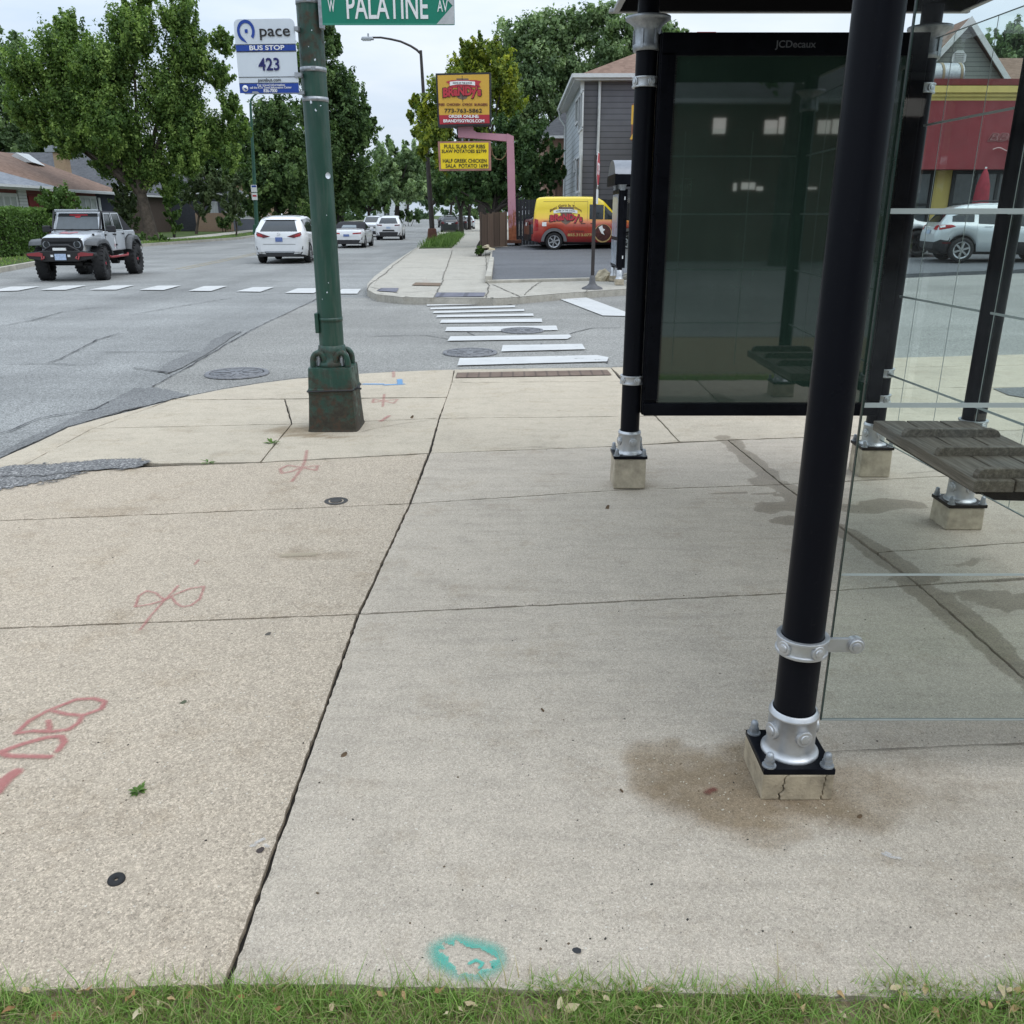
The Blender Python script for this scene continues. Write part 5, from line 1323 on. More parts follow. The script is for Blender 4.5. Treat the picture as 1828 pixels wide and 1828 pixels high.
# ---- far bus shelter, end-on
FS = thing('bus_shelter', 'distant bus shelter with barrel roof across the side street, seen end-on', 'bus shelter', (2.57, 21.9, .04))
for (x, y) in ((-.02, -.62), (-.02, .62), (3.2, -.62), (3.2, .62)):
    mb = MB(); mb.cyl((x, y, .3), (x, y, 2.25), .058, None, 14); mb.build('post', MAT['black_paint'], FS)
    mb = MB(); mb.lathe([(.10, .12), (.085, .15), (.07, .2), (.07, .32), (.058, .33)], (x, y, 0), 16); mb.build('base_collar', MAT['cast_alu'], FS)
    mb = MB(); mb.box((x, y, .06), (.2, .2, .13)); mb.build('concrete_foot', MAT['concrete_block'], FS)
    mb = MB(); mb.lathe([(.07, 2.10), (.08, 2.2), (.12, 2.26)], (x, y, 0), 16); mb.build('capital', MAT['galv'], FS)
mb = MB(); mb.box((0, 0, 1.25), (.20, 1.30, 1.75)); pn = mb.build('advert_panel', MAT['black_paint'], FS, bevel=.01)
mb = MB(); mb.box((-.103, .02, .72), (.008, 1.1, .55)); mb.box((-.103, .02, 1.55), (.008, 1.1, .95)); mb.build('advert_face', pm('advert_pale', (.35, .40, .46), .15, var=.3, vs=2), pn)
mb = MB(); mb.box((.0, -.654, 1.93), (.10, .006, .07)); mb.box((.0, -.654, .62), (.10, .006, .07)); mb.build('label_plates', MAT['white_metal'], pn)
mb = MB(); rows = []
for i in range(17):
    t = pi * i / 16; rows.append([(x, -cos(t) * .82, 2.30 + sin(t) * .48) for x in (-.22, 3.4)])
mb.grid(rows, flip=True); mb.add([(-.22, -cos(pi * i / 16) * .82, 2.30 + sin(pi * i / 16) * .48) for i in range(17)], [tuple(range(17))[::-1]]); mb.add([(3.4, -cos(pi * i / 16) * .82, 2.30 + sin(pi * i / 16) * .48) for i in range(17)], [tuple(range(17))])
mb.build('roof', [pm('grey_vault', (.20, .21, .23), .35, metal=.5)], FS)
mb = MB(); mb.box((1.59, -.83, 2.33), (3.64, .05, .22)); mb.box((1.59, .83, 2.33), (3.64, .05, .22)); mb.box((-.20, 0, 2.33), (.06, 1.6, .24)); mb.build('fascia', MAT['black_paint'], FS)
mb = MB(); mb.add([(.15, .62, .3), (3.1, .62, .3), (3.1, .62, 2.1), (.15, .62, 2.1)], [(0, 1, 2, 3)]); mb.build('glass_panel', GLS, FS)
mb = MB(); mb.box((1.7, .4, .55), (1.8, .4, .05)); mb.box((1.0, .4, .3), (.06, .3, .5)); mb.box((2.4, .4, .3), (.06, .3, .5)); mb.build('bench', WOOD, FS)
# ---- rock by the far shelter
def rock(p, size, label, mat, seed=2, name='rock'):
    bm = bmesh.new(); bmesh.ops.create_icosphere(bm, subdivisions=3, radius=1)
    from mathutils import noise as mn
    for v in bm.verts:
        d = 1 + .45 * mn.noise(v.co * 1.3 + Vector((seed, 0, 0))) + .15 * mn.noise(v.co * 4 + Vector((0, seed, 0)))
        v.co = Vector((v.co.x * size[0], v.co.y * size[1], max(-.1, v.co.z) * size[2])) * d
    me = bpy.data.meshes.new(name); bm.to_mesh(me); bm.free(); me.materials.append(mat)
    o = bpy.data.objects.new(name, me); COL.objects.link(o); o.location = p; return tag(o, label, 'rock')
ROCK = pm('limestone', (.42, .36, .25), .9, var=.35, vs=6, bump=.6, bs=10)
rock(G(1078, 500, .04), (.24, .2, .24), 'pale limestone rock on the pavement between stop sign and far bus shelter', ROCK, 4)
rock(Q(869, 442, 36.5), (.16, .14, .10), 'pale stone at the foot of the brown plank fence', ROCK, 7)
rock(Q(877, 446, 35.2), (.15, .12, .08), 'pale stone on the lot kerb in front of the brown plank fence', ROCK, 9)

# ---- fences by the lot
DFEN = planks('dark_fence_boards', (.030, .033, .040), .14, .3)
ft = thing('plank_fence', 'dark blue-grey plank fence behind the yellow and red van', 'fence', (2.2, 39.6, .3))
a, b = Q(921, 356, 39.6), Q(1140, 358, 39.6); zt = a.z
mb = MB(); n = int((b.x + 3 - a.x) / .14)
for k in range(n):
    x = a.x + .07 + k * .14; hh = zt - .25 + random.Random(k).uniform(-.015, .015); mb.box((x, 39.6 + (.012 if k % 2 else 0), .25 + hh / 2), (.132, .022, hh))
bwl(mb, 'boards', DFEN, ft)
mb = MB()
for k in range(0, n, 16): mb.box((a.x + k * .14, 39.66, .25 + (zt - .25) / 2), (.1, .1, zt - .2))
for z in (.7, zt - .4): mb.box((a.x + n * .07, 39.635, z), (n * .14, .04, .09))
bwl(mb, 'rails', DFEN, ft)
BFEN = planks('brown_fence_boards', (.115, .080, .060), .24, .4)
bt = thing('plank_fence', 'low weathered brown plank fence left of the pink sign pole', 'fence', (-1, 38.0, .3))
p0, p1 = Q(860, 441, 36.8), Q(904, 434, 38.7); t0, t1 = Q(860, 383, 36.8), Q(904, 377, 38.7)
d = Vector((p1.x - p0.x, p1.y - p0.y, 0)); L = d.length; n = 10; d.normalize(); ang = atan2(d.y, d.x)
mb = MB()
for k in range(n):
    f = (k + .5) / n; z0, z1 = p0.z * (1 - f) + p1.z * f - .15, t0.z * (1 - f) + t1.z * f + random.Random(k).uniform(-.03, .03); p = p0 + d * L * f
    mb.box((p.x, p.y + random.Random(k + 9).uniform(-.012, .012), (z0 + z1) / 2), (L / n * .97, .028, z1 - z0), rotz(ang))
bwl(mb, 'boards', BFEN, bt)
mb = MB()
for f in (.0, .5, 1.0): p = p0 + d * L * f; mb.box((p.x - .02, p.y + .08, (p0.z + t0.z) / 2), (.11, .11, t0.z - p0.z + .2))
bwl(mb, 'posts', BFEN, bt)
# ================================================================== VEHICLES
def lerp(P, x):
    if x <= P[0][0]: return P[0][1]
    for i in range(len(P) - 1):
        if x <= P[i + 1][0]:
            t = (x - P[i][0]) / max(1e-9, P[i + 1][0] - P[i][0]); return P[i][1] * (1 - t) + P[i + 1][1] * t
    return P[-1][1]
class Shape:
    """a car body described by its side outline; x forward, y left, z up"""
    def __init__(s, L, W, top, belt, bot, plan, axles, rw, ra, tumble=.34, sill=.30):
        s.L, s.W, s.top, s.belt, s.bot, s.plan, s.axles, s.rw, s.ra, s.tumble, s.sill = L, W, top, belt, bot, plan, axles, rw, ra, tumble, sill
    def sec(s, x):
        w = s.W / 2 * lerp(s.plan, x); zt = lerp(s.top, x); zs = min(lerp(s.belt, x), zt - .015); zb = lerp(s.bot, x)
        for a in s.axles:
            d = abs(x - a)
            if d < s.ra: zb = max(zb, s.rw + sqrt(max(0, s.ra ** 2 - d * d)))
        zb = min(zb, zs - .05)
        g = max(0.0, zt - zs); yr = .945 * w - s.tumble * g; k = min(1, g / .3)
        return [(0, zb), (.86 * w, zb), (.955 * w, zb + min(.05, .2 * (zs - zb))), (w, zb + .45 * (zs - zb)), (.992 * w, zb + .75 * (zs - zb)), (.968 * w, zs - .02 * (1 if zs - zb > .1 else .3)), (.945 * w, zs),
                (.945 * w - s.tumble * g * .5, zs + .5 * g), (yr, zt - .085 * k - .01), (yr - .05 - .03 * (1 - k), zt - .028 * k - .004), (yr * .55, zt - .004), (0, zt)]
    def hw(s, x, z):
        S = s.sec(x)[1:]
        for i in range(len(S) - 1):
            if S[i][1] <= z <= S[i + 1][1]:
                t = (z - S[i][1]) / max(1e-9, S[i + 1][1] - S[i][1]); return S[i][0] * (1 - t) + S[i + 1][0] * t
        return S[0][0] if z < S[0][1] else -1
    def end_x(s, y, z, sgn):
        a = s.L / 2
        ok = lambda x: lerp(s.top, x) >= z and s.hw(x, max(z, s.sec(x)[0][1])) >= abs(y)
        if ok(sgn * a): return sgn * a
        for k in range(1, 120):
            if ok(sgn * (a - k * .025)):
                lo, hi = a - k * .025, a - (k - 1) * .025
                for _ in range(7):
                    m = (lo + hi) / 2
                    if ok(sgn * m): lo = m
                    else: hi = m
                return sgn * lo
        return sgn * a
    def body(s, name, mats, parent, clad=None):
        xs = sorted(set([round(-s.L / 2 + s.L * k / 110, 4) for k in range(111)] + [-s.L / 2 + .02, -s.L / 2 + .05, s.L / 2 - .02, s.L / 2 - .05]))
        mb = MB(); R_ = []
        for x in xs:
            S = s.sec(x); R_.append([(x, y, z) for y, z in S] + [(x, -y, z) for y, z in S[::-1][1:]])
        n = len(R_[0]); V = [p for r in R_ for p in r]; 
        for i in range(len(xs) - 1):
            for j in range(n - 1):
                f = (i * n + j, i * n + j + 1, (i + 1) * n + j + 1, (i + 1) * n + j)
                zc = sum(V[q][2] for q in f) / 4
                m = 1 if (j in (0, n - 2)) else 0
                if clad and m == 0 and zc < clad(sum(V[q][0] for q in f) / 4): m = 1
                mb.f.append(f[::-1]); mb.m.append(m); mb.s.append(True)
        mb.v = V
        for i, fl in ((0, False), (len(xs) - 1, True)):
            S = s.sec(xs[i]); nn = len(S)
            for j in range(1, nn - 1):           # end caps in horizontal slices
                a, b = S[j], S[j + 1] if j + 1 < nn else S[j]
                q = [(xs[i], a[0], a[1]), (xs[i], b[0], b[1]), (xs[i], -b[0], b[1]), (xs[i], -a[0], a[1])]
                m = 1 if clad and (a[1] + b[1]) / 2 < clad(xs[i]) else 0
                mb.add(q if not fl else q[::-1], [(0, 1, 2, 3)], m)
        return mb.build(name, mats, parent)
    def side(s, quads, name, mat, parent, off=.006, both=True, sides=(1, -1)):
        mb = MB()
        for sg in sides:
            for (x0, x1, lo, hi) in quads:       # lo, hi: (z at x0, z at x1)
                P = []
                for i in range(13):
                    t = i / 12; x = x0 + (x1 - x0) * t; a, b = lo[0] + (lo[1] - lo[0]) * t, hi[0] + (hi[1] - hi[0]) * t
                    P.append([(x, sg * (s.hw(x, a + (b - a) * j / 5) + off), a + (b - a) * j / 5) for j in range(6)])
                mb.grid(P, flip=(sg > 0) if False else (sg < 0))
        return mb.build(name, mat, parent)
    def end(s, quads, sgn, name, mat, parent, off=.008, n=9):
        mb = MB()
        for q in quads:                            # four corners (y, z): bottom-left, bottom-right, top-right, top-left
            P = []
            for i in range(n):
                u = i / (n - 1); row = []
                for j in range(6):
                    v = j / 5
                    y = (q[0][0] * (1 - u) + q[1][0] * u) * (1 - v) + (q[3][0] * (1 - u) + q[2][0] * u) * v
                    z = (q[0][1] * (1 - u) + q[1][1] * u) * (1 - v) + (q[3][1] * (1 - u) + q[2][1] * u) * v
                    row.append((s.end_x(y, z, sgn) + sgn * off, y, z))
                P.append(row)
            mb.grid(P, flip=sgn > 0)
        return mb.build(name, mat, parent)
def both(q): return [q, [(-q[1][0], q[1][1]), (-q[0][0], q[0][1]), (-q[3][0], q[3][1]), (-q[2][0], q[2][1])]]

RIM_S = pm('alloy_rim', (.45, .46, .47), .3, metal=.8, var=.1)
RIM_D = pm('dark_rim', (.03, .03, .032), .4, metal=.4)
def wheel(parent, x, y, rw, wt, rim_r, rim_mat, spokes=5, steer=0.0, knob=False, hubcol=None):
    mb = MB(); w = wt / 2; r = rw
    prof = [(rim_r, -w * .82), (rim_r + .02, -w), (r - .035, -w), (r - .008, -w * .80), (r, -w * .55), (r, w * .55), (r - .008, w * .80), (r - .035, w), (rim_r + .02, w), (rim_r, w * .82)]
    mb.lathe(prof, n=36, axis='Y')
    if knob:
        for k in range(22):
            t = 2 * pi * k / 22
            for sg in (-1, 1): mb.box((cos(t) * (r - .012), sg * w * .78, sin(t) * (r - .012)), (.05, w * .5, .055), Matrix.Rotation(-t, 3, 'Y'))
    o = mb.build('wheel', MAT['rubber'], parent); o.location = (x, y, rw); o.rotation_euler = (0, 0, steer)
    mb = MB(); sg = 1 if y > 0 else -1; e = sg * w
    mb.lathe([(rim_r, -w * .8), (rim_r, w * .8)], n=28, axis='Y'); mb.lathe([(.001, e * .35), (rim_r, e * .35)][::1], n=24, axis='Y', m=1)
    mb.lathe([(rim_r - .03, e * .80), (rim_r, e * .86), (rim_r + .015, e * .9)], n=28, axis='Y')
    for k in range(spokes):
        t = 2 * pi * k / spokes + .3
        mb.box((cos(t) * rim_r * .52, e * .74, sin(t) * rim_r * .52), (rim_r * .92, .03, rim_r * (.22 if spokes < 8 else .13)), Matrix.Rotation(-t, 3, 'Y'))
    mb.cyl((0, e * .6, 0), (0, e * .86, 0), rim_r * .26, rim_r * .2, 14, m=2 if hubcol else 0)
    mb.build('rim', [rim_mat, MAT['black_plastic']] + ([hubcol] if hubcol else []), o)
    return o
def wheels(parent, sh, track, wt, rim_r, rim, spokes=5, steer=0.0, **k):
    for x in sh.axles:
        for sg in (1, -1): wheel(parent, x, sg * (track / 2), sh.rw, wt, rim_r, rim, spokes, steer if x > 0 else 0, **k)
def under(parent, sh, name='underbody'):
    mb = MB(); x0, x1 = -sh.L / 2 + .25, sh.L / 2 - .3
    mb.box(((x0 + x1) / 2, 0, sh.rw * .95), (x1 - x0, sh.W * .62, .22))
    for a in sh.axles: mb.box((a, 0, sh.rw * 1.25), (sh.ra * 1.9, sh.W * .60, sh.rw * 1.2)); mb.cyl((a, -sh.W * .4, sh.rw), (a, sh.W * .4, sh.rw), .05)
    return mb.build(name, MAT['black_plastic'], parent)
def mirrors(parent, sh, x, z, mat):
    for sg in (1, -1):
        mb = MB(); y = sh.hw(x, z - .02); mb.box((x, sg * (y + .12), z + .03), (.12, .20, .15), taper=.85); mb.box((x + .01, sg * (y + .03), z - .03), (.06, .1, .03)); mb.build('mirror', mat, parent, bevel=.03)
def place(o, u, v, z, rz): 
    p = G(u, v, z); o.location = p; o.rotation_euler = (0, 0, rz); return o

WHITE = car_paint('white_car_paint', (.72, .73, .74)); SILVER = car_paint('silver_car_paint', (.56, .60, .62), .3); JEEPW = car_paint('pale_silver_paint', (.56, .59, .62), .3)
BLK = car_paint('black_car_paint', (.012, .013, .015)); DGREY = car_paint('dark_grey_car_paint', (.04, .043, .046), .3)
CLOTH = pm('soft_top_cloth', (.016, .016, .02), .9, var=.3)

# ---- crossovers and cars seen from behind (and some parked): outlines vary with length and height
def suv_shape(L=4.85, W=1.90, H=1.70, rw=.37, tail=.0, hood=1.06):
    a = L / 2; ax = (-.30 * L, .292 * L)
    top = [(-a, .86 * H * .62), (-a + .015, .60 * H), (-a + .05, .66 * H), (-a + .26 + tail, .78 * H), (-a + .62 + tail, .925 * H), (-a + .95 + tail, .972 * H), (-a + 1.7, H), (-.05, .995 * H), (.35, .965 * H), (.62, .90 * H), (1.22, hood + .06), (1.30, hood), (a - .5, hood - .08), (a - .16, hood - .2), (a - .04, hood - .34), (a, .42 * H)]
    belt = [(-a, .60 * H), (-a + .3, .655 * H), (.9, .60 * H), (1.3, .60 * H - .02), (a - .3, hood - .24), (a, .40 * H)]
    bot = [(-a, .30), (-a + .35, .24), (a - .35, .22), (a, .27)]
    plan = [(-a, .70), (-a + .015, .77), (-a + .05, .855), (-a + .12, .925), (-a + .28, .975), (-a + .6, 1.0), (a - 1.0, 1.0), (a - .4, .95), (a - .12, .86), (a - .03, .76), (a, .68)]
    return Shape(L, W, top, belt, bot, plan, ax, rw, rw + .055)
def suv_glass(sh, t, H, L):
    a = L / 2
    b = lambda x: lerp(sh.belt, x)
    sh.side([(-a + .62, -.30, (b(-a + .62) + .03, b(-.3) + .03), (.905 * H, .945 * H)), (-.24, .66, (b(-.24) + .03, b(.66) + .03), (.945 * H, .865 * H)), (.70, 1.02, (b(.7) + .03, b(1.0) + .03), (.855 * H, b(1.0) + .07))], 'side_windows', MAT['glass_dark'], t, .007)
    z0, z1 = .67 * H, .90 * H
    sh.end([[(-.68, z0), (.68, z0), (.52, z1), (-.52, z1)]], -1, 'rear_window', MAT['glass_dark'], t, .012, 13)
    sh.end([[(-.70, .66 * H + .04), (.70, .66 * H + .04), (.58, .945 * H), (-.58, .945 * H)]], 1, 'windscreen', MAT['glass_dark'], t, .012, 13)
def make_suv(label, paint, kind, L=4.85, W=1.90, H=1.70, rw=.37, group=None, rim=RIM_S, clad=None, name='suv', cat='car'):
    t = thing(name, label, cat, group=group); sh = suv_shape(L, W, H, rw); a = L / 2
    cl = clad or (lambda x: .34)
    sh.body('body', [paint, MAT['black_plastic']], t, cl); suv_glass(sh, t, H, L); wheels(t, sh, W - .26, .24, rw * .66, rim); under(t, sh); mirrors(t, sh, .82, .66 * H, paint)
    if kind == 'lexus':
        for q in both([(.30, .565 * H), (.56, .535 * H), (.83, .60 * H), (.80, .66 * H)]): sh.end([q], -1, 'tail_light', MAT['dark_red_lens'], t, .014)
        for q in both([(.58, .55 * H), (.80, .575 * H), (.78, .625 * H), (.60, .60 * H)]): sh.end([q], -1, 'tail_light_inset', MAT['red_lens'], t, .018)  # smaller, brighter red piece over the dark lens
        sh.end([[(-.13, .46 * H), (.13, .46 * H), (.13, .55 * H), (-.13, .55 * H)]], -1, 'licence_plate', MAT['plate_blue'], t, .02)
        sh.end([[(-.58, .405 * H), (.58, .405 * H), (.60, .412 * H), (-.60, .412 * H)]], -1, 'seam', MAT['letter_black'], t, .006)
        sh.end([[(-.72, .16 * H), (.72, .16 * H), (.84, .25 * H), (-.84, .25 * H)]], -1, 'lower_bumper', MAT['black_plastic'], t, .016)
        sh.end([[(-.50, .235 * H), (.50, .235 * H), (.55, .265 * H), (-.55, .265 * H)]], -1, 'bumper_trim', MAT['galv'], t, .026)
        for q in both([(.50, .205 * H), (.76, .215 * H), (.78, .245 * H), (.54, .245 * H)]): sh.end([q], -1, 'exhaust_tip', MAT['chrome'], t, .03)
        for q in both([(.80, .30 * H), (.84, .30 * H), (.86, .37 * H), (.84, .37 * H)]): sh.end([q], -1, 'vent', MAT['black_plastic'], t, .012)
        mb = MB(); mb.tube([(-a - .012 + .0, .055 * cos(k / 16 * 2 * pi), .615 * H + .04 * sin(k / 16 * 2 * pi)) for k in range(17)], .006, 6); mb.tube([(-a - .012, .02, .615 * H + .03), (-a - .012, -.0, .615 * H - .02), (-a - .012, -.03, .615 * H - .02)], .005, 6); mb.build('emblem', MAT['chrome'], t)
        sh.end([[(-.62, .905 * H), (.62, .905 * H), (.56, .935 * H), (-.56, .935 * H)]], -1, 'roof_spoiler', paint, t, .06)
        mb = MB(); mb.box((-1.5, 0, H + .03), (.16, .03, .06), taper=.4); mb.build('aerial', paint, t)
    if kind == 'blazer':
        for q in both([(.45, .575 * H), (.84, .60 * H), (.80, .64 * H), (.46, .625 * H)]): sh.end([q], -1, 'tail_light', MAT['dark_red_lens'], t, .014)
        sh.end([[(-.45, .36 * H), (.45, .36 * H), (.40, .425 * H), (-.40, .425 * H)]], -1, 'plate_recess', MAT['black_plastic'], t, .014)
        sh.end([[(-.15, .47 * H), (.15, .47 * H), (.15, .55 * H), (-.15, .55 * H)]], -1, 'licence_plate', MAT['plate'], t, .016)
        sh.end([[(-.74, .15 * H), (.74, .15 * H), (.86, .335 * H), (-.86, .335 * H)]], -1, 'lower_bumper', MAT['black_plastic'], t, .012)
    if kind == 'dark':
        for q in both([(.52, .52 * H), (.84, .54 * H), (.82, .66 * H), (.60, .64 * H)]): sh.end([q], -1, 'tail_light', MAT['dark_red_lens'], t, .014)
        sh.end([[(-.15, .50 * H), (.15, .50 * H), (.15, .575 * H), (-.15, .575 * H)]], -1, 'licence_plate', MAT['white_metal'], t, .016)
        sh.end([[(-.40, .60 * H), (.40, .60 * H), (.40, .615 * H), (-.40, .615 * H)]], -1, 'trim_bar', MAT['chrome'], t, .016)
        sh.end([[(-.74, .15 * H), (.74, .15 * H), (.86, .30 * H), (-.86, .30 * H)]], -1, 'lower_bumper', MAT['black_plastic'], t, .012)
    if kind == 'oncoming':
        for q in both([(.48, .50 * H), (.80, .50 * H), (.80, .56 * H), (.48, .56 * H)]): sh.end([q], 1, 'headlight', MAT['clear_lens'], t, .014)
        sh.end([[(-.46, .40 * H), (.46, .40 * H), (.48, .555 * H), (-.48, .555 * H)]], 1, 'grille', MAT['black_plastic'], t, .014)
        sh.end([[(-.70, .16 * H), (.70, .16 * H), (.74, .29 * H), (-.74, .29 * H)]], 1, 'lower_bumper', MAT['black_plastic'], t, .014)
        sh.end([[(-.15, .33 * H), (.15, .33 * H), (.15, .39 * H), (-.15, .39 * H)]], 1, 'licence_plate', MAT['plate'], t, .02)
    return t, sh
def H_(u): return atan2(u - CPX, FPX / cos(PHI))        # bearing of a column of the picture, clockwise
road_dir = radians(90 + 4.5)
o, sh = make_suv('large white SUV driving away, partly behind the green pole', WHITE, 'lexus', 4.89, 1.97, 1.72, .38)
place(o, 502, 470, -.12, radians(90 + 3.0)); o.location.y += 1.9
o, sh = make_suv('white SUV with black lower bumper driving away beyond the convertible', WHITE, 'blazer', 4.86, 1.95, 1.70, .38)
place(o, 697, 417.5, -.12, radians(90 + 3.5)); o.location = Q(698, 417, 68) * 1.0; o.location.z = -.12
o, sh = make_suv('white SUV with headlights facing the camera in the far oncoming lane', WHITE, 'oncoming', 4.7, 1.88, 1.68, .36)
o.location = Q(668, 410, 77); o.location.z = -.12; o.rotation_euler.z = radians(-90 + 4)
o, sh = make_suv('dark grey SUV driving away in the right-hand lane, nearest of the far dark cars', DGREY, 'dark', 4.6, 1.86, 1.72, .36)
o.location = Q(803, 404, 92); o.location.z = -.12; o.rotation_euler.z = radians(90 + 4)
o, sh = make_suv('black SUV parked at the right kerb beyond the dark grey SUV', BLK, 'dark', 4.6, 1.86, 1.66, .36)
o.location = Q(820, 400, 104); o.location.z = -.12; o.rotation_euler.z = radians(90 + 4)
o, sh = make_suv('grey SUV parked farthest along the right kerb beneath the trees', SILVER, 'dark', 4.5, 1.84, 1.64, .35)
o.location = Q(834, 398, 112); o.location.z = -.10; o.rotation_euler.z = radians(90 + 4)
o, sh = make_suv('dark car far down the street, left of the dark grey SUV', BLK, 'dark', 4.6, 1.86, 1.55, .35)
o.location = Q(793, 396, 135); o.location.z = -.12; o.rotation_euler.z = radians(90 + 4)
# dark SUV parked behind the van
o, sh = make_suv('dark SUV parked behind the yellow van, only its tail showing', DGREY, 'dark', 4.5, 1.84, 1.66, .36)
pv = Q(990, 445, 37.6); o.location = (pv.x + 1.05, 37.9, LOTZ(pv.x, 37.6)); o.rotation_euler.z = radians(9)

# ---- white convertible
def make_convertible():
    t = thing('convertible', 'white convertible with folded-up black soft top driving away', 'car'); L, W, H = 4.77, 1.85, 1.38; a = L / 2
    top = [(-a, .66), (-a + .02, .86), (-a + .06, .93), (-a + .16, .955), (-a + .75, .985), (-a + .95, 1.02), (-a + 1.5, 1.27), (-a + 1.9, 1.36), (-.1, 1.38), (.25, 1.33), (.95, .99), (1.05, .96), (a - .5, .86), (a - .1, .70), (a, .52)]
    belt = [(-a, .64), (-a + .1, .88), (-a + .8, .93), (.9, .91), (1.0, .92), (a - .3, .76), (a, .50)]
    plan = [(-a, .76), (-a + .02, .84), (-a + .08, .91), (-a + .25, .97), (-a + .6, 1), (a - 1, 1), (a - .4, .95), (a - .1, .84), (a, .68)]
    sh = Shape(L, W, top, belt, [(-a, .28), (-a + .4, .20), (a - .4, .19), (a, .24)], plan, (-1.43, 1.42), .335, .38, .34)
    sh.body('body', [WHITE, MAT['black_plastic']], t, lambda x: .26)
    # the fabric roof as a shell over the cabin
    mb = MB(); P = []
    for x in np.linspace(-a + .92, .42, 22):
        S = sh.sec(x)[6:]; P.append([(x, y + .012 * (y > 0), z + .012) for y, z in S] + [(x, -y - .012 * (y > 0), z + .012) for y, z in S[::-1][1:]])
    mb.grid(P, flip=True); st = mb.build('soft_top', CLOTH, t)
    sh.end([[(-.42, 1.06), (.42, 1.06), (.36, 1.20), (-.36, 1.20)]], -1, 'rear_window', pm('rear_screen', (.16, .19, .21), .1), t, .03)
    sh.side([(-.75, .55, (.95, .95), (1.22, 1.20))], 'side_windows', MAT['glass_dark'], t, .02)
    sh.end([[(-.66, .99), (.66, .99), (.52, 1.30), (-.52, 1.30)]], 1, 'windscreen', MAT['glass_dark'], t, .014, 13)
    for q in both([(.34, .735), (.80, .76), (.82, .83), (.36, .80)]): sh.end([q], -1, 'tail_light', MAT['red_lens'], t, .014)
    sh.end([[(-.16, .61), (.16, .61), (.16, .73), (-.16, .73)]], -1, 'licence_plate', MAT['plate_blue'], t, .02)
    sh.end([[(-.62, .22), (.62, .22), (.76, .44), (-.76, .44)]], -1, 'diffuser', MAT['black_plastic'], t, .016)
    for q in both([(.80, .46), (.84, .46), (.86, .60), (.84, .60)]): sh.end([q], -1, 'vent', MAT['black_plastic'], t, .012)
    wheels(t, sh, 1.60, .24, .235, RIM_S, 5); under(t, sh); mirrors(t, sh, .75, .97, WHITE)
    return t
o = make_convertible(); o.location = Q(631, 430, 52.0); o.location.z = -.12; o.rotation_euler.z = radians(90 + 1.0)

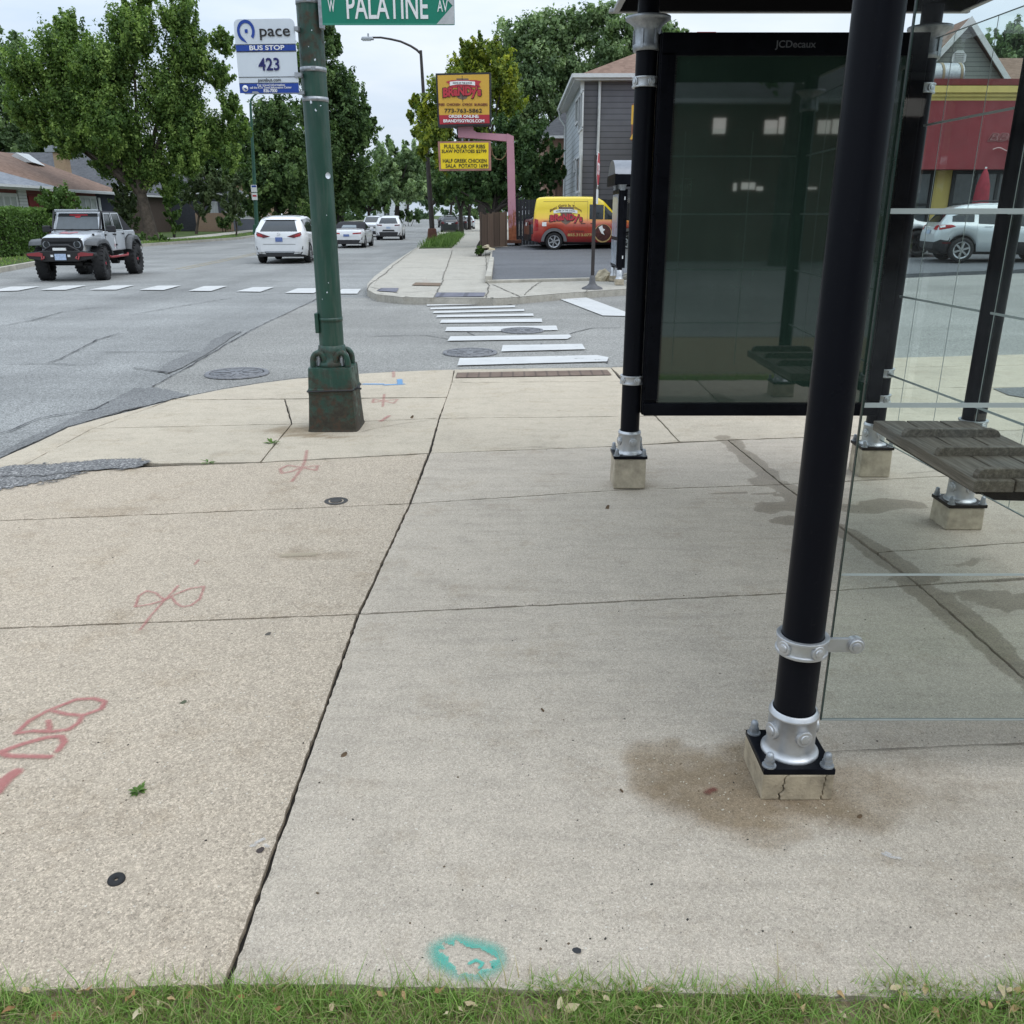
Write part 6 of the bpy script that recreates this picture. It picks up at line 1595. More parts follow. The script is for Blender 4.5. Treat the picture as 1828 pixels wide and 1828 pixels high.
# ---- silver compact SUV and its neighbours behind the shelter glass
def make_compact(label, paint, L=4.1, H=1.65, rw=.345):
    t = thing('suv', label, 'car'); W = 1.77; a = L / 2
    top = [(-a, .80), (-a + .03, .98), (-a + .10, 1.06), (-a + .30, 1.33), (-a + .50, 1.52), (-a + .75, 1.59), (-a + 1.3, H), (-.1, H), (.3, 1.60), (.55, 1.52), (1.12, 1.10), (1.2, 1.05), (a - .45, .95), (a - .1, .80), (a, .62)]
    top = [(x, z * H / 1.65) for x, z in top]
    belt = [(-a, .78), (-a + .15, 1.02), (-a + .7, 1.075), (0, 1.0), (.9, .93), (1.2, .93), (a - .3, .80), (a, .6)]
    plan = [(-a, .82), (-a + .03, .88), (-a + .1, .93), (-a + .3, .98), (-a + .6, 1), (a - 1, 1), (a - .4, .95), (a - .1, .84), (a, .7)]
    sh = Shape(L, W, top, belt, [(-a, .38), (-a + .3, .26), (a - .35, .24), (a, .3)], plan, (-1.27, 1.25), rw, rw + .06)
    def cl(x): return .60 if x < -a + .55 else .44
    sh.body('body', [paint, MAT['black_plastic']], t, cl)
    sh.side([(-a + .42, -1.02, (1.13, 1.12), (1.28, 1.46))], 'quarter_window', MAT['glass_dark'], t, .007)
    sh.side([(-.90, -.08, (1.08, 1.04), (1.47, 1.49)), (0.0, .72, (1.03, .98), (1.49, 1.36)), (.74, .98, (.98, .98), (1.34, 1.10))], 'side_windows', MAT['glass_dark'], t, .007)
    sh.end([[(-.56, 1.12), (.56, 1.12), (.50, 1.46), (-.50, 1.46)]], -1, 'rear_window', MAT['glass_dark'], t, .012); sh.end([[(-.64, 1.10), (.64, 1.10), (.54, 1.54), (-.54, 1.54)]], 1, 'windscreen', MAT['glass_dark'], t, .012)
    for sg in (1, -1):
        o = sh.side([(-a + .09, -a + .40, (.90, .96), (1.04, 1.05)), (-a + .40, -a + .52, (.96, 1.0), (1.05, 1.01))], 'tail_light', MAT['red_lens'], t, .012, sides=(sg,))
        sh.side([(-a + .11, -a + .24, (.96, .98), (1.02, 1.03))], 'tail_light_lens', MAT['clear_lens'], t, .017, sides=(sg,))
    for q in both([(.50, .90), (.74, .90), (.74, 1.03), (.56, 1.03)]): sh.end([q], -1, 'tail_light', MAT['red_lens'], t, .012)
    sh.end([[(-.24, .78), (.24, .78), (.24, .90), (-.24, .90)]], -1, 'licence_plate', MAT['plate'], t, .016)
    sh.side([(-a + .22, -a + .48, (.52, .52), (.56, .56))], 'reflector', MAT['dark_red_lens'], t, .01)
    sh.side([(-.72, -.50, (.985, .985), (1.005, 1.005)), (.25, .47, (.965, .965), (.985, .985))], 'door_handles', paint, t, .02)
    sh.side([(-.93, -.925, (.62, 1.05), (1.0, 1.06)), (-.045, -.035, (.46, .46), (1.0, 1.0)), (.86, .87, (.46, .46), (.96, .96))], 'door_seams', MAT['black_plastic'], t, .004)
    mb = MB()
    for sg in (1, -1): mb.tube([(-1.0, sg * .56, 1.66 * H / 1.65), (-.9, sg * .57, 1.70 * H / 1.65), (.2, sg * .57, 1.70 * H / 1.65), (.35, sg * .57, 1.65 * H / 1.65)], .016, 6)
    mb.build('roof_rails', MAT['black_plastic'], t); mb = MB(); mb.tube([(-1.05, 0, 1.62), (-1.25, 0, 1.82)], .006, 5); mb.build('aerial', MAT['black_plastic'], t)
    for x in sh.axles:                                # arch lips
        pass
    wheels(t, sh, W - .20, .22, .235, RIM_S, 6); under(t, sh); mirrors(t, sh, .72, 1.02, paint)
    return t, sh
o, sh = make_compact('silver compact SUV parked across the side street, seen through the shelter glass', SILVER)
YE = 25.4; pw = Q(1711, 468, YE); ze = pw.z
a_ = radians(-9); o.scale = (.94, .94, .96); off_ = rotz(a_) @ Vector((-1.27 * .94, -.73, 0)); o.rotation_euler.z = a_; o.location = (pw.x - off_.x, YE - off_.y, ze)
ECO = o
o, sh = make_suv('white SUV with dark wheels parked left of the silver compact SUV', WHITE, 'blazer', 4.7, 1.86, 1.70, .38, rim=RIM_D)
o.rotation_euler.z = radians(-4); o.location = (ECO.location.x - 2.75, YE + 3.4, ze + .05)
o, sh = make_suv('silver SUV parked at the right picture edge, behind the rear shelter post', SILVER, 'dark', 4.6, 1.86, 1.68, .36)
o.rotation_euler.z = radians(-7); o.location = (ECO.location.x + 4.75, YE + .2, ze + .03)

# ---- yellow and red delivery van
def make_van():
    t = thing('delivery_van', 'small yellow and red restaurant delivery van with gyros lettering, parked in the lot', 'van'); L, W, H = 4.60, 1.80, 2.00; a = L / 2
    top = [(-a, .95), (-a + .02, 1.25), (-a + .06, 1.6), (-a + .12, 1.90), (-a + .22, 1.965), (-a + .5, 1.99), (-.6, 2.0), (.05, 1.985), (.22, 1.95), (.45, 1.82), (1.02, 1.24), (1.14, 1.16), (1.8, 1.05), (a - .15, .92), (a, .62)]
    belt = [(-a, .93), (-a + .1, 1.12), (.95, 1.08), (1.14, 1.04), (a - .2, .85), (a, .6)]
    plan = [(-a, .90), (-a + .03, .94), (-a + .1, .97), (-a + .4, 1), (a - 1.1, 1), (a - .5, .95), (a - .15, .84), (a, .7)]
    sh = Shape(L, W, top, belt, [(-a, .34), (-a + .3, .27), (a - .35, .25), (a, .3)], plan, (-1.48, 1.43), .335, .39, .10)
    mp_ = MN('van_wrap'); sx = mp_.n.new('ShaderNodeSeparateXYZ'); mp_.l.new(mp_.obj, sx.inputs[0])     # the printed wrap: yellow above, fading to red
    zz = mp_.math('ADD', sx.outputs['Z'], mp_.math('MULTIPLY', mp_.math('SUBTRACT', mp_.noise(2.0, 5), .5), .10))
    mp_.set(col=mp_.ramp(mp_.math('DIVIDE', zz, 2.0), [(.12, (.20, .012, .016)), (.30, (.34, .025, .018)), (.48, (.42, .055, .02)), (.545, (.60, .17, .02)), (.60, (.75, .45, .015)), (.70, (.80, .58, .012)), (1, (.80, .62, .02))]), rough=.3, coat=.6)
    sh.body('body', [mp_.mat, MAT['black_plastic']], t, lambda x: .30)
    sh.side([(-.12, .42, (1.16, 1.15), (1.70, 1.68)), (.46, .96, (1.15, 1.15), (1.66, 1.20))], 'door_window', MAT['glass_dark'], t, .007, sides=(-1, 1))
    sh.end([[(-.66, 1.18), (.66, 1.18), (.60, 1.84), (-.60, 1.84)]], 1, 'windscreen', MAT['glass_dark'], t, .014, 13)
    sh.end([[(-.62, 1.22), (.62, 1.22), (.60, 1.72), (-.60, 1.72)]], -1, 'rear_window', MAT['glass_dark'], t, .012)
    for sg in (1, -1): sh.side([(-a + .05, -a + .20, (.72, .74), (1.18, 1.14))], 'tail_light', MAT['red_lens'], t, .012, sides=(sg,))
    GREYP = pm('grey_arch_plastic', (.12, .12, .125), .6)
    for ax in sh.axles:                                # grey wheel-arch flares
        for sg in (1, -1):
            mb = MB(); P = []
            for k in range(21):
                an = pi * k / 20; row = []
                for rr in (.385, .50): x = ax + cos(an) * rr; z = .335 + sin(an) * rr; row.append((x, sg * (W / 2 * lerp(plan, x) + .014), max(z, .28)))
                P.append(row)
            mb.grid(P, flip=sg > 0); mb.build('wheel_arch', GREYP, t)
    sh.side([(-1.9, -.75, (1.085, 1.085), (1.10, 1.10))], 'door_rail', MAT['black_plastic'], t, .01); sh.side([(-.45, -.27, (.99, .99), (1.015, 1.015)), (-.08, .10, (.99, .99), (1.015, 1.015))], 'door_handles', MAT['black_plastic'], t, .02)
    seams = [(-.72, -.712, (.34, .34), (1.80, 1.80)), (-.20, -.192, (.32, .32), (1.84, 1.84)), (-1.9, -.2, (1.80, 1.80), (1.81, 1.81))]
    sh.side(seams, 'panel_seams', pm('seam_brown', (.16, .06, .02), .7), t, .004)
    sh.side([(-1.95, -1.78, (.90, .90), (1.05, 1.05))], 'fuel_flap', MAT['white_metal'], t, .012, sides=(-1,))
    def onside(cx, cz, dz=0.0, k=0.0, ax=1.0):
        def f(p):
            x, z = cx + p[0], cz + p[1] - k * (p[0] / ax) ** 2
            return (x, -(sh.hw(x, z) + .014 + dz + max(0, p[2])), z)
        return f
    mr_ = pm('van_maroon', (.10, .018, .012), .5)
    def oval(name, mat, cx, cz, rx, rz, dz, P=None):
        mb = MB(); n = 28; f = onside(cx, cz, dz); Q_ = P or [(cos(2 * pi * k / n) * rx, sin(2 * pi * k / n) * rz) for k in range(n)]
        V = [f((x, z, 0)) for x, z in Q_]; c = f((0, 0, 0)); mb.add(V + [c], [(i, (i + 1) % len(V), len(V)) for i in range(len(V))]); return mb.build(name, mat, t)
    oval('gyro_emblem', GYRO, -1.02, 1.30, .30, .36, -.006, [(-.28, .30), (.28, .30), (.30, .16), (.20, .05), (.26, -.08), (.16, -.25), (0, -.34), (-.16, -.25), (-.26, -.08), (-.20, .05), (-.30, .16)])
    oval('ribbon', MAT['letter_white'], -1.05, 1.44, 0, 0, .004, [(-.46, .04), (-.2, .085), (.2, .085), (.46, .04), (.46, -.07), (.2, -.03), (-.2, -.03), (-.46, -.07)])
    text_part('HOME OF THE GYROS', .06, MAT['letter_black'], t, onside(-1.05, 1.475, .008, .05, .5), width=.72, height=.055, bold=.01)
    text_part('Best Gyro In Town', .14, mr_, t, onside(-1.04, 1.66, .004, .22, .62), width=1.22, height=.13, bold=.015)
    text_part("BRaNDy's", .30, MAT['letter_black'], t, onside(-1.02, 1.20, .004, .05, .6), name='lettering_outline', width=1.30, height=.36, bold=.08)  # black outline around the red logo word
    text_part("BRaNDy's", .28, LRED, t, onside(-1.02, 1.21, .018, .05, .6), width=1.24, height=.32, bold=.05)
    tan_ = pm('van_tan_lettering', (.56, .40, .16), .5)
    text_part('CATERING', .08, mr_, t, onside(-.62, .71, .004), width=.62, height=.075, bold=.02); text_part('855.313.0770', .11, tan_, t, onside(-.44, .58, .004), width=1.02, height=.105, bold=.03)
    oval('plate_picture_edge', tan_, .42, .64, .34, .34, .002); oval('plate_picture', pm('grill_brown', (.075, .022, .018), .7, var=.6, vs=14), .42, .66, .31, .31, .006); oval('napkin', MAT['letter_white'], .36, .76, .1, .16, .010, [(-.12, .10), (.02, .18), (.05, .06), (.14, .02), (.06, -.06), (.12, -.18), (.0, -.12), (-.06, -.02)])
    sh.end([[(-.86, .36), (.86, .36), (.88, .60), (-.88, .60)]], -1, 'rear_bumper', car_paint('van_red', (.30, .03, .03)), t, .06)
    wheels(t, sh, 1.56, .20, .225, RIM_S, 6); under(t, sh); mirrors(t, sh, .82, 1.22, MAT['black_plastic'])
    return t
VAN = make_van(); pv = Q(990, 447, 35.4); VAN.rotation_euler.z = radians(-2); VAN.location = (pv.x + 1.48, 35.4 + .85, pv.z)

# ---- lifted silver-white off-roader with black soft top
def make_offroader():
    t = thing('off_road_car', 'lifted pale silver off-road car with black soft top and big tyres, turning at the junction', 'car'); B = MAT['black_plastic']; P_ = JEEPW
    RW = .475; zb = .78                                  # sill height after the lift
    xf, xr = 1.47, -1.47
    def slab(pts, y0, y1, name, mat, bev=.02, parent=t):
        mb = MB(); M = Matrix(((1, 0, 0, 0), (0, 0, -1, 0), (0, 1, 0, 0), (0, 0, 0, 1))); mb.prism(pts, -y1, -y0, M); return mb.build(name, mat, parent, bevel=bev)
    # tub with doors (flat sided), tapering bonnet and upright grille
    tub = slab([(-2.05, zb + .10), (-1.98, 1.30), (-1.9, 1.36), (.78, 1.36), (.82, zb), (-.92, zb), (-1.0, 1.12), (-1.3, 1.22), (-1.65, 1.22), (-1.93, 1.08), (-1.98, zb + .1)], -.80, .80, 'body', P_, .03)
    mb = MB(); rows = []
    for (x, w_, z) in ((.74, .73, 1.36), (1.0, .715, 1.355), (1.6, .655, 1.30), (1.95, .62, 1.24), (2.03, .60, 1.20), (2.05, .59, 1.12)):
        sec = [(-w_, .80), (-w_, z - .10), (-w_ + .03, z - .045), (-w_ + .11, z - .01), (-.22, z + .015), (0, z + .02), (.22, z + .015), (w_ - .11, z - .01), (w_ - .03, z - .045), (w_, z - .10), (w_, .80)]
        rows.append([(x, y, zz) for y, zz in sec])
    mb.grid(rows, flip=True); mb.add(rows[-1], [tuple(range(11))[::-1]]); mb.build('bonnet', P_, t)
    mb = MB(); mb.prism([(y, z) for y, z in ((-.56, .86), (.56, .86), (.60, .95), (.58, 1.13), (.50, 1.205), (-.50, 1.205), (-.58, 1.13), (-.60, .95))], 2.04, 2.075, Matrix(((0, 0, 1, 0), (1, 0, 0, 0), (0, 1, 0, 0), (0, 0, 0, 1)))); gr = mb.build('grille', B, t, bevel=.01)
    mb = MB()
    for k in range(7): mb.box((2.085, -.24 + k * .08, 1.0), (.02, .045, .06))
    mb.build('grille_slots', MAT['letter_black'], t, bevel=.004)
    mb = MB(); mb.prism([(-.60, 1.19), (.60, 1.19), (.42, 1.10), (-.42, 1.10)], 2.075, 2.13, Matrix(((0, 0, 1, 0), (1, 0, 0, 0), (0, 1, 0, 0), (0, 0, 0, 1)))); mb.build('grille_brow', B, t)
    for sg in (1, -1):
        mb = MB(); mb.cyl((2.06, sg * .44, 1.02), (2.10, sg * .44, 1.02), .105, .10, 24); mb.build('headlight', MAT['galv'], t)
        mb = MB(); mb.cyl((2.09, sg * .44, 1.02), (2.112, sg * .44, 1.02), .085, .075, 24); mb.build('headlight_lens', MAT['glass_dark'], t)
        # arched fender flares
        mb = MB(); R_ = []
        for (x, z) in ((2.02, 1.0), (1.98, 1.10), (1.80, 1.16), (1.30, 1.17), (1.05, 1.10), (.86, .92), (.80, .80)):
            R_.append([(x, sg * .60, z), (x, sg * .97, z - .01), (x, sg * .985, z - .05), (x, sg * .975, z - .13)])
        mb.grid(R_, flip=sg < 0); mb.build('front_flare', pm('grey_flare', (.085, .09, .095), .55, var=.15), t)
        mb = MB(); R_ = []
        for (x, z) in ((-.96, .80), (-1.02, .98), (-1.14, 1.14), (-1.34, 1.21), (-1.66, 1.21), (-1.86, 1.12), (-1.98, .98), (-2.03, .86)):
            R_.append([(x, sg * .78, z), (x, sg * .96, z - .01), (x, sg * .975, z - .05), (x, sg * .965, z - .13)])
        mb.grid(R_, flip=sg > 0); mb.build('rear_flare', bpy.data.materials['grey_flare'], t)
        # window frames of the two doors
        for (x0, x1, xt0, xt1, dark) in ((-.05, .74, -.05, .50, 0), (-.88, -.10, -.80, -.10, 1)):
            P = [(x0, 1.36), (x1, 1.36), (xt1, 1.88), (xt0, 1.88)]; c = Vector((sum(p[0] for p in P) / 4, 1.62))
            mb = MB(); n = 4
            yo = lambda z: sg * (.80 - (z - 1.36) * .16)
            out = [(x, yo(z) + sg * .004, z) for x, z in P]; inn = [(c.x + (x - c.x) * .84, yo(c.y + (z - c.y) * .86) + sg * .004, c.y + (z - c.y) * .86) for x, z in P]
            mb.add(out + inn, [(i, (i + 1) % 4, 4 + (i + 1) % 4, 4 + i) if sg < 0 else (4 + i, 4 + (i + 1) % 4, (i + 1) % 4, i) for i in range(4)]); mb.build('window_frame', P_, t)
            mb = MB(); mb.add([(x, y - sg * .012, z) for x, y, z in inn], [(0, 1, 2, 3) if sg < 0 else (3, 2, 1, 0)]); mb.build('side_window', MAT['glass_dark'], t)
        mb = MB()
        for x in (-.085, .76, -.90): mb.box((x, sg * .802, 1.07), (.012, .006, .52))
        mb.build('door_seams', B, t)
        for x in (-.02, -.82):
            mb = MB(); mb.box((x + .04, sg * .82, 1.26), (.17, .04, .035)); mb.build('door_handle', B, t, bevel=.008)
        for z in (.95, 1.25):
            mb = MB(); mb.box((.76, sg * .815, z), (.09, .03, .05)); mb.box((-.09, sg * .815, z), (.08, .03, .05)); mb.build('hinges', B, t)
        mb = MB(); mb.box((.62, sg * .97, 1.42), (.12, .24, .19)); mb.box((.66, sg * .84, 1.38), (.05, .16, .05)); mb.build('mirror', B, t, bevel=.03)
        mb = MB(); mb.box((1.35, sg * .668, 1.27), (.10, .03, .06)); mb.build('bonnet_latch', B, t)
        mb = MB(); mb.tube([(-.85, sg * .86, .66), (-.7, sg * .90, .62), (.75, sg * .90, .62), (.86, sg * .86, .66)], .035, 8); mb.build('rock_rail', pm('red_rail', (.28, .035, .04), .5), t)
        mb = MB(); mb.add([(-.05 + x, sg * .8035, 1.02 + z) for x, z in ((.06, .16), (.12, .05), (.09, -.02), (.14, -.14), (.06, -.20), (.05, -.08), (.0, .0), (.02, .1))], [tuple(range(8)) if sg < 0 else tuple(range(8))[::-1]]); mb.build('door_decal', MAT['letter_white'], t)
        mb = MB(); mb.add([(-.02 + x, sg * .805, .93 + z) for x, z in ((.05, .05), (.09, .03), (.08, -.06), (.04, -.02))], [(0, 1, 2, 3) if sg < 0 else (3, 2, 1, 0)]); mb.build('door_decal_red', LRED, t)
    # windscreen and frame, raked slightly
    mb = MB(); W1, W2 = .73, .65
    c = [(.80, -W1, 1.36), (.80, W1, 1.36), (.50, W2, 1.90), (.50, -W2, 1.90)]; ctr = Vector((.65, 0, 1.63))
    inn = [tuple(ctr + (Vector(p) - ctr) * .88 + Vector((.006, 0, 0))) for p in c]
    mb.add(c + inn, [(i, (i + 1) % 4, 4 + (i + 1) % 4, 4 + i) for i in range(4)]); mb.add([(p[0] - .05, p[1], p[2]) for p in c], [(3, 2, 1, 0)]); mb.build('windscreen_frame', P_, t)
    mb = MB(); mb.add([(p[0] + .004, p[1], p[2]) for p in inn], [(0, 1, 2, 3)]); ws = mb.build('windscreen', pm('screen_glass', (.075, .09, .10), .06, spec=.7), t)
    mb = MB(); f = lambda y, z: (.80 - (z - 1.36) / .54 * .30 + .018, y, z); mb.add([f(-.60, 1.77), f(.60, 1.77), f(.58, 1.84), f(-.58, 1.84)], [(0, 1, 2, 3)]); mb.build('sun_strip', MAT['letter_black'], t, None)
    mb = MB(); mb.add([f(-.26, 1.80), f(.30, 1.80), f(.28, 1.835), f(-.24, 1.835)], [(0, 1, 2, 3)]); mb.add([f(-.06, 1.74), f(.06, 1.74), f(.10, 1.79), f(-.10, 1.79)], [(0, 1, 2, 3)]); mb.v = [(x + .004, y, z) for x, y, z in mb.v]; mb.build('red_sticker', LRED, t)
    for y in (-.35, .22):
        mb = MB(); mb.tube([(.83, y, 1.385), (.80, y + .22, 1.42)], .012, 5); mb.build('wiper', MAT['letter_black'], t)
    mb = MB(); mb.box((.62, 0, 1.93), (.10, 1.30, .085)); mb.build('light_bar', MAT['galv'], t, bevel=.02)
    for sg in (1, -1): mb = MB(); mb.box((.72, sg * .70, 1.66), (.05, .035, .62), Matrix.Rotation(-.5, 3, 'Y')); mb.build('light_bar_bracket', B, t)
    # soft top: flat roof with a fastback slope to the tub
    mb = MB(); rows = []
    for (x, z, w_) in ((.50, 1.915, .66), (.3, 1.935, .665), (-.8, 1.935, .665), (-1.0, 1.90, .665), (-1.78, 1.42, .74), (-1.92, 1.36, .76)):
        rows.append([(x, -w_ - .01 * 0, z - .06), (x, -w_ + .04, z - .012), (x, 0, z), (x, w_ - .04, z - .012), (x, w_, z - .06)])
    mb.grid(rows); 
    for sg in (1, -1): mb.add([(-.80, sg * .672, 1.88), (-.90, sg * .79, 1.37), (-1.90, sg * .765, 1.37), (-1.78, sg * .745, 1.40), (-1.0, sg * .67, 1.85)], [tuple(range(5)) if sg > 0 else tuple(range(5))[::-1]])
    mb.build('soft_top', CLOTH, t)
    mb = MB(); mb.box((.35, 0, 1.40), (.9, 1.45, .04)); mb.build('dash', B, t)
    # winch bumper with red tow brackets, plate, axles
    mb = MB(); mb.prism([(-.98, .72), (-.90, .64), (-.45, .56), (.45, .56), (.90, .64), (.98, .72), (.96, .80), (.45, .86), (-.45, .86), (-.96, .80)], 2.06, 2.30, Matrix(((0, 0, 1, 0), (1, 0, 0, 0), (0, 1, 0, 0), (0, 0, 0, 1)))); mb.build('bumper', MAT['letter_black'], t, bevel=.02)
    mb = MB(); mb.tube([(2.22, -.52, .84), (2.24, -.24, 1.0), (2.24, .24, 1.0), (2.22, .52, .84)], .03, 8); mb.build('bumper_hoop', B, t)
    RB = pm('red_bracket', (.24, .03, .035), .5)
    for sg in (1, -1):
        mb = MB(); mb.prism([(sg * .50, .70), (sg * .92, .72), (sg * .95, .78), (sg * .60, .82), (sg * .50, .78)], 2.30, 2.325, Matrix(((0, 0, 1, 0), (1, 0, 0, 0), (0, 1, 0, 0), (0, 0, 0, 1)))); mb.build('bumper_insert', RB, t)
        mb = MB(); mb.tube([(2.32, sg * .47, .70), (2.38, sg * .45, .66), (2.38, sg * .52, .62), (2.32, sg * .53, .70)], .022, 6); mb.build('tow_hook', RB, t)
        mb = MB(); mb.box((2.31, sg * .24, .72), (.02, .07, .06)); mb.build('fog_lamp', MAT['clear_lens'], t)
    mb = MB(); mb.box((2.325, 0, .69), (.012, .32, .17)); pl = mb.build('licence_plate', MAT['plate'], t)
    mb = MB(); mb.box((2.31, 0, .90), (.06, .36, .07)); mb.build('winch_fairlead', MAT['white_metal'], t)
    mb = MB(); mb.add([(1.45 + x, y, 1.345 + (.02 if True else 0)) for x, y in ((-.2, -.25), (.25, -.2), (.30, .15), (.05, .28), (-.2, .2))], [(0, 1, 2, 3, 4)])
    mb.v = [(x, y, 1.338 - (x - 1.25) * .085 + .012) for x, y, z in mb.v]; mb.build('bonnet_decal', pm('faded_red_decal', (.45, .20, .22), .4), t)
    mb = MB(); mb.box((0, 0, .70), (4.0, .9, .16))
    for x in (xf, xr): mb.cyl((x, -.75, RW), (x, .75, RW), .06); mb.cyl((x, .1, RW), (x, .32, RW), .15); mb.box((x, 0, .95), (.9, 1.2, .35))
    mb.build('chassis', MAT['letter_black'], t)
    RED = pm('red_hub', (.45, .02, .045), .4)
    for x in (xf, xr):
        for sg in (1, -1): wheel(t, x, sg * .82, RW, .33, .22, RIM_D, 8, steer=(radians(8) if x > 0 else 0), knob=True, hubcol=RED)
    return t
JP = make_offroader(); JP.location = Q(168, 490, 26.4); JP.location.z = -.12; JP.scale = (.95, .91, .95); JP.rotation_euler.z = radians(-85)
# ================================================================== BUILDINGS
SHB = shingle('brown_shingles', (.17, .105, .075), (.27, .175, .13)); SHG = shingle('grey_shingles', (.16, .18, .21), (.27, .29, .32)); SHD = shingle('dark_shingles', (.06, .063, .07), (.11, .115, .125))
WIN = pm('window_pane', (.05, .06, .065), .06, var=.4, vs=1.2, spec=.8); BLIND = pm('window_blind', (.42, .45, .43), .5, var=.15, vs=2); TRIM = pm('white_trim', (.60, .62, .62), .6, var=.08)
def hip(mb, x0, x1, y0, y1, z, h, inset, m=0, t=.14):
    """hip roof over a rectangle; the ridge runs along the longer side"""
    if (y1 - y0) >= (x1 - x0):
        xm = (x0 + x1) / 2; a, b = (xm, y0 + inset, z + h), (xm, y1 - inset, z + h)
    else:
        ym = (y0 + y1) / 2; a, b = (x0 + inset, ym, z + h), (x1 - inset, ym, z + h)
    c = [(x0, y0, z), (x1, y0, z), (x1, y1, z), (x0, y1, z)]; d = [(x, y, z - t) for x, y, _ in c]
    if (y1 - y0) >= (x1 - x0): F = [(0, 1, 8), (1, 2, 9, 8), (2, 3, 9), (3, 0, 8, 9)]
    else: F = [(0, 1, 9, 8), (1, 2, 9), (2, 3, 8, 9), (3, 0, 8)]
    mb.add(c + d + [a, b], F, m); mb.add(c + d, [(4, 5, 1, 0), (5, 6, 2, 1), (6, 7, 3, 2), (7, 4, 0, 3), (7, 6, 5, 4)], 1)
def house(name, label, x0, x1, y0, y1, z0, z1, wall, roof, rh, inset, over=.5, cat='house'):
    t = thing(name, label, cat, ((x0 + x1) / 2, (y0 + y1) / 2, z0))
    mb = MB(); mb.box(((x0 + x1) / 2, (y0 + y1) / 2, (z0 + z1) / 2 - .3), (x1 - x0, y1 - y0, z1 - z0 + .6)); bwl(mb, 'wall', wall, t)
    mb = MB(); hip(mb, x0 - over, x1 + over, y0 - over, y1 + over, z1 + .12, rh, inset); bwl(mb, 'roof', [roof, TRIM], t)
    return t
def win_x(t, x, sg, ya, yb, za, zb, pane=None, bars=1, fr=.09):      # a window in a wall facing +x or -x
    mb = MB(); ym, zm = (ya + yb) / 2, (za + zb) / 2
    for (c, d) in (((x + sg * .03, ya, zm), (.06, fr, zb - za)), ((x + sg * .03, yb, zm), (.06, fr, zb - za)), ((x + sg * .03, ym, za), (.062, yb - ya + fr, fr)), ((x + sg * .03, ym, zb), (.062, yb - ya + fr, fr))): mb.box(c, d)
    for k in range(bars): y = ya + (yb - ya) * (k + 1) / (bars + 1); mb.box((x + sg * .028, y, zm), (.05, fr * .8, zb - za))
    w = bwl(mb, 'window', TRIM, t); mb = MB(); mb.box((x + sg * .008, ym, zm), (.012, yb - ya, zb - za)); bwl(mb, 'pane', pane or WIN, t, w); return w
def win_y(t, y, xa, xb, za, zb, pane=None, vb=1, hb=0, fr=.08, frame=None):   # facing the camera
    mb = MB(); xm, zm = (xa + xb) / 2, (za + zb) / 2
    for (c, d) in (((xa, y - .03, zm), (fr, .06, zb - za)), ((xb, y - .03, zm), (fr, .06, zb - za)), ((xm, y - .03, za), (xb - xa + fr, .062, fr)), ((xm, y - .03, zb), (xb - xa + fr, .062, fr))): mb.box(c, d)
    for k in range(vb): mb.box((xa + (xb - xa) * (k + 1) / (vb + 1), y - .028, zm), (fr * .8, .05, zb - za))
    for k in range(hb): mb.box((xm, y - .026, za + (zb - za) * (k + 1) / (hb + 1)), (xb - xa, .046, fr * .7))
    w = bwl(mb, 'window', frame or TRIM, t); mb = MB(); mb.box((xm, y - .008, zm), (xb - xa, .012, zb - za)); bwl(mb, 'pane', pane or WIN, t, w); return w

# ---- red-brick ranch house behind the hedge
RBR = brick('dark_red_brick', (.16, .028, .028), (.21, .045, .04), (.16, .10, .09), 5)
rh_ = house('ranch_house', 'low red brick house with brown hip roof behind the hedge', -38, -29, 44, 67, 0.0, 3.05, RBR, SHB, 2.35, 4.2, .6)
mb = MB(); mb.box((-28.98, 65.6, 1.5), (.06, 2.9, 3.1)); bwl(mb, 'side_panel', pm('navy_wall', (.022, .026, .045), .8), rh_)
win_x(rh_, -29, 1, 61.6, 64.0, .7, 2.75, BLIND, 2, .16); 
mb = MB(); mb.box((-28.95, 61.15, 1.7), (.08, .32, 2.1)); mb.box((-28.95, 64.45, 1.7), (.08, .32, 2.1)); bwl(mb, 'shutters', TRIM, rh_)
mb = MB(); mb.box((-28.9, 55.5, 1.5), (.10, 1.1, 2.4)); bwl(mb, 'door', pm('red_door', (.18, .02, .02), .5), rh_)
mb = MB(); mb.box((-28.4, 56.3, 1.55), (.12, .12, 3.0)); bwl(mb, 'porch_post', TRIM, rh_)
win_x(rh_, -29, 1, 51.0, 53.8, .9, 2.7, BLIND, 3, .2)
mb = MB(); mb.box((-28.94, 54.4, 1.7), (.1, .9, 2.6)); bwl(mb, 'white_siding', siding('white_siding', (.58, .60, .60), .18), rh_)
mb = MB(); hip(mb, -33.5, -27.7, 43.2, 56.4, 3.22, 1.05, 2.9); bwl(mb, 'wing_roof', [SHG, TRIM], rh_)
mb = MB(); mb.box((-28.35, 55.3, 3.05), (.12, 23, .14)); bwl(mb, 'gutter', TRIM, rh_)
pk = Q(50, 284, 63.0); mb = MB(); mb.add([(pk.x - 1.0, 63.2, 4.75), (pk.x + 1.0, 63.2, 4.75), (pk.x, 63.2, 5.5), (pk.x - 1.0, 61.6, 4.9), (pk.x + 1.0, 61.6, 4.9), (pk.x, 61.6, 5.5)], [(0, 1, 2), (0, 3, 4, 1), (1, 4, 5, 2), (2, 5, 3, 0), (5, 4, 3)]); bwl(mb, 'roof_vent', TRIM, rh_)
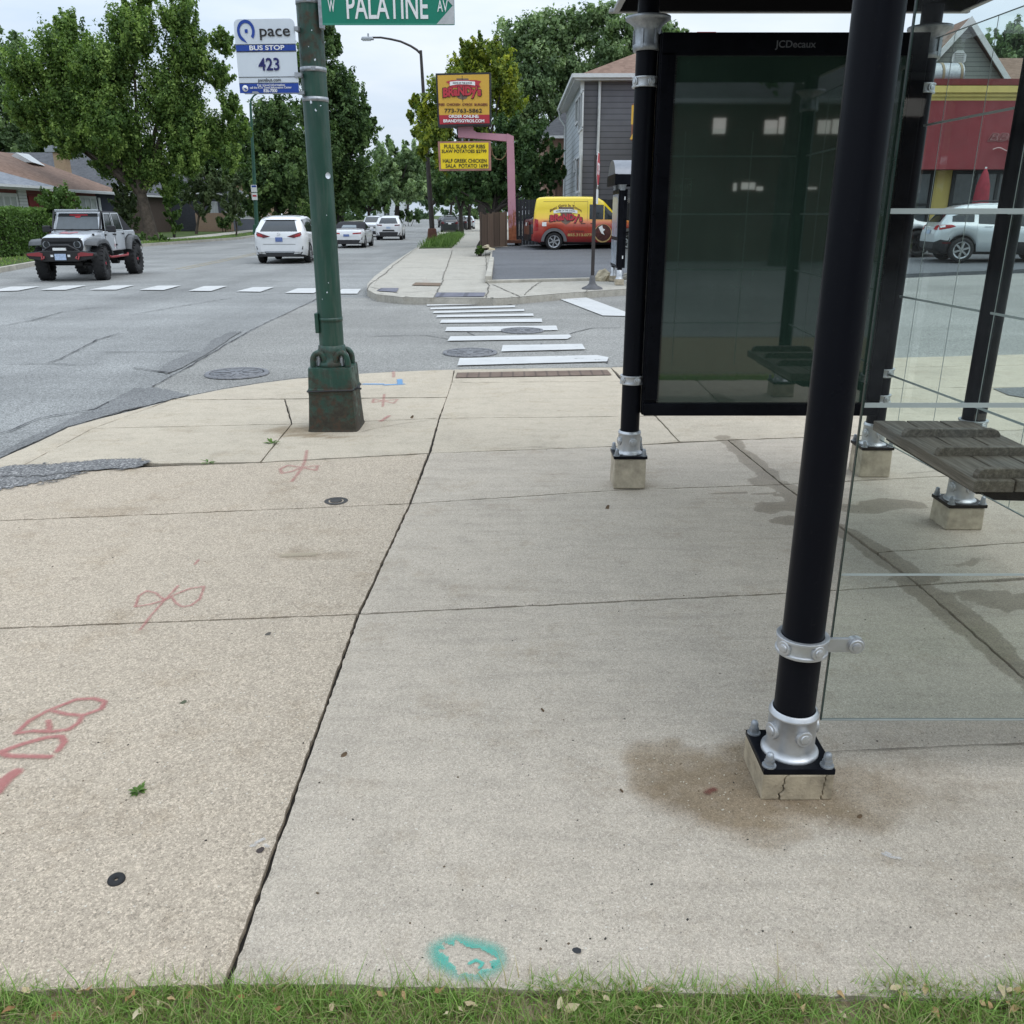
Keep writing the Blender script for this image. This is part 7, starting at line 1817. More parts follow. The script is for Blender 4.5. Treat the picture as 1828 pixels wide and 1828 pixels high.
# ---- dark-roofed house behind it
h2 = house('house', 'house with dark grey roof and chimney behind the red brick house', -54, -33.5, 78, 90, 0, 3.2, pm('dark_brown_wall', (.07, .05, .04), .85), SHD, 3.6, 5, .5)  # wall is an even dark brown
c0 = Q(102, 300, 76); mb = MB(); mb.box((c0.x, 77, 4.2), (.9, .9, 4.6)); bwl(mb, 'chimney', brick('tan_brick', (.34, .22, .13), (.40, .28, .17)), h2)
mb = MB(); mb.box((c0.x, 77, 6.6), (2.0, 1.2, .22)); mb.box((c0.x - .8, 77, 6.85), (.7, .7, .3)); mb.cyl((c0.x + .35, 76.7, 6.7), (c0.x + .35, 77.3, 6.7), .62, None, 20); bwl(mb, 'chimney_cap', MAT['galv'], h2)
# ---- dark house with a white porch rail beyond the maple
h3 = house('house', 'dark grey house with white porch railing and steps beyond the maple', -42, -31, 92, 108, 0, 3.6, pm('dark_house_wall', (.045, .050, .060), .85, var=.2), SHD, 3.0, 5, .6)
mb = MB(); mb.box((-30.0, 99, .55), (2.2, 14, 1.2)); bwl(mb, 'porch', pm('porch_grey', (.085, .095, .12), .85, var=.2), h3)
mb = MB()
for k in range(46): mb.box((-28.95, 92.4 + k * .29, 1.6), (.05, .06, .8))
mb.box((-28.95, 99, 2.0), (.09, 13.6, .07)); mb.box((-28.95, 99, 1.25), (.09, 13.6, .07))
for k in range(12): mb.box((-28.6 + k * .22, 106.2, 1.9 - k * .13 - .35), (.05, .06, .7))
mb.tube([(-28.7, 106.2, 1.95), (-26.1, 106.2, .4)], .05, 6); bwl(mb, 'porch_railing', TRIM, h3)
mb = MB(); mb.box((-29.6, 90.9, .9), (3.4, 1.0, 1.8)); bwl(mb, 'brick_pier', brick('tan_brick_b', (.25, .16, .10), (.31, .20, .13)), h3)
win_x(h3, -31, 1, 94, 96.5, 1.4, 2.9, BLIND, 1)
h4 = house('house', 'tan brick house half hidden by trees behind the green pole', -44, -33, 128, 142, 0, 5.6, brick('tan_brick_c', (.40, .26, .17), (.46, .31, .20)), SHB, 3.0, 5, .5)
win_x(h4, -33, 1, 131, 133, 2, 4, WIN, 1)
h5 = house('house', 'red and white house among the dark trees beyond the convertible', -44, -32, 152, 166, 0, 5.0, brick('red_brick_c', (.24, .07, .06), (.30, .10, .08)), SHD, 3.0, 5, .5)
win_x(h5, -32, 1, 153, 156, 1, 4.4, BLIND, 1); win_x(h5, -32, 1, 159, 163, 1, 4.4, BLIND, 2)
h6 = house('house', 'white house glimpsed at the far end of the street', -37, -30, 250, 264, 0, 6.5, siding('far_white_siding', (.66, .70, .72), .4), SHG, 4, 5, .5)
win_y(h6, 250, -35, -33.4, 1.2, 3, WIN); 

# ---- grey two-storey house behind the van
YH = 42.0; c = Q(1042, 140, YH); zE = c.z
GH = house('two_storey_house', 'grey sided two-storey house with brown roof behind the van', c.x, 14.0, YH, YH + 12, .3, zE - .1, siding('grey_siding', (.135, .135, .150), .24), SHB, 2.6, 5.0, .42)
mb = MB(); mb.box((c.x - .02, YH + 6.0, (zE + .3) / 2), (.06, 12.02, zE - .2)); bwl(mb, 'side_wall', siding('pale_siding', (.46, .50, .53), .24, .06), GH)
mb = MB(); mb.box((c.x - .05, YH - .01, zE / 2 + .1), (.16, .10, zE - .35)); bwl(mb, 'corner_board', TRIM, GH)
d0 = Q(1071, 145, YH - .1); mb = MB(); mb.cyl((d0.x, YH - .1, .4), (d0.x, YH - .1, zE), .065, None, 10); bwl(mb, 'downspout', TRIM, GH)
mb = MB(); mb.box(((c.x + 14) / 2, YH - .48, zE + .05), (14 - c.x + 1, .14, .16)); mb.box((c.x - .48, YH + 6, zE + .05), (.14, 13, .16)); bwl(mb, 'gutter', TRIM, GH)
mb = MB(); mb.tube([(c.x - .5, YH + 11.5, zE), (c.x - .42, YH + 11.6, zE - .5), (c.x - .12, YH + 11.6, zE - .9), (c.x - .12, YH + 11.6, .4)], .06, 8); bwl(mb, 'downspout', TRIM, GH)
def yat(u):                                            # where a column of the picture meets the side wall
    k = (u - CPX) / (FPX / cos(PHI)) ; return c.x / k
for (u0, u1, v0, v1) in ((1032.0, 1039.0, 168, 233), (1026.5, 1031.0, 178, 220), (1030.0, 1037.0, 281, 343), (1024.8, 1028.0, 285, 306)):
    ya, yb = yat(u1), yat(u0)
    if abs(yb - ya) > 3: yb = ya + 1.6
    ym = (ya + yb) / 2
    k = lambda v: HCAM + ray(CPX, v).z / ray(CPX, v).y * ym
    win_x(GH, c.x - .05, -1, min(ya, yb), max(ya, yb), k(v1), k(v0), WIN, 0, .10)
# ---- brick house with a dark roof behind the crab apple
BH = house('brick_house', 'brick house with dark grey roof between the crab apple and the grey house', 1.95, 9, 57, 68, .4, 6.0, brick('pink_brick', (.30, .17, .12), (.37, .22, .16)), SHD, 3.4, 3.4, .5)
mb = MB(); mb.box((3.4, 56.5, 3.6), (1.6, 1.0, .25)); mb.box((2.7, 56.2, 1.9), (.14, .14, 3.2)); mb.box((4.1, 56.2, 1.9), (.14, .14, 3.2)); bwl(mb, 'porch', pm('porch_brown', (.10, .06, .045), .8), BH)

# ---- restaurant with red awning
YR = 31.0
def RX(u, v=300): return Q(u, v, YR).x
rx0, rx1 = RX(1225), 26.0; zt, zyb, zaw, zg = Q(1740, 148, YR).z, Q(1740, 180, YR).z, Q(1740, 304, YR).z, .25
RS = thing('restaurant', 'low restaurant with yellow cornice, long red awning and dark windows', 'restaurant', ((rx0 + rx1) / 2, YR + 5, zg))
YW = pm('restaurant_yellow', (.60, .47, .15), .7, var=.10, vs=2); AWN = pm('red_awning_cloth', (.165, .018, .024), .75, var=.14, vs=1.2); REDC = pm('red_coping', (.16, .025, .025), .7)
mb = MB(); mb.box(((rx0 + rx1) / 2, YR + 5.2, (zt + zg) / 2 - .3), (rx1 - rx0, 10, zt - zg + .2)); bwl(mb, 'wall', YW, RS)
mb = MB(); mb.box(((rx0 + rx1) / 2, YR + 5.1, zt + .02), (rx1 - rx0 + .3, 10.4, .18)); bwl(mb, 'coping', REDC, RS)
mb = MB(); mb.box(((rx0 + rx1) / 2, YR + .02, zt - .20), (rx1 - rx0 + .16, .36, .20)); mb.box(((rx0 + rx1) / 2, YR + .06, zt - .36), (rx1 - rx0 + .06, .30, .10)); mb.box(((rx0 + rx1) / 2, YR + .09, (zt - .41 + zyb) / 2), (rx1 - rx0 + .02, .24, zt - .41 - zyb)); bwl(mb, 'cornice', YW, RS)
mb = MB(); rows = []
for k in range(7): t_ = k / 6; rows.append([(x, YR - .08 - .55 * t_, zyb + (zaw - zyb) * t_) for x in np.linspace(rx0 + .1, rx1 - .1, 40)])
mb.grid(rows, flip=False); mb.box(((rx0 + rx1) / 2, YR - .30, zaw + .02), (rx1 - rx0 - .2, .64, .04)); aw = bwl(mb, 'awning', AWN, RS)
OUT = pm('pale_outline_lettering', (.55, .38, .36), .5)
p = Q(1800, 245, YR - .42); a_ = (Q(1830, 245, YR - .42) - Q(1772, 245, YR - .42)).length
tl = radians(-13)
M_ = lambda dx, dz, dy: Matrix.Translation((dx - RS.location.x, YR - .56 - RS.location.y + dy, dz - RS.location.z)) @ Matrix.Rotation(tl * -1, 4, 'X') @ FRONT
text_part('BBQ RIBS', .36, OUT, aw, M_(Q(1776, 245, YR - .5).x + .95, Q(1800, 246, YR - .5).z, .09), width=2.3, height=.30, bold=.03, shear=.25)
text_part('BBQ RIBS', .36, AWN, aw, M_(Q(1776, 245, YR - .5).x + .95, Q(1800, 246, YR - .5).z, .082), name='lettering_fill', width=2.28, height=.28, bold=-.005, shear=.25)
mb = MB(); mb.tube([(Q(1770, 268, YR - .5).x + k * .06, YR - .585, Q(1770, 267, YR - .5).z + .05 * sin(k * .55)) for k in range(40)], .018, 5); bwl(mb, 'wavy_line', OUT, RS, aw)
DFR = pm('dark_window_frame', (.02, .022, .024), .5)
us = [(1240, 1400), (1415, 1560), (1600, 1672), (1710, 1830), (1845, 1990)]
for (ua, ub) in us: win_y(RS, YR + .20, RX(ua), RX(ub), .9, zaw - .05, WIN, 1 if ub - ua < 100 else 2, 1, .12, DFR)
mb = MB(); mb.box((RX(1780), YR + .17, 1.45), (.5, .012, .22)); bwl(mb, 'neon_sign', pm('orange_sign', (.55, .16, .04), .5), RS)
for (ua, ub, z_) in ((1715, 1754, 0),):
    x = RX(1732, 140); mb = MB(); mb.cyl((x - .55, YR + 2, zt + .45), (x + .55, YR + 2, zt + .45), .42, None, 20); mb.box((x, YR + 2, zt + .2), (.8, .8, .4)); bwl(mb, 'roof_fan', MAT['galv'], RS); mb = MB(); mb.cyl((x - .2, YR + 2, zt + .45), (x - .12, YR + 2, zt + .45), .44); mb.cyl((x + .42, YR + 2, zt + .45), (x + .5, YR + 2, zt + .45), .44); bwl(mb, 'fan_bands', pm('fan_band', (.25, .20, .12), .6), RS)
x = Q(1262, 58, YR + 1).x; z_ = Q(1262, 58, YR + 1).z; mb = MB(); mb.box((x, YR + 1.2, z_ - .15), (.62, .3, .36)); mb.box((x, YR + 1.2, (z_ + zt) / 2 - .3), (.12, .12, z_ - zt)); bwl(mb, 'roof_sign', pm('red_roof_sign', (.30, .03, .03), .6), RS)
# blade sign on the restaurant's left end
x = Q(1131, 215, YR - 1).x; BLS = thing('blade_sign', 'narrow brown and yellow blade sign beside the shelter post', 'sign', (x, YR - 1, .25))
mb = MB(); za, zb_ = Q(1131, 250, YR - 1).z, Q(1131, 185, YR - 1).z; mb.box((x + .06, YR - 1, (za + zb_) / 2), (.18, .5, zb_ - za)); fr = bwl(mb, 'panel', pm('sign_brown', (.25, .08, .03), .6), BLS)
mb = MB(); mb.box((x + .0, YR - 1.26, zb_ - .35), (.22, .02, .55)); mb.prism([(x - .13, za), (x + .12, za), (x + .02, za + .3)], 0, .02, Matrix(((1, 0, 0, 0), (0, 0, -1, YR - 1.26), (0, 1, 0, 0), (0, 0, 0, 1)))); bwl(mb, 'yellow_letters', YELF, BLS, fr)
mb = MB(); mb.cyl((x + .1, YR - 1, .25), (x + .1, YR - 1, za), .05); bwl(mb, 'post', DKB, BLS)
UM = thing('parasol', 'closed red parasol standing in front of the restaurant window', 'parasol', (RX(1722), YR - 1.4, .3))
mb = MB(); mb.lathe([(.30, 1.25), (.26, 1.3), (.24, 1.7), (.20, 2.2), (.10, 2.55), (.02, 2.72), (0, 2.74)], n=14); mb.build('canopy', pm('parasol_red', (.26, .02, .035), .8, var=.2), UM); mb = MB(); mb.cyl((0, 0, 0), (0, 0, 2.75), .03); mb.build('pole', MAT['white_metal'], UM); mb = MB(); mb.lathe([(.3, 0), (.28, .08), (.05, .1)], n=16); mb.build('base', MAT['black_plastic'], UM)
# ---- gabled house behind the restaurant
YG2 = 46.0; pk = Q(1727, 40, YG2); bl, br = Q(1590, 178, YG2), Q(1838, 178, YG2); zb2 = bl.z
GB = thing('gabled_house', 'grey gabled house with octagonal vent behind the restaurant', 'house', (pk.x, YG2 + 6, .3))
br_x = pk.x + (pk.x - bl.x) * .92; bl_x = pk.x - (br_x - pk.x)
mb = MB(); mb.add([(bl_x, YG2, .3), (br_x, YG2, .3), (br_x, YG2, zb2), (pk.x, YG2, pk.z - .2), (bl_x, YG2, zb2), (bl_x, YG2 + 12, .3), (br_x, YG2 + 12, .3), (br_x, YG2 + 12, zb2), (pk.x, YG2 + 12, pk.z - .2), (bl_x, YG2 + 12, zb2)], [(0, 1, 2, 3, 4), (9, 8, 7, 6, 5), (1, 6, 7, 2), (5, 0, 4, 9)]); bwl(mb, 'wall', siding('sage_siding', (.235, .255, .235), .20, .06), GB)
for sg, xe in ((1, br_x), (-1, bl_x)):
    n_ = Vector((-(pk.z - zb2) * -sg, 0, abs(xe - pk.x))).normalized(); ov = .35
    e = Vector((xe, 0, zb2)); q_ = Vector((pk.x, 0, pk.z)); dd = (e - q_).normalized(); e = e + dd * .6
    A = [Vector((q_.x, YG2 - ov, q_.z)), Vector((e.x, YG2 - ov, e.z)), Vector((e.x, YG2 + 12, e.z)), Vector((q_.x, YG2 + 12, q_.z))]; up = Vector((0, 0, .16))
    mb = MB(); mb.add([p + up for p in A] + A, [(0, 1, 2, 3) if sg < 0 else (3, 2, 1, 0), (4, 5, 1, 0), (5, 6, 2, 1), (7, 6, 5, 4)]); bwl(mb, 'roof', SHB, GB)
    mb = MB(); a2 = Vector((q_.x, YG2 - ov - .03, q_.z - .16)); b2 = Vector((e.x, YG2 - ov - .03, e.z - .16)); mb.add([a2, b2, b2 + Vector((0, 0, .36)), a2 + Vector((0, 0, .36)), a2 + Vector((0, .06, 0)), b2 + Vector((0, .06, 0)), b2 + Vector((0, .06, .36)), a2 + Vector((0, .06, .36))], [(0, 1, 2, 3), (4, 7, 6, 5), (0, 4, 5, 1), (3, 2, 6, 7), (1, 5, 6, 2)]); bwl(mb, 'barge_board', TRIM, GB)
vp = Q(1711, 104, YG2); mb = MB(); mb.prism([(.36 * cos(radians(22.5 + 45 * k)), .36 * sin(radians(22.5 + 45 * k))) for k in range(8)], 0, .06, Matrix.Translation((vp.x, YG2, vp.z)) @ FRONT); vt = bwl(mb, 'vent', TRIM, GB)
mb = MB()
for k in range(6): mb.box((vp.x, YG2 - .07, vp.z - .2 + k * .08), (.46, .03, .02))
bwl(mb, 'vent_slats', pm('vent_grey', (.3, .31, .31), .6), GB, vt)
sx0 = br_x - .4; mb = MB(); a_, b_ = Q(1776, 92, YG2 + 5), Q(1790, 178, YG2 + 5); mb.add([(sx0 - 1, YG2 + 1.2, zb2 - .6), (sx0 + 9, YG2 + 1.2, zb2 - .6), (sx0 + 9, YG2 + 7, a_.z), (sx0 - 3.5, YG2 + 7, a_.z)], [(0, 1, 2, 3)]); mb.add([(sx0 - 1, YG2 + 1.3, .3), (sx0 + 9, YG2 + 1.3, .3), (sx0 + 9, YG2 + 1.3, zb2 - .62), (sx0 - 1, YG2 + 1.3, zb2 - .62)], [(0, 1, 2, 3)], 1); bwl(mb, 'wing', [SHB, bpy.data.materials['sage_siding']], GB)

def glow_pane_mat():  # emission added so the panes show brightly in the advert glass
    m = MN('added_glow_pane'); m.set(col=(.8, .8, .78), rough=.6); m.b.inputs['Emission Color'].default_value = (1, .97, .9, 1); m.b.inputs['Emission Strength'].default_value = 1.2; return m.mat
# ---- the houses behind the photographer, seen in the dark advert glass
bh = house('brick_house', 'brick house with added glowing window panes mirrored in the dark advert glass', -4, 22, -34, -24, 0, 5.4, brick('brown_brick', (.10, .055, .04), (.14, .08, .06)), SHD, 3, 5, .5)
for (xa, xb, za, zb_) in ((7.3, 7.75, 4.4, 4.92), (9.17, 9.62, 4.4, 4.85), (9.68, 9.88, 4.4, 4.95), (11.1, 11.55, 4.4, 4.85), (11.62, 12.3, 4.4, 4.88), (8.2, 8.32, 2.45, 2.72), (8.5, 9.0, 2.5, 2.74), (9.06, 9.3, 2.46, 2.6), (10.15, 10.3, 2.48, 2.76), (10.36, 10.5, 2.45, 2.7), (10.6, 11.3, 2.5, 2.58)):  # low row of strips made up for bright flecks in the reflection
    mb = MB(); mb.box(((xa + xb) / 2, -23.97, (za + zb_) / 2), (xb - xa, .05, zb_ - za)); bwl(mb, 'window', glow_pane_mat() if 'added_glow_pane' not in bpy.data.materials else bpy.data.materials['added_glow_pane'], bh)
# ================================================================== TREES AND SHRUBS
def leaf_ramp(a, b, c): return [(q, tuple(x * 1.14 for x in p)) for q, p in ((0.0, a), (0.5, b), (1.0, c))]
L_MAPLE = leafmat('maple_leaf', leaf_ramp((.042, .084, .022), (.115, .190, .045), (.28, .38, .10)), .38)
L_DARK = leafmat('dark_tree_leaf', leaf_ramp((.032, .062, .024), (.072, .125, .040), (.16, .235, .075)), .32)
L_GREEN = leafmat('ash_leaf', leaf_ramp((.085, .135, .065), (.165, .240, .11), (.30, .39, .19)), .36)
L_LOCUST = leafmat('locust_leaf', leaf_ramp((.07, .115, .026), (.165, .215, .036), (.42, .44, .05)), .36)
L_CRAB = leafmat('crab_apple_leaf', leaf_ramp((.035, .070, .026), (.062, .115, .040), (.11, .175, .055)), .28)
L_HEDGE = leafmat('hedge_leaf', leaf_ramp((.045, .085, .022), (.085, .155, .036), (.17, .26, .07)), .28)
L_FAR = leafmat('far_leaf', leaf_ramp((.060, .105, .055), (.095, .150, .070), (.15, .22, .095)), .28)
L_PLUM = leafmat('pale_shrub_leaf', leaf_ramp((.05, .075, .035), (.085, .12, .05), (.14, .18, .08)), .28)
BARK = pm('bark', (.085, .068, .052), .95, var=.45, vs=5, bump=.9, bs=16)
BARKD = pm('dark_bark', (.038, .032, .027), .95, var=.4, vs=5, bump=.8, bs=16)

def leaf_mesh(name, C, R_, n, size, mat, parent, rs, up=.35, flat=.8, tuft=0.0, loc=Vector((0, 0, 0))):
    """n pointed leaves spread through sub-clumps of the masses (centres C, radii R_)"""
    C, R_ = np.array(C, float), np.array(R_, float)
    wt = R_ ** 2; wt = wt / wt.sum()
    ns = max(40, int(n / 75))
    k = rs.choice(len(C), ns, p=wt)
    d = rs.normal(size=(ns, 3)); d /= np.linalg.norm(d, axis=1)[:, None]
    rad = R_[k] * .92 * (rs.rand(ns) ** .42)
    sc = C[k] + d * rad[:, None] * np.array([1, 1, flat]); sr = R_[k] * rs.uniform(.17, .36, ns)
    dirs = d * .8 + rs.normal(size=(ns, 3)) * .3 + np.array([0, 0, .7 + .7 * tuft]); dirs /= np.linalg.norm(dirs, axis=1)[:, None]
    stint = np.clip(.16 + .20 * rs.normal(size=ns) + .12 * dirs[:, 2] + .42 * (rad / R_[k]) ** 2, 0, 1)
    j = rs.choice(ns, n)
    g = rs.normal(size=(n, 3)); g /= np.linalg.norm(g, axis=1)[:, None]; g *= (rs.rand(n) ** .5)[:, None]
    al = rs.uniform(-1, 1, n) * (1 + tuft)
    P = sc[j] + g * sr[j][:, None] * (.78 - .28 * tuft) * (1.0 - .45 * tuft * np.clip(al / (1 + tuft), 0, 1))[:, None] + dirs[j] * (al * sr[j])[:, None]
    nrm = g * .6 + d[j] * .5 + rs.normal(size=(n, 3)) * .55 + np.array([0, 0, up]); nrm /= np.linalg.norm(nrm, axis=1)[:, None]
    a = np.cross(nrm, rs.normal(size=(n, 3))); a /= np.linalg.norm(a, axis=1)[:, None]; a[:, 2] -= .25; b = np.cross(nrm, a)
    s = size * rs.uniform(.6, 1.35, n)
    V = np.zeros((n, 4, 3))
    V[:, 0] = P - a * s[:, None] * .55; V[:, 1] = P + b * s[:, None] * .36 + nrm * s[:, None] * .08; V[:, 2] = P + a * s[:, None] * .65; V[:, 3] = P - b * s[:, None] * .36 + nrm * s[:, None] * .08
    V -= np.array(loc)
    me = bpy.data.meshes.new(name)
    me.vertices.add(n * 4); me.vertices.foreach_set('co', V.ravel())
    me.loops.add(n * 4); me.loops.foreach_set('vertex_index', np.arange(n * 4))
    me.polygons.add(n); me.polygons.foreach_set('loop_start', np.arange(n) * 4); me.polygons.foreach_set('loop_total', np.full(n, 4))
    me.update(calc_edges=True)
    me.materials.append(mat)
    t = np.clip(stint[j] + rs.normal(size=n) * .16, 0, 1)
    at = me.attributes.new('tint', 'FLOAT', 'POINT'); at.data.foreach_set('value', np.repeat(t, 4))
    o = bpy.data.objects.new(name, me); COL.objects.link(o)
    if parent is not None: o.parent = parent
    return o
def tree(name, label, Y, base, masses, mat, leaf=.20, cov=5.0, trunk_r=.28, bark=None, seed=1, group=None, up=.35, fork=None, tuft=.4, gz=0.0, maxn=60000, limbs=9, cat='tree', depth=1.0):
    rs = np.random.RandomState(seed); r = random.Random(seed)
    bp = Q(base[0], base[1], Y); bp.z = gz
    t = thing(name, label, cat, bp, 0, group)
    C, R_ = [], []
    for (u, v, rp) in masses:
        p = Q(u, v, Y); rad = px_w(rp, Y, p.z); p.y += r.uniform(-1, 1) * rad * .7 * depth; C.append(tuple(p)); R_.append(rad)
    n = int(min(maxn * 1.5, 1.6 * cov * sum(pi * q * q for q in R_) / (leaf * leaf * .45)))
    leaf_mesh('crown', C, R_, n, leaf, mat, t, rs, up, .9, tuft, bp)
    mb = MB()
    cz = sum(c[2] * q for c, q in zip(C, R_)) / sum(R_); cx = sum(c[0] * q for c, q in zip(C, R_)) / sum(R_); top = Vector((cx, bp.y, cz))
    fk = fork or (bp + (top - bp) * .45)
    st = bp - Vector((0, 0, .3)); mid = st.lerp(fk, .5) + Vector((r.uniform(-.1, .1), 0, 0))
    mb.tube([st, st + Vector((0, 0, .35)), mid, fk], [trunk_r * 1.35, trunk_r * 1.05, trunk_r * .9, trunk_r * .72], 12)
    idx = sorted(range(len(C)), key=lambda i: -R_[i])[:limbs]
    for i in idx:
        e = Vector(C[i]); m_ = fk.lerp(e, .5) + Vector((r.uniform(-.4, .4), r.uniform(-.4, .4), -.1 * (e - fk).length * .5))
        mb.tube([fk - Vector((0, 0, .1)), fk.lerp(m_, .5) + Vector((0, 0, .05)), m_, e], [trunk_r * .6, trunk_r * .45, trunk_r * .3, trunk_r * .08], 8)
    o = bwl(mb, 'trunk', bark or BARK, t)
    return t
BG = 'trees'
# left side
m1 = [(60, 130, 44), (115, 95, 52), (55, 195, 40), (130, 175, 62), (120, 48, 28), (200, 130, 56), (250, 70, 50), (240, 22, 30), (262, -10, 22), (325, 40, 36), (322, 0, 22), (335, 95, 48), (395, 75, 24), (390, 135, 28), (300, 175, 62), (220, 225, 62), (335, 240, 54), (385, 235, 32), (410, 190, 26), (424, 236, 24), (412, 280, 26), (135, 250, 36), (190, 285, 36), (262, 292, 44), (335, 285, 34), (80, 240, 24), (300, 330, 24), (245, 325, 20)]
T1 = tree('maple_tree', 'large dark green maple leaning over the left verge, behind the off-road car', 60, (272, 426), m1, L_MAPLE, .145, 6.6, .42, BARK, 3, tuft=.5, fork=Q(252, 345, 60), maxn=125000, limbs=14)
tree('broadleaf_tree', 'tall tree behind the ranch house at the left picture edge', 100, (-10, 405), [(-30, 110, 50), (15, 75, 32), (0, 165, 48), (40, 215, 42), (-40, 230, 60), (20, 255, 45)], L_GREEN, .30, 4.5, .4, BARK, 4)
tree('broadleaf_tree', 'dark tree rising behind the chimney of the dark-roofed house', 105, (120, 405), [(95, 255, 40), (140, 265, 42), (60, 265, 40), (180, 280, 36), (110, 225, 30)], L_DARK, .30, 4.5, .35, BARKD, 5)
tree('broadleaf_tree', 'dark rounded tree behind the bus stop sign', 88, (500, 405), [(468, 225, 42), (445, 280, 42), (500, 262, 50), (525, 318, 48), (470, 325, 44), (432, 235, 30), (500, 205, 36), (545, 265, 34), (415, 310, 26), (455, 365, 30), (510, 365, 30)], L_DARK, .27, 5.5, .4, BARKD, 6)
tree('broadleaf_tree', 'tall dark tree right behind the green pole, overhanging the street', 100, (608, 402), [(582, 85, 32), (572, 140, 42), (602, 150, 40), (628, 178, 34), (612, 225, 52), (645, 232, 36), (580, 270, 54), (632, 300, 48), (560, 330, 44), (600, 345, 42), (648, 335, 30), (660, 210, 18), (560, 200, 40), (545, 110, 30), (590, 55, 18)], L_DARK, .30, 5.5, .45, BARKD, 7)
tree('broadleaf_tree', 'green tree narrowing the sky at the far left side of the street', 150, (706, 392), [(690, 285, 32), (712, 305, 36), (682, 325, 34), (738, 300, 30), (722, 340, 30), (745, 335, 24), (700, 262, 18), (735, 268, 20)], L_GREEN, .42, 5.0, .45, BARKD, 8)
tree('broadleaf_tree', 'hazy green tree closing the view at the end of the street', 230, (770, 388), [(765, 300, 28), (790, 325, 26), (755, 335, 24), (780, 345, 22), (745, 320, 20), (800, 350, 16)], L_FAR, .55, 4.6, .5, BARKD, 9)
tree('young_tree', 'young leafy street tree between the maple and the green lamp', 74, (421, 412), [(415, 325, 16), (420, 350, 19), (412, 372, 17), (425, 385, 14), (418, 300, 12)], L_PLUM, .18, 5, .07, BARK, 10, limbs=3)
tree('ornamental_tree', 'pale grey-green ornamental tree on the lawn right of the maple trunk', 78, (350, 415), [(345, 320, 28), (365, 345, 24), (330, 345, 22), (385, 320, 20), (360, 375, 18), (395, 350, 18)], L_PLUM, .20, 4.0, .12, BARK, 11, limbs=5)
tree('broadleaf_tree', 'dark tree over the porch of the dark grey house', 98, (395, 408), [(395, 265, 36), (370, 290, 34), (420, 285, 30), (350, 265, 30), (400, 325, 26), (330, 300, 28)], L_DARK, .28, 4.5, .35, BARKD, 12)
tree('broadleaf_tree', 'dark tree among the houses behind the green pole', 125, (555, 398), [(545, 300, 34), (520, 330, 30), (570, 335, 34), (545, 365, 24), (495, 360, 24)], L_DARK, .34, 4.5, .35, BARKD, 13)
tree('broadleaf_tree', 'dark tree beyond the convertible on the left side of the street', 170, (660, 392), [(655, 330, 30), (640, 355, 26), (675, 350, 26), (625, 340, 24), (690, 365, 18)], L_DARK, .42, 4.6, .35, BARKD, 14)
def bush(label, Y, masses, mat, leaf, seed, gz=0.0, cov=5, name='shrub', cat='shrub'):
    rs = np.random.RandomState(seed); r = random.Random(seed); C, R_ = [], []
    for (u, v, rp) in masses: p = Q(u, v, Y); rad = px_w(rp, Y, p.z); p.y += r.uniform(-.6, .6) * rad; C.append(tuple(p)); R_.append(rad)
    bp = Vector((sum(c[0] for c in C) / len(C), Y, gz)); t = thing(name, label, cat, bp)
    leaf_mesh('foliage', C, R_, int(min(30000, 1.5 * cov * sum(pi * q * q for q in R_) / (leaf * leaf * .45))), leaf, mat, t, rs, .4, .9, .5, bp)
    mb = MB()
    for c in C: mb.tube([Vector((bp.x + (c[0] - bp.x) * .3, Y, gz - .1)), Vector(c).lerp(Vector((bp.x, Y, gz)), .4), Vector(c)], [.05, .035, .012], 6)
    bwl(mb, 'stems', BARKD, t); return t
bush('rounded green shrub in front of the red brick house', 48, [(105, 352, 28), (82, 364, 20), (130, 366, 20), (110, 380, 28), (85, 390, 22)], L_HEDGE, .13, 21)
bush('loose green shrub left of the maple trunk', 62, [(215, 358, 24), (232, 388, 22), (222, 332, 18), (210, 395, 18), (235, 362, 16)], L_PLUM, .16, 22)
bush('shrub growing right of the maple trunk', 66, [(300, 358, 16), (305, 385, 16), (312, 405, 12)], L_HEDGE, .16, 23)
bush('low weedy shrub at the foot of the maple', 58, [(255, 425, 12), (275, 430, 12), (295, 428, 10), (240, 428, 9)], L_HEDGE, .13, 24)
bush('dark round shrub by the porch of the dark grey house', 88, [(405, 395, 14), (392, 398, 10)], L_DARK, .18, 25)
bush('green shrub beside the tan brick house behind the pole', 110, [(548, 385, 20), (565, 375, 18), (530, 390, 14)], L_HEDGE, .24, 26)
bush('dark shrub on the far left of the street beyond the oncoming SUV', 150, [(728, 385, 12), (745, 386, 10), (712, 384, 10)], L_DARK, .3, 27)
bush('weeds at the foot of the brown plank fence', 36.6, [(856, 445, 7), (853, 448, 6), (860, 447, 5)], L_HEDGE, .10, 28, .02)
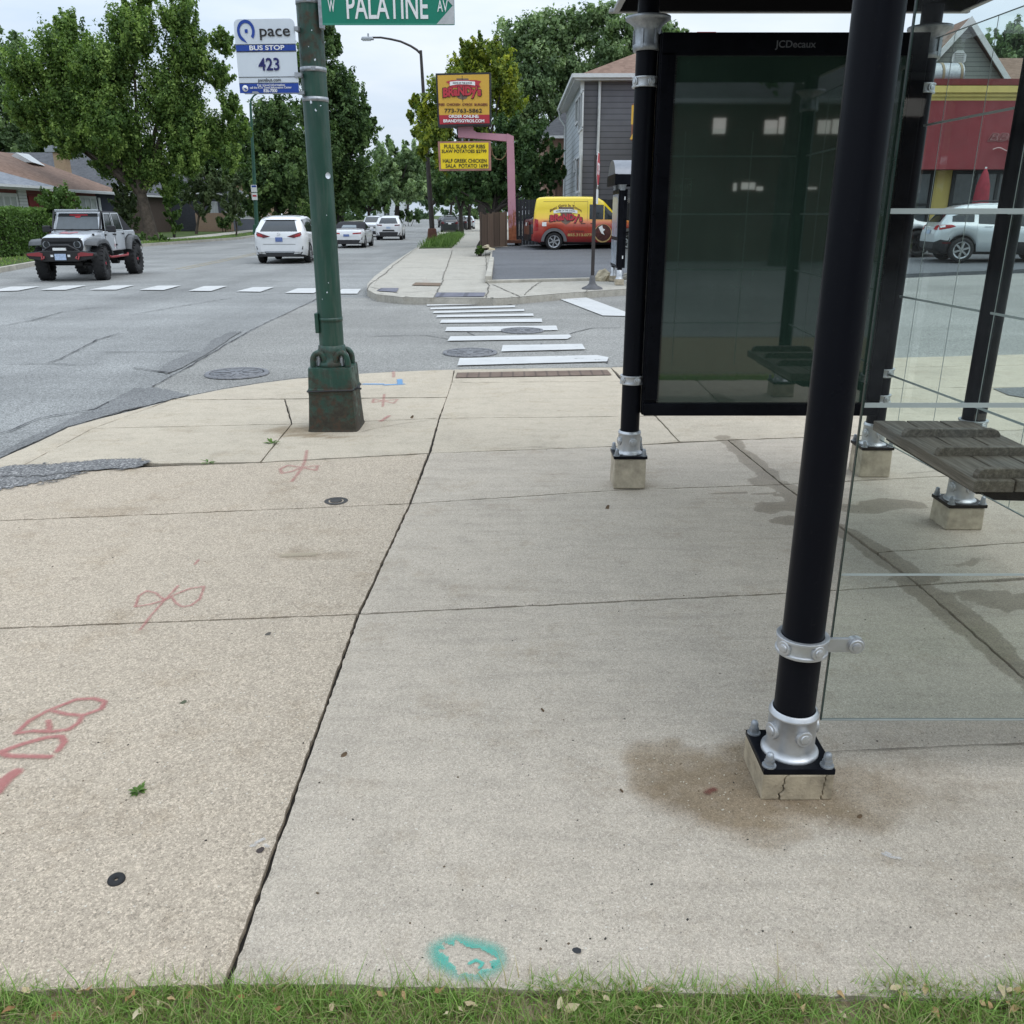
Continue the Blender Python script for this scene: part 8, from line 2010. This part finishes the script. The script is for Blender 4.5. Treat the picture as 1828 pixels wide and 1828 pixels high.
# clipped hedge
HG = thing('hedge', 'clipped green hedge at the left picture edge behind the off-road car', 'hedge', (-21, 38.5, 0))
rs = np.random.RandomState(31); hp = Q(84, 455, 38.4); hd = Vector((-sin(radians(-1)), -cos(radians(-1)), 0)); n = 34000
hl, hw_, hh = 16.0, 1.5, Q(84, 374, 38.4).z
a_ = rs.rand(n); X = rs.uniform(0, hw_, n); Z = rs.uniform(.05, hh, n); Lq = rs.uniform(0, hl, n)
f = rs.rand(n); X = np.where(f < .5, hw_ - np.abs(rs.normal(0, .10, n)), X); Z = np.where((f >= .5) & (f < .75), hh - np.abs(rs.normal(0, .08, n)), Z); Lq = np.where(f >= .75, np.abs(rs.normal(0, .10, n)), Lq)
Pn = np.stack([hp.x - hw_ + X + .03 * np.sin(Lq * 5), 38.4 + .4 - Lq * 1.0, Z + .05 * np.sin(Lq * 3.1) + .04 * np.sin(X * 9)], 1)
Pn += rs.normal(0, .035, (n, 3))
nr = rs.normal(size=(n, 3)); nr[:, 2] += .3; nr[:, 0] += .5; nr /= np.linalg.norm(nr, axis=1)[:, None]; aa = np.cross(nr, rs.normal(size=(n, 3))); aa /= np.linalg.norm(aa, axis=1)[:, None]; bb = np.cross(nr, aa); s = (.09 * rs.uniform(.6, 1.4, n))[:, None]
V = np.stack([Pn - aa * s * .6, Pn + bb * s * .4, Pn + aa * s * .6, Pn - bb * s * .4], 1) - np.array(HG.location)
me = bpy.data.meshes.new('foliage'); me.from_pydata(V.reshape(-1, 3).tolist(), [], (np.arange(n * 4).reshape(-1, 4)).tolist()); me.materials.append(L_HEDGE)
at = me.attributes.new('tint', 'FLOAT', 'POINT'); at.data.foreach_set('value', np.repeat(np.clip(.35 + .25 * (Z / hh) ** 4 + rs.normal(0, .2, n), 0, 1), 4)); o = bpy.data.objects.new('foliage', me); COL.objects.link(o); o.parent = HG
mb = MB(); mb.box((hp.x - hw_ / 2, 38.8 - hl / 2, hh / 2 - .05), (hw_ - .35, hl - .35, hh - .3)); bwl(mb, 'twigs', BARKD, HG)

# right side
tree('locust_tree', 'yellow-green locust tree behind the restaurant sign', 54, (868, 415), [(842, 112, 38), (805, 165, 40), (872, 150, 42), (765, 195, 28), (742, 182, 14), (780, 235, 38), (850, 225, 42), (882, 100, 30), (905, 185, 36), (748, 236, 16), (805, 285, 32), (855, 82, 20), (830, 80, 14), (760, 270, 16), (900, 140, 30), (735, 210, 12), (840, 280, 30)], L_LOCUST, .15, 6.0, .26, BARKD, 15, tuft=.3)
tree('ash_tree', 'huge rounded green tree rising behind the grey house', 74, (1010, 400), [(930, 72, 44), (985, 62, 44), (1040, 52, 40), (1092, 44, 38), (1150, 55, 44), (1195, 68, 28), (960, 130, 50), (1022, 130, 50), (1080, 105, 42), (935, 185, 42), (1000, 185, 40), (1060, 25, 22), (1110, 95, 40), (1180, 95, 30), (1020, 28, 18), (1120, 20, 16), (905, 120, 28), (960, 38, 18), (1050, 170, 40), (940, 230, 34), (990, 230, 30), (1165, 20, 20), (1150, 110, 40)], L_GREEN, .22, 5.2, .5, BARKD, 16, tuft=.0, maxn=90000)
tree('crab_apple_tree', 'low dark spreading crab apple behind the pink sign pole', 47, (856, 405), [(900, 255, 40), (948, 252, 38), (865, 288, 40), (930, 305, 44), (978, 298, 32), (830, 318, 34), (880, 330, 34), (955, 335, 30), (805, 332, 24), (905, 222, 24), (1000, 310, 18), (985, 335, 16), (845, 345, 20), (990, 270, 18)], L_CRAB, .15, 5.0, .17, BARKD, 17, tuft=.5)
tree('street_tree', 'slim dark street tree on the right beyond the black lamp', 80, (824, 410), [(815, 325, 24), (838, 315, 26), (800, 305, 18), (830, 345, 20), (805, 345, 14)], L_CRAB, .22, 4.6, .22, BARKD, 18, limbs=4)
tree('street_tree', 'second street tree further along the right pavement', 105, (838, 403), [(838, 335, 22), (822, 345, 18), (852, 345, 18), (838, 310, 18)], L_GREEN, .28, 4.6, .22, BARKD, 19, limbs=4)
tree('broadleaf_tree', 'green tree above the brown roof at the right picture edge', 62, (1790, 380), [(1780, 82, 34), (1752, 96, 22), (1822, 74, 36), (1800, 58, 20), (1860, 90, 40), (1815, 120, 40)], L_GREEN, .22, 4.6, .3, BARKD, 20)
tree('broadleaf_tree', 'green tree between the shelter post and the grey roof ridge', 70, (1190, 380), [(1150, 60, 26), (1190, 80, 30), (1215, 70, 18), (1170, 110, 34), (1230, 120, 30)], L_GREEN, .24, 4.6, .3, BARKD, 29)
tree('broadleaf_tree', 'tall green tree behind the crab apple, filling the gap under the reader board', 96, (880, 400), [(790, 290, 34), (840, 280, 40), (890, 290, 44), (940, 300, 44), (985, 300, 36), (800, 340, 30), (850, 340, 34), (900, 350, 34), (960, 350, 34), (1010, 330, 24)], L_DARK, .30, 4.4, .3, BARKD, 51)
tree('broadleaf_tree', 'green tree on the right side near the end of the street', 180, (800, 390), [(790, 300, 30), (815, 320, 28), (775, 330, 24), (840, 310, 26), (800, 350, 20), (860, 330, 26)], L_GREEN, .42, 4.6, .3, BARKD, 52)
tree('broadleaf_tree', 'rounded green tree at the left of the street end', 260, (725, 388), [(725, 300, 26), (745, 318, 24), (705, 320, 24), (730, 345, 22), (760, 340, 18), (750, 290, 14)], L_FAR, .6, 4.6, .4, BARKD, 53)
# trees behind the photographer: dark mass mirrored in the advert glass
for k, (x, y, s_) in enumerate(((-9, -14, 1.0), (9, -20, 1.1), (26, -16, 1.0), (17, -21, .95))):
    rs = np.random.RandomState(60 + k); t = thing('broadleaf_tree', ('tree behind the photographer, left in the advert glass reflection', 'tree behind the photographer, in the middle of the advert glass reflection', 'tree behind the photographer, at the right of the advert glass reflection', 'tree behind the photographer, against the mirrored brick house')[k], 'tree', (x, y, 0))
    C = [(x + rs.uniform(-3.5, 3.5), y + rs.uniform(-3, 3), rs.uniform(6.2, 13) * s_) for _ in range(12)]
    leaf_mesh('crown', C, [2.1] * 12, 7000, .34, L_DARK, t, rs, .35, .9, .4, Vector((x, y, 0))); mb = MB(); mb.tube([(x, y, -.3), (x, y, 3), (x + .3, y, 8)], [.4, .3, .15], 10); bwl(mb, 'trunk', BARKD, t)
# far-off wood along the horizon: one mass
rs = np.random.RandomState(77); C, R_ = [], []
for k in range(520):
    u = rs.uniform(-600, 2500); Y = rs.uniform(260, 330)
    far_ = 640 < u < 860
    if far_: Y = 410
    p = Q(u, 384, Y); C.append((p.x, Y, rs.uniform(1, 24 if far_ else 12))); R_.append(rs.uniform(4, 7.5))
for k in range(70):
    u = rs.uniform(630, 880); p = Q(u, 384, 360); C.append((p.x, 360 + rs.uniform(-8, 8), rs.uniform(0, 12))); R_.append(rs.uniform(3.5, 6))
o = leaf_mesh('distant_trees', C, R_, 90000, 1.1, L_FAR, None, rs); tag(o, 'far-off belt of trees along the horizon', 'trees', kind='stuff')
# weeds on the verge
pts = []; rs = np.random.RandomState(41)
V4 = [G(u, v, .03) for u, v in ((750, 443), (806, 442), (826, 420), (790, 424))]
while len(pts) < 3800:
    a, b = rs.rand(), rs.rand() ** .8; p = (V4[0].lerp(V4[1], a)).lerp(V4[3].lerp(V4[2], a), b); pts.append((p.x + rs.normal(0, .12), p.y + rs.normal(0, .3), .03))
blades('verge_weeds', pts, .12, .48, .035, L_HEDGE, 'tall weeds and grass on the far verge around the black lamp', .9, 6, .05)
pts = []
for k in range(7000):
    i = rs.randint(1, 5); t_ = rs.rand(); a = lk[i].lerp(lk[i + 1], t_); d = (lk[i + 1] - lk[i]).normalized(); p = a + Vector((-d.y, d.x, 0)) * rs.uniform(.2, 2.3); pts.append((p.x, p.y, .03))
blades('verge_grass', pts, .04, .12, .03, GRASS, 'short grass of the left-hand verge', .9, 7, .2)
